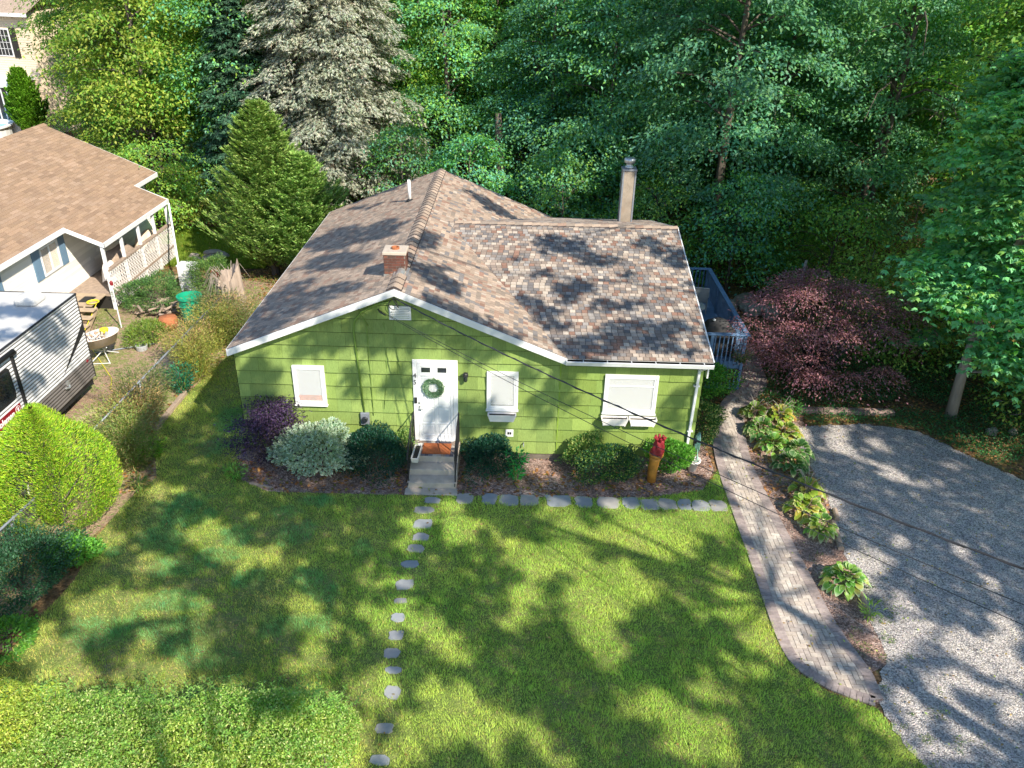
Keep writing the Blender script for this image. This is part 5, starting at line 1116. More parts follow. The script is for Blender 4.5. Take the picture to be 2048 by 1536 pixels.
sprays('red_maple', 16.0, 4.3, 2.6, 3.6, 62, 330, .095, .34, JM, 'purplish red Japanese maple beside the driveway head', 'tree', 22, zmin=.6, flat=.14, cr=.62, ry=1.8, arch=.9, stemmat='black')
# golden arborvitae
def golden():
    x, y = -3.3, -3.05; root = empty('golden_arborvitae', (x, y, 0), 'bright lime yellow egg shaped arborvitae leaning over the fence on the left', 'shrub'); n = 52000
    f = rng.random(n)**.8; z = .08+2.85*f; prof = np.interp(z, [0, .15, .5, 1.0, 1.5, 2.0, 2.4, 2.7, 2.88, 2.97], [.45, .68, .98, 1.12, 1.06, .86, .62, .38, .2, .05]); a = rng.uniform(0, 2*PI, n)
    dd = np.stack([np.cos(a), np.sin(a), (z-1.2)/1.6], 1); lp = lump(unit(dd), 220, .85, 5); q = prof*np.clip(lp, .6, 1.3)*.98*rng.uniform(.74, 1.0, n)
    P = np.stack([x+q*np.cos(a), y+q*np.sin(a)*.95, z], 1); Dr = unit(np.stack([np.cos(a)*.75, np.sin(a)*.75, np.full(n, .75)], 1)+rng.normal(0, .28, (n, 3))); tang = np.stack([-np.sin(a), np.cos(a), np.zeros(n)], 1); Nn = unit(tang*rng.normal(0, 1, (n, 1))+dd*.8)
    lv = Leaves(); lv.add(P, Dr, Nn, rng.uniform(.05, .11, n), rng.uniform(.010, .022, n), pick([(.22, .34, .014), (.16, .29, .016), (.28, .37, .02), (.09, .20, .015), (.26, .26, .05)], n, .25), .1)
    link('foliage', lv.mesh('foliage'), M['needle'], root)
    mb = MB(); mb.tube([(x, y, -.05), (x, y, 1.2), (x, y, 2.6)], [.10, .07, .02], 8)
    for i in range(14): a = i*.9; mb.tube([(x, y, .3+i*.12), (x+.7*math.cos(a), y+.7*math.sin(a), .9+i*.12)], [.03, .008], 5)
    mb.build('trunk', M['bark'], root)
golden()
# privet hedge at the bottom left
def hedge():
    root = empty('privet_hedge', (1, -9.4, 0), 'loose leafy privet hedge with long shoots across the bottom left', 'hedge'); lv = Leaves(); n = 105000
    x = rng.uniform(-4.6, 4.5, n); y = rng.uniform(-11.6, -8.25, n); P2 = np.stack([x, y], 1)
    top = .95+.4*(vnoise(P2, 1.6, 41)-.5)+.35*(vnoise(P2, 5, 42)-.5)+.12-1.0*np.clip((y+8.62)/.35, 0, 1)**2-.7*np.clip((x-3.9)/.6, 0, 1)**2; z = top-rng.exponential(.17, n); k = (z > .04); x, y, z = x[k], y[k], z[k]; n = len(x)
    P = np.stack([x, y, z], 1); lf = np.clip((-x+.3)/2.6, 0, 1)*.85+.5*(vnoise(P, 2, 44)-.5)
    C = pick([(.10, .21, .04), (.15, .27, .06), (.07, .16, .03), (.19, .31, .09), (.28, .36, .17)], n); Y = pick([(.30, .36, .03), (.25, .33, .03), (.38, .38, .05)], n); w = np.clip(lf, 0, 1)[:, None]; C = C*(1-w)+Y*w
    Dr = unit(rng.normal(0, 1, (n, 3))+(0, 0, .3)); lv.add(P, Dr, unit(rng.normal(0, .5, (n, 3))+(0, 0, 1)), rng.uniform(.035, .065, n), rng.uniform(.016, .028, n), C, .1)
    # shoots standing out of the hedge
    mb = MB(); r = random.Random(6)
    for i in range(900):
        sx = r.uniform(-3.2, 4.3) if i % 3 else r.uniform(1.8, 4.0); sy = r.uniform(-10.6, -8.35) if i % 2 else r.uniform(-8.7, -8.3); zz = .75 if sy < -8.6 else .45; L_ = r.uniform(.25, .6); ax, ay = r.gauss(0, .25), r.gauss(.12, .25)
        pts = [np.array([sx+ax*t*L_, sy+ay*t*L_, zz+L_*t-(.15*t*t)]) for t in np.linspace(0, 1, 9)]; mb.tube(pts[::2], [.005, .004, .003, .002, .001], 4, cap=False)
        for j, p in enumerate(pts[1:]):
            for s in (-1, 1):
                a = j*1.2+s*1.5; lv.add(np.array([p]), np.array([[math.cos(a), math.sin(a), .35]]), np.array([[0, 0, 1.]]), .06, .024, pick([(.11, .24, .06), (.17, .32, .09)], 1))
    link('foliage', lv.mesh('foliage'), M['leaf'], root); mb.build('shoots', M['bark'], root)
    mb = MB()
    for i in range(90): sx, sy = r.uniform(-4.4, 4.3), r.uniform(-11.4, -8.8); mb.tube([(sx, sy, -.02), (sx+r.gauss(0, .1), sy+r.gauss(0, .1), .75)], [.018, .008], 5)
    mb.build('stems', M['bark'], root)
hedge()
# hostas
def hosta(x, y, R, n, lab, seed, pal='yel', stalks=5, big=1.0):
    root = empty('hosta', (x, y, 0), lab, 'hosta', 'hostas along the walkway'); r = np.random.default_rng(seed); V = []; F = []; C = []
    pals = {'yel': [(.13, .22, .03), (.18, .26, .04), (.08, .18, .03), (.24, .22, .05)], 'gr': [(.06, .15, .035), (.08, .19, .04), (.05, .13, .035)]}[pal]
    for i in range(n):
        a = r.uniform(0, 2*PI); ring = r.random(); L = big*r.uniform(.17, .25); W_ = L*.62; rad_ = R*(.15+.75*ring); el = .95-.95*ring+r.normal(0, .1)
        base = np.array([x+rad_*math.cos(a)*.75, y+rad_*math.sin(a)*.75, .16+.20*(1-ring)+.04*r.random()]); d = np.array([math.cos(a)*math.cos(el), math.sin(a)*math.cos(el), math.sin(el)]); s = np.array([-math.sin(a), math.cos(a), 0])+r.normal(0, .15, 3)
        c = np.array(pals[r.integers(len(pals))])*r.uniform(.8, 1.2); edge = np.array([.34, .37, .20]) if r.random() < .75 else c*1.3; b = len(V); prof = [(.0, .03), (.2, .62), (.45, 1), (.72, .8), (.92, .35), (1.0, .02)]
        for t, w in prof:
            p = base+d*L*t; p[2] -= .55*L*t*t*(.4+ring); up = np.array([0, 0, 1.])
            for q in (-1, -.78, 0, .78, 1): V.append(p+s*W_*.5*w*q+up*(.018*abs(q)*w)); C.append(edge if abs(q) == 1 or t >= .92 else c*(1.05 if q else .9))
        for k in range(5):
            for q in range(4): F.append((b+k*5+q, b+k*5+q+1, b+(k+1)*5+q+1, b+(k+1)*5+q))
    link('leaves', npmesh('hosta_leaves', V, F, C), M['leaf'], root); mb = MB()
    for i in range(n): 
        pass
    for i in range(14): a = r.uniform(0, 6.3); mb.tube([(x, y, 0), (x+R*.4*math.cos(a), y+R*.4*math.sin(a), .22)], [.008, .006], 4)
    mb.build('leaf_stalks', M['wireg'], root)
    if stalks:
        mb = MB()
        for i in range(stalks):
            a = r.uniform(0, 6.3); h = r.uniform(.5, .75); mb.tube([(x, y, .1), (x+.12*math.cos(a), y+.12*math.sin(a), h*.8), (x+.28*math.cos(a), y+.28*math.sin(a), h), (x+.36*math.cos(a), y+.36*math.sin(a), h-.08)], [.007, .006, .011, .008], 5)
        mb.build('flower_stalks', M['palebark'], root)
hl_ = [(13.75, 2.35, .4, 40, 'yellowish hosta with tall dry flower stalks at the top of the border', 'yel', 7), (14.45, 2.25, .38, 36, 'hosta with flower stalks nearest the driveway head', 'yel', 6), (13.7, 1.5, .42, 44, 'green hosta against the walkway in the upper border', 'gr', 2), (14.35, 1.35, .42, 44, 'gold green hosta against the gravel in the upper border', 'yel', 1),
       (13.85, .65, .44, 48, 'large hosta midway down the upper border by the walkway', 'yel', 0), (14.4, .4, .36, 36, 'green hosta midway down the upper border by the gravel', 'gr', 1), (14.05, -.2, .40, 40, 'hosta at the lower end of the upper border', 'gr', 2),
       (14.1, -1.35, .40, 38, 'hosta with several flower stalks at the top of the middle group', 'yel', 6), (13.85, -2.05, .46, 40, 'broad hosta with cream edged round leaves in the middle group', 'yel', 1), (14.0, -2.75, .30, 18, 'hosta with big cream edged leaves at the foot of the middle group', 'yel', 0), (13.95, -4.5, .46, 52, 'isolated cream edged hosta halfway down the walkway border', 'yel', 0)]
for i, (x, y, R, n, lab, p, s) in enumerate(hl_): hosta(x, y, R*1.15, int(n*2.2), lab, 60+i, p, s, 1.0)
# small tufted plants
def tuft(name, x, y, R, h, n, ls, lw, pal, lab, cat='plant', seed=1, group=None, mat='leaf'):
    root = empty(name, (x, y, 0), lab, cat, group); r = np.random.default_rng(seed); a = r.uniform(0, 2*PI, n); f = r.random(n)
    z = h*r.random(n)**.8; q = R*(.25+.75*f)*(.4+.6*z/h); P = np.stack([x+q*np.cos(a), y+q*np.sin(a), z], 1); Dr = unit(np.stack([np.cos(a), np.sin(a), .7+r.normal(0, .4, n)], 1)+r.normal(0, .3, (n, 3)))
    lv = Leaves(); lv.add(P, Dr, unit(r.normal(0, .4, (n, 3))+(0, 0, 1)), r.uniform(ls*.6, ls*1.2, n), ls*lw, pick(pal, n), .2); link('leaves', lv.mesh('leaves'), M[mat], root)
    mb = MB()
    for i in range(8): t = r.uniform(0, 6.3); mb.tube([(x, y, 0), (x+R*.5*math.cos(t), y+R*.5*math.sin(t), h*.85)], [.01, .004], 4)
    mb.build('stems', M['wireg'], root)
tuft('sumac_seedling', 6.98, -1.05, .30, .85, 260, .12, .32, [(.03, .28, .06), (.05, .34, .08)], 'bright emerald feathery seedling right of the dark step shrub', seed=2)
tuft('lily_plant', 14.1, -5.45, .22, .35, 60, .16, .2, [(.10, .22, .04), (.2, .3, .08)], 'small spiky plant at the lower end of the log edging', seed=3)
tuft('weed', .05, -1.25, .35, .35, 220, .09, .3, [(.12, .26, .04), (.2, .34, .06)], 'light green weedy plant on the lawn below the purple bush', seed=4)
tuft('fern', 14.9, 2.55, .35, .5, 260, .1, .25, [(.04, .16, .04), (.08, .2, .05)], 'fern like plant beside the landscape timber', seed=5)
tuft('hanging_plant', 13.6, 3.95, .38, .35, 600, .08, .3, [(.10, .13, .06), (.18, .2, .09), (.07, .1, .05)], 'trailing grey green plant hanging on the deck corner post', seed=6).__class__
for o in list(D.objects):
    if o.name.startswith('hanging_plant'): o.location.z = 1.0
w = [(-3.3, 7.3, 'brown green weeds crowding the fence beside the stump'), (-2.6, 7.0, 'tall weeds between stump and house shadow'), (-3.0, 5.9, 'dense dry weeds at the middle of the fence'), (-2.3, 6.3, 'yellowish weeds at the edge of the house shadow'), (-3.2, 4.6, 'tangled weeds right of the fence rail'), (-2.7, 3.9, 'reddish dry weeds above the weathered timber'), (-3.3, 1.6, 'dry brown weeds with pale seed heads by the lower fence'), (-3.1, .5, 'straggly weeds left of the timber end'), (-3.2, -.4, 'brown weeds behind the golden arborvitae'), (-2.6, -.9, 'weeds between golden arborvitae and lawn edge')]
WP = [[(.12, .15, .04), (.2, .16, .07), (.08, .13, .03)], [(.24, .2, .09), (.3, .22, .12), (.14, .15, .05)], [(.16, .2, .04), (.25, .25, .07)]]
for i, (x, y, lab) in enumerate(w): tuft('weeds', x, y, .95, 1.35, 4200, .10, .2, WP[i % 3], lab, 'weeds', 70+i)
tuft('phlox_plant', -2.85, 3.0, .5, .85, 700, .13, .25, [(.02, .14, .09), (.03, .18, .1), (.02, .1, .06)], 'dark teal leafy plant above the end of the weathered timber', seed=7)
tuft('lily_clump', -2.35, -.35, .38, .42, 340, .18, .16, [(.12, .30, .03), (.08, .22, .03), (.2, .34, .05)], 'bright green strappy clump right of the golden arborvitae', seed=8)
tuft('lily_clump', -2.0, -1.95, .28, .5, 120, .2, .15, [(.05, .13, .03), (.2, .2, .08)], 'dark droopy lily clump at the right foot of the golden arborvitae', seed=9)
shrub('dark_shrub', -3.05, -5.3, .95, 1.0, .95, 11000, .06, [(.02, .07, .04), (.03, .10, .05), (.015, .05, .03)], 'dark blue green shrub at the left edge above the hedge', seed=31)
shrub('leafy_shrub', -2.45, -4.35, .5, .35, .5, 2600, .075, [(.08, .22, .03), (.05, .16, .03)], 'low bright leafy shrub below the golden arborvitae', seed=32)
shrub('leafy_shrub', -2.35, -6.9, .5, .5, .6, 2600, .07, [(.05, .15, .03), (.08, .2, .03)], 'low green shrub where the dark shrub meets the hedge', seed=33)
JU = [(.05, .13, .03), (.08, .18, .04), (.12, .22, .05), (.03, .08, .03)]
shrub('yard_conifer', -6.2, 9.0, .95, .8, 1.15, 9000, .11, JU, 'low spreading green conifer in front of the lattice porch', lw=.16, mat='needle', seed=34, k=60, amp=.4)
shrub('yard_conifer', -4.5, 10.2, .65, .65, 1.5, 6500, .11, JU, 'upright dark green conifer behind the green bin', lw=.16, mat='needle', seed=35, k=60, amp=.4)
shrub('yard_bush', -5.3, 6.5, .5, .8, .5, 2200, .13, [(.14, .2, .04), (.09, .16, .03)], 'low ferny growth between the drum and the fence', lw=.2, seed=36)
YG = [(.16, .24, .03), (.22, .27, .05), (.10, .18, .03), (.26, .22, .07)]
for i, (x, y, rx, h, lab) in enumerate([(-8.2, 18.6, 1.5, 1.5, 'yellow green bush mass just behind the neighbour roof corner'), (-6.3, 19.6, 1.4, 1.5, 'lime green bush behind the bright grass patch'), (-4.6, 18.6, 1.1, 1.7, 'bush with orange tinted leaves left of the small spruce'), (-9.8, 21, 1.6, 2.2, 'green bush under the leaning tree trunk')]): shrub('bush', x, y, rx, rx*.8, h, 6500, .13, YG, lab, 'bush', lw=.35, seed=80+i, up=.5, k=60, amp=.35)
# bright back lawn
def backgrass():
    n = 60000; P = np.stack([rng.uniform(-9, -3.5, n), rng.uniform(13.4, 18.6, n)], 1); a = rng.uniform(0, 6.3, n); h = rng.uniform(.06, .14, n); z = np.zeros(n); w = .012
    V = np.stack([np.c_[P[:, 0]-np.sin(a)*w, P[:, 1]+np.cos(a)*w, z], np.c_[P[:, 0]+np.sin(a)*w, P[:, 1]-np.cos(a)*w, z], np.c_[P[:, 0]+np.cos(a)*h*.6, P[:, 1]+np.sin(a)*h*.6, h]], 1).reshape(-1, 3)
    tag(link('back_grass', npmesh('bg', V, np.arange(3*n).reshape(n, 3), pick([(.15, .27, .03), (.2, .3, .04), (.12, .22, .03)], n)), M['grass']), 'bright yellow green grass patch behind the yards', 'grass', kind='stuff')
    # ground cover beyond the driveway, weeds in the trailer yard
    n = 100000; P = np.stack([rng.uniform(12.5, 25, n), rng.uniform(-3, 9, n)], 1); k = ~inpoly(P, DRIVE) & ~inpoly(P, LE+RE[::-1]) & ~inpoly(P, [(11, 3.9), (13.9, 3.9), (13.9, 10), (11, 10)]) & (vnoise(P, .6, 51)*.6+vnoise(P, 2.2, 52)*.4 > .30) & ((P[:, 0] > 15.2) | (P[:, 1] > 3.2)) & (P[:, 1] < 12-P[:, 0]*.2); P = P[k]
    d = P[:, 1]-0; n = len(P); Q = np.c_[P, rng.uniform(.02, .22, n)]; lv = Leaves(); lv.add(Q, unit(rng.normal(0, 1, (n, 3))+(0, 0, .2)), unit(rng.normal(0, .4, (n, 3))+(0, 0, 1)), rng.uniform(.04, .09, n), .03, pick([(.03, .11, .035), (.05, .15, .04), (.02, .08, .03)], n))
    tag(link('ground_cover', lv.mesh('gc'), M['leaf']), 'dark green ground cover round the head of the driveway', 'ground cover', kind='stuff')
    n = 26000; P = np.stack([rng.uniform(-9, -2.3, n), rng.uniform(-7, 12.5, n)], 1); k = (vnoise(P, .8, 61)*.6+vnoise(P, 3, 62)*.4 > .5) & ~inpoly(P, [(-7.7, -8), (-5.2, -8), (-5.2, 2.9), (-7.7, 2.9)]) & ~((P[:, 0] < -7.4) & (P[:, 1] > 8.8)); P = P[k]; n = len(P); Q = np.c_[P, rng.uniform(.01, .10, n)]
    lv = Leaves(); lv.add(Q, unit(rng.normal(0, 1, (n, 3))+(0, 0, .6)), unit(rng.normal(0, .5, (n, 3))+(0, 0, 1)), rng.uniform(.05, .1, n), .022, pick([(.12, .2, .03), (.2, .22, .06), (.08, .15, .03)], n)); tag(link('yard_weeds', lv.mesh('yw'), M['leaf']), 'patchy low weeds over the trailer yard dirt', 'weeds', kind='stuff')
backgrass()
def drive_weeds():
    n = 9000; P = np.stack([rng.normal(14.15, .35, n), rng.uniform(-9.5, -.5, n)], 1); k = (vnoise(P, 1.3, 91)*.5+vnoise(P, 4, 92)*.5 > .56) & ~inpoly(P, LE+RE[::-1]); P = P[k]
    Q2 = np.stack([rng.uniform(14.5, 21, 2500), rng.uniform(-9, 2, 2500)], 1); Q2 = Q2[vnoise(Q2, .9, 93)*.4+vnoise(Q2, 5, 94)*.6 > .80]; P = np.r_[P, Q2]; n = len(P); Q = np.c_[P, rng.uniform(.004, .03, n)]
    lv = Leaves(); lv.add(Q, unit(np.c_[rng.normal(0, 1, (n, 2)), rng.uniform(.1, .9, n)]), unit(rng.normal(0, .5, (n, 3))+(0, 0, 1)), rng.uniform(.03, .08, n), .014, pick([(.10, .17, .04), (.17, .2, .06), (.06, .12, .03)], n)); tag(link('driveway_weeds', lv.mesh('dw'), M['leaf']), 'scattered low weeds along the walkway side of the gravel driveway', 'weeds', kind='stuff')
    n = 1500; P = np.stack([rng.uniform(-2, 21, n), rng.uniform(-9.5, 2, n)], 1); n = len(P); lv = Leaves(); lv.add(np.c_[P, rng.uniform(.03, .06, n)], unit(np.c_[rng.normal(0, 1, (n, 2)), rng.normal(0, .15, n)]), unit(rng.normal(0, .2, (n, 3))+(0, 0, 1)), rng.uniform(.04, .08, n), .04, pick([(.26, .15, .05), (.34, .24, .09), (.18, .1, .05), (.3, .3, .08)], n)); tag(link('fallen_leaves', lv.mesh('fl'), M['leaf']), 'few dry leaves fallen on lawn, walkway and gravel', 'fallen leaves', kind='stuff')
drive_weeds()

# ================================================================ TREES
def crown(seed, R, z0, z1, ncl, nl, ls, pal, cr=1.0, flat=.22, lw=.55, cz=None, fill=.35):
    r = np.random.default_rng(seed); lv = Leaves(); cs = []
    for i in range(ncl):
        a = r.uniform(0, 2*PI); f = r.random(); z = z0+(z1-z0)*f; q = (r.uniform(fill, 1))**.7; Rz = R*math.sqrt(max(.06, 1-((f-.38)/.66)**2)); c = np.array([Rz*q*math.cos(a), Rz*q*math.sin(a), z]); cs.append(c)
        s = r.uniform(.65, 1.25)*cr; n = int(nl*s*s); o = r.normal(size=(n, 3))*np.array([s, s, s*flat])*.55; g = c[:2]/max(np.linalg.norm(c[:2]), .1); out = o[:, 0]*g[0]+o[:, 1]*g[1]
        o[:, 2] -= .32*out+.12*(o[:, 0]**2+o[:, 1]**2); P = c+o; Dr = unit(np.c_[np.tile(g, (n, 1))*.5+r.normal(0, .6, (n, 2)), -.35+r.normal(0, .3, n)]); Nn = unit(np.c_[g[0]*.35+r.normal(0, .35, n), g[1]*.35+r.normal(0, .35, n), np.ones(n)])
        lv.add(P, Dr, Nn, r.uniform(ls*.65, ls*1.25, n), ls*lw, pick(pal, n, .16)*r.uniform(.78, 1.25), .15)
    return lv.mesh('crown'), cs
def trunk_mesh(seed, H, r0_, cs, zl=None, lean=(0, 0), nl=22):
    r = random.Random(seed); mb = MB(); pts = [(lean[0]*t+.15*math.sin(t*4+seed), lean[1]*t+.12*math.cos(t*3+seed)-.12*math.cos(seed), H*t-.1) for t in np.linspace(0, 1, 7)]; mb.tube(pts, [r0_*(1.25 if i == 0 else 1-.13*i) for i in range(7)], 9)
    for c in r.sample(cs, min(nl, len(cs))):
        t = max(.12, min(.92, (c[2]-.22*math.hypot(c[0], c[1]))/H)); i = min(int(t*6), 5); u = t*6-i; b = Vector(pts[i]).lerp(Vector(pts[i+1]), u); e_ = Vector(c); m_ = b.lerp(e_, .5)+Vector((0, 0, .25)); mb.tube([b, m_, e_], [r0_*.32*(1-t*.5), r0_*.18, .02], 5)
    me = D.meshes.new('trunk'); me.from_pydata(mb.v, [], mb.f); me.update(); me.polygons.foreach_set('use_smooth', [True]*len(me.polygons)); return me
def tree_proto(seed, R, z0, z1, ncl, nl, ls, pal, tr=.2, **k):
    cm, cs = crown(seed, R, z0, z1, ncl, nl, ls, pal, **k); tm = trunk_mesh(seed, z1*.93, tr, cs); cm.materials.append(M['leaf']); tm.materials.append(M['bark']); return cm, tm
def tree(name, proto, x, y, lab, grp=None, rz=0, s=1.0, cat='tree', sz=1.0):
    root = empty(name, (x, y, 0), lab, cat, grp, rz); root.scale = (s, s, s*sz)
    for nm, me in (('crown', proto[0]), ('trunk', proto[1])): o = D.objects.new(nm, me); COL.objects.link(o); o.parent = root
    return root
A1 = tree_proto(1, 3.3, 2.0, 14.5, 120, 260, .175, G1+GY[:1], .22); A2 = tree_proto(2, 3.8, 3.2, 15, 120, 200, .22, G1, .27); A3 = tree_proto(3, 3.0, 1.2, 12, 110, 250, .165, G1+GT, .18)
B1 = tree_proto(4, 3.5, 2.2, 14.5, 130, 260, .175, GT, .22); B2 = tree_proto(5, 3.2, 1.4, 11.5, 120, 270, .17, GT+G1[:2], .17)
Y1 = tree_proto(6, 3.4, 2.2, 14, 120, 260, .175, GY+[(.08, .2, .03)], .2); Y2 = tree_proto(7, 3.0, 1.2, 13, 110, 260, .165, GY+G1[1:2], .16)
U1 = tree_proto(8, 1.9, .3, 4.6, 60, 170, .15, GT+G1, .07, cr=.75); U2 = tree_proto(9, 2.1, .3, 4.0, 60, 170, .14, G1+GY[:1], .07, cr=.75); U3 = tree_proto(10, 1.7, .3, 3.4, 50, 160, .13, GY, .06, cr=.7)
ZC = {'w': ('broadleaf_tree', 'tall broadleaf tree in the shaded woods behind the green house roof', 'trees in the woods behind the green house'),
      'l': ('leafy_tree', 'sunlit yellow green tree between the far house and the silver spruce', 'sunlit trees behind the tan roof'),
      'r': ('woodland_tree', 'tall leafy tree on the wooded slope right of the metal stack', 'trees on the slope right of the stack'),
      'f': ('distant_tree', 'distant tree filling the far edge of the woods', 'distant trees closing the woods')}
TR = []; ZN = {k: [] for k in ZC}
ZL = {'w': 'tree from the left among the trees behind the green house', 'l': 'sunlit tree from the left between the far house and silver spruce', 'r': 'tree from the left on the slope right of the stack', 'f': 'tree from the left in the %s distant row of the woods'}
rt = random.Random(12)
def put(proto, x, y, z, s=None, sz=1):
    n_, l_, g_ = ZC[z]; o = tree(n_, proto, x, y, l_, g_, rt.uniform(0, 6.3), s or rt.uniform(.88, 1.12), sz=sz); ZN[z].append(((x-CAMP[0])/(y-CAMP[1]), y, o))
# front rank behind the house, then further ranks
for p, x, y in ((A3, 3.0, 24.5), (B2, 8.3, 21.5), (B2, 10.6, 18.6), (A3, 9.2, 24.5), (B1, 13.6, 19.5), (A2, 5.2, 30), (A1, 1.2, 29), (B1, 10.2, 29.5), (B2, 13.4, 24.8)): put(p, x, y, 'w')
for p, x, y in ((B1, 15.0, 14.6), (B2, 17.8, 17.5), (B1, 21.0, 15.2), (B2, 18.6, 22), (A1, 22.8, 20.5), (B1, 15.8, 28), (A2, 25.4, 16.5), (Y1, 27.2, 21.5), (B1, 21, 27), (A1, 26.8, 28), (A2, 31, 25), (A1, 24.2, 10.6), (Y2, 27.6, 12.5), (A2, 31, 17)): put(p, x, y, 'r')
for p, x, y in ((Y1, -11.5, 23.5), (Y2, -14.6, 27), (Y1, -17.2, 32.5), (A1, -8.6, 26), (Y2, -12, 32), (A1, -7.2, 31), (Y1, -16.5, 38), (A3, -6.8, 23.2)): put(p, x, y, 'l')
for i in range(19):
    x = -16+i*3.4; put([A1, A2, Y1, B1, Y2][i % 5], x+rt.uniform(-1, 1), 36+rt.uniform(-2, 3)+abs(x-8)*.05, 'f', 1.05)
for i in range(17):
    x = -17+i*4.6; put([Y1, A1, A2, B1][i % 4], x+rt.uniform(-1, 1), 45+rt.uniform(-2, 4), 'f', 1.2)
for i in range(15):
    x = -20+i*6.4; put([A2, Y1, A1][i % 3], x+rt.uniform(-1.5, 1.5), 58+rt.uniform(-3, 4), 'f', 1.45)
def relabel(L, text):
    big = ORD+['twentieth']
    for i, (q, y, o) in enumerate(sorted(L, key=lambda t: t[0])): o['label'] = big[i]+' '+text
for k in 'wlr': relabel(ZN[k], ZL[k])
for lo, hi, nm in ((0, 42.0, 'nearest'), (42, 53, 'middle'), (53, 99, 'farthest')): relabel([t for t in ZN['f'] if lo <= t[1] < hi], ZL['f'] % nm)
under = [(U1, 4.8, 17.5, 'dark understory bush showing above the rear roof corner'), (U1, 8.6, 15.2, 'green layered understory tree left of the metal stack'), (U2, 12.3, 13.4, 'understory bush right behind the metal stack'), (U1, 15.2, 12.2, 'low spreading understory tree behind the deck'), (U2, 18.6, 11.2, 'understory bush behind the purple maple'), (U3, 21.2, 9.0, 'sunlit lime bush right of the purple maple'), (U3, 19.6, 6.6, 'yellow green bush under the large maple'), (U1, 22.6, 5.2, 'bush at the right edge behind the large maple trunk'),
         (U2, -9.6, 18.2, 'sunlit bush behind the neighbour roof step'), (U1, -2.2, 26, 'dark bush in the gap left of the house roof peak'), (U1, 1.6, 19, 'dark bush behind the spruce foot'), (U3, 24.4, 2.2, 'sunlit bush at the far right beyond the driveway'), (U2, 17.6, 14, 'understory bush halfway up the slope'), (U3, -13.2, 20.2, 'yellow bush close behind the tan roof ridge'), (U1, -6.0, 24.5, 'dark understory bush left of the small spruce top')]
under += [(U3, 18.9, 8.3, 'bright yellow green bush between the purple maple and the large maple'), (U3, 23.2, 7.6, 'yellow green bush behind the large maple crown'), (U3, 21.8, 1.9, 'low lime bush at the foot of the large maple')]
for i, (p, x, y, lab) in enumerate(under): tree('understory_bush', p, x, y, lab, None, i*1.3, 1.0, 'bush')
# big maple at the right edge
def big_maple():
    lv = Leaves(); r = np.random.default_rng(77); cs = []
    spec = []
    for i in range(190):
        a = r.uniform(0, 2*PI); f = r.random(); z = 1.7+8.5*f; q = r.uniform(.35, 1)**.6; Rz = 3.2*math.sqrt(max(.1, 1-((f-.32)/.75)**2)); spec.append((21.1+Rz*q*math.cos(a)*.95, 3.3+Rz*q*math.sin(a)*1.0, z))
    for c in spec:
        c = np.array(c); cs.append(c); n = 230; o = r.normal(size=(n, 3))*np.array([.8, .8, .17])*.6; g = c[:2]-np.array([20.6, 3.2]); g = g/max(np.linalg.norm(g), .1); out = o[:, 0]*g[0]+o[:, 1]*g[1]; o[:, 2] -= .35*out
        # star shaped maple leaf: two crossing kites
        P = c+o; hd = r.uniform(0, 2*PI, n); Dr = unit(np.c_[np.cos(hd), np.sin(hd), -.35+r.normal(0, .2, n)]); Nn = unit(np.c_[r.normal(0, .25, (n, 2)), np.ones(n)]); C = pick([(.11, .32, .19), (.14, .36, .20), (.09, .28, .17), (.17, .35, .12)], n, .14)*r.uniform(.8, 1.2); L_ = r.uniform(.16, .24, n)
        lv.add(P, Dr, Nn, L_, L_*.55, C, .12)
        for s in (.9, -.9): c_, s_ = math.cos(s), math.sin(s); D2 = np.c_[Dr[:, 0]*c_-Dr[:, 1]*s_, Dr[:, 0]*s_+Dr[:, 1]*c_, Dr[:, 2]]; lv.add(P+Dr*L_[:, None]*.1, D2, Nn, L_*.8, L_*.42, C, .12)
    root = empty('maple_tree', (19.55, 2.75, 0), 'large broad leaved maple with pale trunk at the right edge of the driveway', 'tree'); link('crown', lv.mesh('crown'), M['leaf'], root)
    mb = MB(); tp = [Vector((19.57, 2.76, -.1)), Vector((19.5, 2.76, 1.5)), Vector((19.55, 2.8, 3.2)), Vector((20.1, 3.0, 5.5)), Vector((20.6, 3.2, 8.5)), Vector((20.8, 3.3, 10.5))]; mb.tube(tp, [.17, .135, .125, .10, .07, .03], 10)
    rr2 = random.Random(3)
    for c in rr2.sample(cs, 20): t = max(1.6, min(9, c[2]-.5)); i = min(range(5), key=lambda k: abs(tp[k].z-t)); i = max(i, 1); b = tp[i]; mb.tube([b, b.lerp(Vector(c), .5)+Vector((0, 0, .15)), Vector(c)], [.03, .018, .006], 5)
    mb.build('trunk', M['palebark'], root, smooth=True)
big_maple()
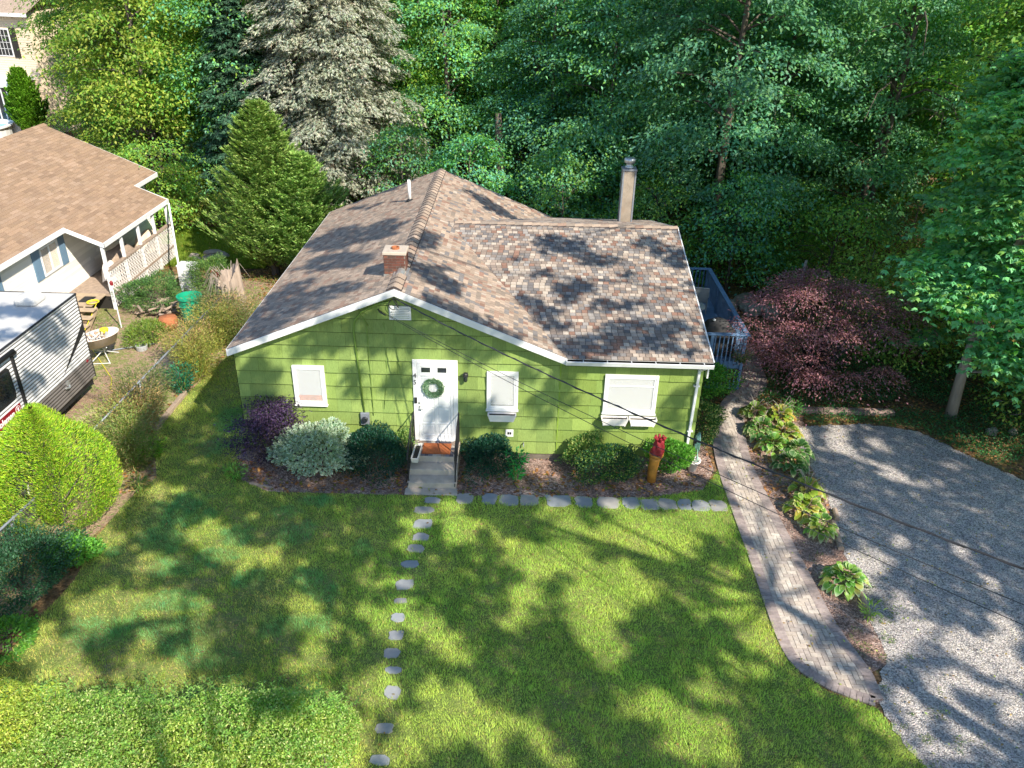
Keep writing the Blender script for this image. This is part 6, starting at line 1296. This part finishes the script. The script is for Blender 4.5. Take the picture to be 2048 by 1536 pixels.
# conifers
def conifer(name, x, y, H, R, zb, nb, pal, twl, tww, lab, seed, droop=.25, per=46, stemcol='bark', ridge_=0, dead=None, upt=0, prof=.8, fanw=.5):
    root = empty(name, (x, y, 0), lab, 'tree'); r = np.random.default_rng(seed); lv = Leaves(); mb = MB(); mb.tube([(x, y, -.1), (x, y, H*.5), (x, y, H*.98)], [R*.075, R*.045, .015], 9)
    for i in range(nb):
        f = ((i+.5)/nb)**.9; z = zb+(H-zb)*f; Rz = R*(1-f)**prof*r.uniform(.68, 1.18)+.12; a = i*2.399+r.normal(0, .2); L_ = Rz; ca, sa = math.cos(a), math.sin(a); st = r.uniform(-.05, .2)+upt
        def pt(t): return np.array([x+ca*L_*t, y+sa*L_*t, z+L_*(st*t-droop*t*t+.10*max(t-.8, 0))])
        mb.tube([pt(0), pt(.35), pt(.7), pt(1)], [max(.012, L_*.015), max(.01, L_*.010), .007, .003], 5, cap=False)
        n = int(per*(L_/R+.25)*1.6); t = r.uniform(.12, 1.0, n)**.75; s = r.choice([-1, 1], n)*r.random(n); w = fanw*L_*(1-t*.75)*.62*(.25+np.minimum(1, t*3)*.75)
        base = np.array([pt(q) for q in t]); P = base+np.stack([-sa*s*w, ca*s*w, -np.abs(s)*w*(.35+.5*droop)-r.random(n)*.05*L_], 1)
        Dr = unit(np.stack([ca+(-sa)*s*1.1, sa+ca*s*1.1, -.45*droop*3+upt*2+r.normal(0, .25, n)], 1)); lv.add(P, Dr, unit(r.normal(0, .45, (n, 3))+(0, 0, 1)), r.uniform(twl*.6, twl*1.25, n), tww*r.uniform(.7, 1.3, n), pick(pal, n, .15)*r.uniform(.8, 1.2), .2)
        # needles on both sides of each twig
        for k_, sg in ((.35, 1), (.35, -1), (.65, 1), (.65, -1)):
            S_ = unit(np.cross(Dr, (0, 0, 1.))); lv.add(P+Dr*(twl*k_*.8), unit(Dr+S_*sg*.9), unit(r.normal(0, .5, (n, 3))+(0, 0, 1)), twl*.5, tww*.75, pick(pal, n, .2), .1)
        if dead is not None:
            m = max(3, n//5); q = r.integers(0, n, m); lv.add(P[q], unit(r.normal(0, .25, (m, 3))+(0, 0, -1)), unit(r.normal(size=(m, 3))), twl*1.3, tww*.35, pick(dead, m), 0)
    link('crown', lv.mesh('crown'), M['needle'], root); mb.build('trunk', M[stemcol], root); return root
conifer('silver_spruce', -2.2, 22.0, 19, 4.7, 2.0, 560, [(.31, .285, .20), (.25, .245, .18), (.37, .335, .245), (.18, .19, .135)], .27, .055, 'large silvery beige blue spruce towering behind the small green conifer', 5, droop=.34, per=96, dead=[(.26, .19, .12), (.33, .25, .17)], prof=.62)
conifer('green_cedar', -2.85, 12.9, 6.5, 2.25, .2, 460, [(.14, .26, .05), (.19, .31, .07), (.10, .20, .04), (.25, .34, .10)], .24, .04, 'taller pointed stem of bright green cedar left of the house roof', 6, droop=-.12, per=46, upt=.6, prof=.8, fanw=.5)
conifer('green_cedar', -1.45, 12.6, 4.7, 1.95, .2, 330, [(.14, .26, .05), (.19, .31, .07), (.10, .20, .04), (.25, .34, .10)], .24, .04, 'lower bright green cedar merging into the right side of the pointed one', 16, droop=-.12, per=46, upt=.6, prof=.75, fanw=.5)
conifer('dark_spruce', -6.4, 21.5, 11, 2.6, 1.0, 240, [(.02, .06, .045), (.03, .09, .06), (.04, .10, .07)], .28, .07, 'dark bluish spruce in deep shade left of the silver spruce', 7, droop=.25, per=44)
conifer('cone_arborvitae', -24.9, 35.6, 4.3, 1.15, .2, 200, [(.09, .22, .012), (.07, .18, .012)], .3, .09, 'narrow bright green cone shaped arborvitae by the cream house', 8, droop=-.3, per=34, upt=.9)
# leaning bare trunk and named forest trunks
mb = MB(); mb.tube([(-14.8, 23.4, 6.2), (-13.2, 24.8, 4.2), (-10.9, 25.4, 1.4), (-9.9, 25.4, -.1)], [.07, .12, .17, .2], 9); mb.tube([(-13.6, 24.6, 4.6), (-13.2, 24.1, 6.0)], [.06, .02], 6); tag(mb.build('leaning_trunk', M['palebark'], smooth=True), 'bare leaning tree trunk rising left behind the tan roof', 'tree trunk')
def bare(x, y, H, r_, lean, lab, pale=False, limbs=5, seed=1):
    root = empty('bare_trunk_tree', (x, y, 0), lab, 'tree'); r = random.Random(seed); mb = MB(); mb.tube([(x, y, -.1), (x+lean*.5, y, H*.5), (x+lean, y, H)], [r_*1.15, r_*.85, r_*.5], 10); mb.build('trunk', M['palebark' if pale else 'bark'], root, smooth=True); mb = MB()
    for i in range(limbs):
        a = r.uniform(0, 6.3); z = H*r.uniform(.55, .98); l = r.uniform(1.2, 2.6); b = Vector((x+lean*z/H, y, z)); mb.tube([b, b+Vector((math.cos(a)*l*.5, math.sin(a)*l*.5, .5)), b+Vector((math.cos(a)*l, math.sin(a)*l, .2)), b+Vector((math.cos(a)*l*1.3, math.sin(a)*l*1.3, -.7))], [r_*.3, .04, .025, .008], 6)
    if limbs: mb.build('limbs', M['palebark' if pale else 'bark'], root)
bare(6.1, 20.2, 5.2, .26, -.3, 'thick grey trunk just behind the roof peak', False, 0, 3)
bare(7.4, 26.5, 14, .28, .4, 'dark trunk standing right of the thick grey trunk', False, 4, 4)
bare(16.9, 9.6, 2.3, .09, .15, 'slim pale trunk behind the purple maple', True, 0, 5)
bare(2.6, 27.5, 14, .25, .5, 'dark trunk in the gap right of the silver spruce', False, 4, 6)
bare(25.8, 13.2, 13, .13, .8, 'pale branching trunk near the top right corner', True, 12, 7)
bare(20.4, 13.4, 13, .10, .3, 'trunk in the middle of the slope above the purple maple', False, 7, 9)
bare(-.6, 21.2, 3, .22, .0, 'short brown trunk below the silver spruce boughs', False, 0, 10)
def twigs(x, y, z, lab, seed):
    r = random.Random(seed); mb = MB()
    for i in range(9): 
        p = Vector((x+r.gauss(0, .3), y+r.gauss(0, .3), z)); a = r.uniform(0, 6.3); pts = [p]
        for k in range(6): pts.append(pts[-1]+Vector((math.cos(a)*.35, math.sin(a)*.35, .22-.14*k))); a += r.gauss(0, .25)
        mb.tube(pts, [.012, .011, .009, .008, .006, .004, .003], 5)
    mb.tube([(x, y, 0), (x, y, z)], [.035, .018], 6); tag(mb.build('dead_sapling', M['palebark']), lab, 'sapling')
twigs(17.2, 15.8, 6.6, 'leafless pale sapling drooping over the dark slope', 3); twigs(22.3, 13.2, 6.6, 'leafless sapling with arching twigs near the lime bushes', 4)

# ================================================================ TALL CANOPY TREES (out of frame, crowns shaped to cast the dappled shade)
# ground plan of the shade that the crowns are shaped to cast: per 0.2 m row, alternating run lengths (open, leafy, open, ...) from x=-17, rows from y=-13
SHADE = np.zeros((220, 220), np.uint8)
for j_, runs in enumerate([
[],
[],
[],
[],
[],
[],
[],
[],
[],
[],
[],
[],
[108,75],
[108,75],
[108,75],
[108,75],
[108,75],
[108,75],
[108,75],
[108,2,2,11,1,59],
[108,1,4,9,3,58],
[108,1,6,2,3,2,3,8,2,17,2,8,1,20],
[108,2,12,1,1,8,7,12,7,2,3,20],
[107,3,13,9,7,12,3,1,8,20],
[106,1,2,1,12,11,5,12,4,4,5,20],
[95,4,10,2,11,8,8,12,3,1,3,1,4,21],
[94,4,7,1,3,1,8,12,7,1,1,11,3,1,7,2,2,18],
[104,2,3,1,7,13,5,2,2,11,2,1,7,3,3,17],
[68,8,6,1,9,14,3,2,5,14,1,5,4,9,3,2,2,5,5,17],
[68,6,7,2,9,7,5,1,4,3,2,22,3,1,3,5,4,5,7,19],
[68,5,7,4,8,7,5,1,3,20,2,6,3,1,3,5,6,3,6,2,3,15],
[68,5,6,5,3,2,3,7,4,10,3,11,4,5,2,2,3,4,3,2,3,6,1,2,5,14],
[68,5,4,1,2,3,3,3,2,9,2,10,4,11,4,9,2,2,1,1,4,2,4,6,6,15],
[68,9,4,2,3,3,2,9,3,3,3,2,4,12,4,12,7,2,7,2,7,15],
[68,8,4,2,8,9,3,3,4,1,5,10,6,11,7,3,7,1,7,16],
[68,4,2,2,15,7,4,2,10,5,3,3,6,11,7,4,6,1,6,1,3,35],
[68,3,2,2,15,8,4,2,9,5,4,2,6,11,9,4,10,2,4,35],
[68,2,3,1,15,8,4,3,8,7,3,2,9,4,3,1,10,5,7,3,4,35],
[68,2,2,2,14,9,4,7,3,9,3,2,9,3,3,1,10,8,3,5,3,35],
[68,2,1,5,3,19,1,5,3,12,4,2,10,2,15,7,3,43],
[68,35,6,11,3,2,10,5,16,3,3,43],
[68,11,6,6,1,10,4,1,2,11,2,3,10,5,5,1,11,48],
[68,10,7,5,5,7,3,2,2,12,3,1,10,5,4,2,12,11,1,35],
[68,10,7,4,6,7,2,15,5,1,9,6,4,1,14,10,3,33],
[75,5,2,5,8,22,16,7,3,2,6,1,9,9,2,33],
[77,7,10,23,8,1,6,8,2,3,6,1,9,44],
[77,6,10,14,2,8,11,4,7,7,6,1,8,44],
[77,5,9,15,3,8,12,1,10,6,6,3,6,8,1,35],
[76,5,7,18,3,4,3,2,3,1,18,7,5,4,5,1,2,5,2,34],
[75,6,2,2,3,18,3,4,3,7,18,2,1,3,4,6,3,1,3,5,2,34],
[75,10,2,19,3,2,5,7,22,2,3,8,1,2,3,6,1,34],
[75,31,3,2,5,7,5,1,17,1,9,49],
[75,31,3,1,5,8,5,1,28,48],
[75,32,1,2,5,8,5,3,27,47],
[75,1,2,32,4,9,4,3,6,1,22,46],
[79,31,4,10,2,4,5,3,3,1,17,46],
[78,33,2,18,3,8,3,1,14,45],
[73,2,2,69,5,1,8,45],
[72,74,14,45],
[71,75,6,1,6,46],
[70,76,6,3,4,12,3,31],
[70,52,5,10,4,5,5,20,3,31],
[69,52,7,9,5,1,2,1,5,17,2,2,2,31],
[68,53,7,9,13,17,3,35],
[68,53,7,9,15,15,3,35],
[68,17,67,1,4,10,2,7,2,27],
[68,16,41,2,31,7,2,1,1,7,3,26],
[68,15,42,3,13,2,4,1,10,7,2,10,3,2,4,19],
[50,2,16,14,24,1,18,3,8,1,3,3,4,2,10,4,4,14,6,18],
[50,2,16,13,24,1,3,5,4,2,5,3,6,3,2,5,3,3,9,3,4,2,2,10,7,18],
[50,2,16,13,23,2,2,6,3,3,6,2,6,2,2,7,1,3,2,1,8,2,4,2,3,9,8,17],
[50,2,16,16,19,2,2,6,19,3,2,12,11,2,4,2,3,9,8,17],
[50,2,16,16,8,2,3,2,4,1,12,5,10,3,3,12,11,2,4,3,1,10,8,17],
[50,2,22,9,8,3,2,3,16,6,10,2,3,13,11,3,3,14,9,16],
[50,2,22,9,7,3,2,3,17,5,11,1,3,14,11,3,3,14,10,15],
[50,2,22,2,1,5,7,3,3,2,18,3,16,16,10,3,3,15,9,15],
[50,2,22,2,1,3,9,2,19,8,15,16,1,2,8,5,1,15,10,14],
[132,16,4,1,7,3,5,2,2,10,9,14],
[48,1,26,1,5,6,14,5,8,3,15,16,4,1,7,3,5,1,4,8,10,14],
[44,3,1,1,25,3,2,28,6,6,6,3,4,17,4,1,6,2,6,1,4,8,10,14],
[48,1,24,5,3,26,5,9,2,6,3,18,3,3,3,4,4,2,3,9,11,13],
[48,2,23,5,5,23,6,10,3,4,3,32,1,16,11,13],
[47,3,23,5,7,18,11,12,5,24,5,6,29,10],
[47,3,23,5,9,4,1,7,18,10,4,24,4,9,27,10],
[47,3,23,6,12,7,13,1,5,11,3,24,4,9,27,10],
[41,9,23,6,12,3,16,3,5,11,2,24,5,9,25,11],
[40,7,1,1,24,7,1,1,27,4,6,5,1,4,2,24,7,7,14,2,8,12],
[40,7,1,1,24,10,25,4,19,24,7,7,23,13],
[42,2,4,1,24,11,10,2,12,4,19,22,9,7,23,13],
[73,11,8,5,10,4,5,3,11,22,10,7,23,13],
[73,11,6,7,10,4,5,4,10,19,2,1,10,7,23,13],
[73,10,6,8,9,3,8,1,2,1,9,18,3,4,8,6,23,13],
[73,5,11,7,10,2,3,3,6,2,8,15,5,5,8,6,20,16],
[73,5,11,6,15,5,15,15,8,1,9,6,20,16],
[73,5,10,6,16,5,15,14,3,1,15,5,21,16],
[73,5,10,6,16,5,15,13,12,1,7,5,22,3,2,4,5,1],
[74,3,33,5,12,2,1,12,22,2,25,2,2,6,3,1],
[74,3,34,2,7,1,8,12,50,2,2,10],
[80,3,23,2,11,2,8,12,3,1,8,2,36,8,4,2],
[79,4,23,2,11,2,8,16,8,3,34,9,4,2],
[77,6,36,1,9,18,7,1,35,9,4,2],
[77,6,6,1,39,19,4,2,36,9,5,1],
[76,7,5,3,12,2,9,4,7,2,2,24,37,8],
[75,7,6,3,12,2,8,6,5,3,2,21,39,9],
[75,6,7,3,12,1,8,6,6,27,39,7],
[75,5,8,4,20,5,7,28,39,5],
[75,4,9,4,16,5,11,28,40,3],
[81,2,5,3,16,7,10,3,1,24,41,2],
[79,6,21,7,12,1,2,23],
[77,8,21,6,8,5,3,22],
[76,9,21,4,11,4,3,22],
[75,10,42,23],
[75,10,42,22,41,5],
[74,11,42,22,40,8,1,4],
[74,10,43,24,38,14],
[73,11,43,25,17,9,10,16],
[73,10,45,19,1,5,3,2,8,13,4,21],
[73,9,46,18,2,5,3,2,8,14,3,21],
[73,8,47,18,2,6,12,15,5,18],
[74,5,49,18,4,5,17,10,7,14],
[76,1,52,19,4,3,17,10,7,14],
[129,19,4,3,17,10,8,13],
[129,19,4,2,16,12,12,10],
[130,18,5,1,15,13,15,8],
[130,18,21,12,16,8],
[130,19,20,11,17,8],
[103,2,25,22,19,8,17,4,2,2],
[101,5,24,23,18,7,19,2,3,2],
[80,1,17,8,25,22,18,8],
[79,2,17,6,27,21,18,9],
[79,1,17,6,28,24,4,6,4,10],
[78,1,18,5,29,48],
[77,2,16,6,31,48],
[94,6,32,41,1,6],
[94,4,34,48],
[94,4,16,66],
[74,1,35,70],
[74,3,31,71],
[74,5,25,69,1,5],
[74,7,19,73],
[68,15,13,77],
[68,16,9,80,20,2],
[68,18,4,83,18,5],
[68,105,16,9],
[68,105,16,9],
[68,105,17,1,6,1],
[68,105,9,3,12,1],
[68,105,7,6,11,1],
[68,106,5,7,11,2],
[68,111,2,5,11,2],
[86,2,3,6,25,7,14,5,3,5],
[87,2,2,6,25,7,14,7,1,5],
[88,6,1,2,24,8,14,12],
[88,4,4,1,24,9,13,10,6,3],
[89,3,17,2,11,8,13,10],
[90,1,17,4,12,2,17,8],
[106,6,31,6],
[105,8,31,4],
[105,7,35,2,33,3],
[41,2,62,5,37,4,29,5],
[38,7,60,5,19,1,10,1,7,4,28,4],
[36,9,60,5,40,1,30,3],
[35,10,61,6,14,2,55,2],
[34,11,62,5,4,2,7,3,61,3],
[33,12,63,4,4,3,6,3,61,3],
[29,2,2,11,65,3,7,1,70,2],
[27,16,67,1,8,3],
[26,16,76,4,58,1],
[26,5,1,9,75,5],
[26,4,3,6,76,5,10,5],
[86,1,28,4,10,8,53,1],
[86,1,28,5,9,9,52,1],
[113,8,10,7,44,3,6,3],
[83,2,27,4,2,1,15,4,28,4,10,8,3,4],
[82,4,26,3,17,6,28,4,10,10,1,4],
[82,5,25,1,19,5,28,6,9,15],
[81,7,23,1,20,2,29,8,10,6,1,5],
[31,2,48,7,43,2,24,1,5,8,10,5,3,3],
[28,7,46,6,44,1,49,6,1,4],
[26,9,44,5,29,6,11,3,53,4],
[25,10,43,3,32,6,7,10,52,1,8,1],
[25,9,43,2,34,6,7,11],
[24,10,42,3,34,7,9,10,18,1,44,3],
[24,8,43,4,35,7,9,10,1,4,55,5],
[24,7,43,4,36,7,9,10,1,1,58,5],
[114,6,10,9,60,6],
[114,5,4,1,11,4,58,5],
[114,5,3,3,11,2,19,3,37,5],
[114,11,31,5,36,5],
[100,1,13,10,5,2,26,5,36,7],
[98,4,12,9,6,2,26,5,40,3],
[98,4,11,10,36,3,41,1],
[98,4,11,9,4,2],
[98,4,10,5,1,4,4,2,35,1],
[98,4,10,5,1,4,4,2,35,1],
[98,4,10,10,3,6],
[97,1,4,3,7,11,2,10],
[95,3,4,4,6,11,2,11,47,2],
[94,4,5,6,3,8,3,17,24,7,10,6],
[94,4,8,6,4,3,4,2,2,13,22,12,5,20],
[94,4,8,6,4,2,5,2,3,11,7,2,13,14,4,22],
[94,4,8,6,5,1,5,2,3,8,26,13,4,20],
[94,3,6,3,1,8,8,2,3,8,27,12,4,19],
[94,2,7,3,2,7,8,2,3,7,36,4,6,9],
[94,2,7,2,3,7,8,3,2,7,35,6,3,8],
[108,5,10,12,29,12,2,9],
[107,3,14,5,3,3,29,23],
[107,2,15,5,3,3,28,24],
[123,6,3,2,30,22],
[109,3,10,4,3,4,32,21],
[109,3,10,4,3,4,20,3,10,19],
[123,2,5,4,19,3,10,19],
[131,3,19,5,18,10],
[132,2,21,4,18,10,7,6],
[116,5,11,2,20,5,4,1,14,9,5,10],
[115,6,12,1,21,3,5,2,21,19],
[97,1,15,9,35,1,5,2,22,18],
[97,1,17,7,41,2,22,18],
[117,5,63,20],
[118,3,46,1,9,1,4,23]
]):
    x_ = 0; v_ = 0
    for n_ in runs: SHADE[j_, x_:x_+n_] = v_; x_ += n_; v_ = 1-v_
def shade_canopy():
    g = .21; xs = np.arange(-16.9, 26.9, g); ys = np.arange(-12.9, 30.9, g); X, Y = np.meshgrid(xs, ys); P = np.stack([X.ravel(), Y.ravel()], 1); P += rng.normal(0, .05, P.shape)
    Q = P+np.stack([vnoise(P, 2.2, 71)-.5, vnoise(P, 2.2, 72)-.5], 1)*.4; I = np.clip(((Q-(-17, -13))/.2).astype(int), 0, 219)
    k = (SHADE[I[:, 1], I[:, 0]] > 0) & (rng.random(len(P)) < .96); P = P[k]; n = len(P)
    h = 14.2+3.2*(vnoise(P, .22, 73)-.5)+1.6*(vnoise(P, 1.1, 74)-.5)+rng.uniform(-.4, .4, n); h = np.maximum(h, 12.9)
    C0 = np.stack([P[:, 0]+.75*h, P[:, 1]-.9*h, h], 1)
    tr = [(22.5, -16.5), (13.5, -25.5), (25.5, -7.0), (27.5, 3.0), (19.5, -30), (31, -15), (14, 26.5), (22.6, 24.5), (31.5, 11), (-3, -33)]
    T = np.array(tr, float); d = np.linalg.norm(C0[:, None, :2]-T[None], axis=2); own = d.argmin(1)
    for i, (tx, ty) in enumerate(tr):
        c = C0[own == i]
        if len(c) < 5: continue
        q = 22; Pn = np.repeat(c, q, axis=0)+np.stack([rng.normal(0, .075, len(c)*q), rng.normal(0, .075, len(c)*q), rng.normal(0, .05, len(c)*q)], 1); m = len(Pn)
        lv = Leaves(); lv.add(Pn, unit(np.c_[rng.normal(0, 1, (m, 2)), rng.normal(-.2, .3, m)]), unit(rng.normal(0, .45, (m, 3))+(0, 0, 1)), rng.uniform(.12, .19, m), rng.uniform(.09, .13, m), pick(G1, m), .1)
        root = empty('oak_tree', (tx, ty, 0), ['tall oak right of the driveway near the utility pole', 'tall oak behind the viewpoint facing the front door', 'tall oak on the right bank of the driveway', 'tall oak beyond the large maple', 'tall oak behind and right of the viewpoint', 'far right oak beside the lane', 'tall woodland oak beyond the deck', 'tall woodland oak on the slope above the maple', 'tall oak at the right edge of the woods', 'far left oak behind the viewpoint'][i], 'tree')
        link('crown', lv.mesh('crown'), M['needle'], root)
        mb = MB(); hh = float(c[:, 2].mean()); cxy = c.mean(0); b = Vector((tx, ty, 0)); top = Vector((tx, ty, hh-1.0)).lerp(Vector((cxy[0], cxy[1], hh-.3)), .18)
        mb.tube([b-Vector((0, 0, .2)), b.lerp(top, .5), top], [.24, .2, .12], 12)
        nlm = max(3, min(12, len(c)//150)); idx = rng.choice(len(c), nlm, replace=False); lim = c[idx]
        for e_ in lim: e_ = Vector(e_); m_ = top.lerp(e_, .5)+Vector((0, 0, .5)); mb.tube([top-Vector((0, 0, .6)), m_, e_], [.07, .04, .015], 6)
        for j in rng.choice(len(c), min(len(c), nlm*14), replace=False):
            e_ = c[j]; s_ = lim[np.linalg.norm(lim-e_, axis=1).argmin()]; mb.tube([s_, e_], [.022, .01], 4, cap=False)
        mb.build('trunk', M['bark'], root)
shade_canopy()
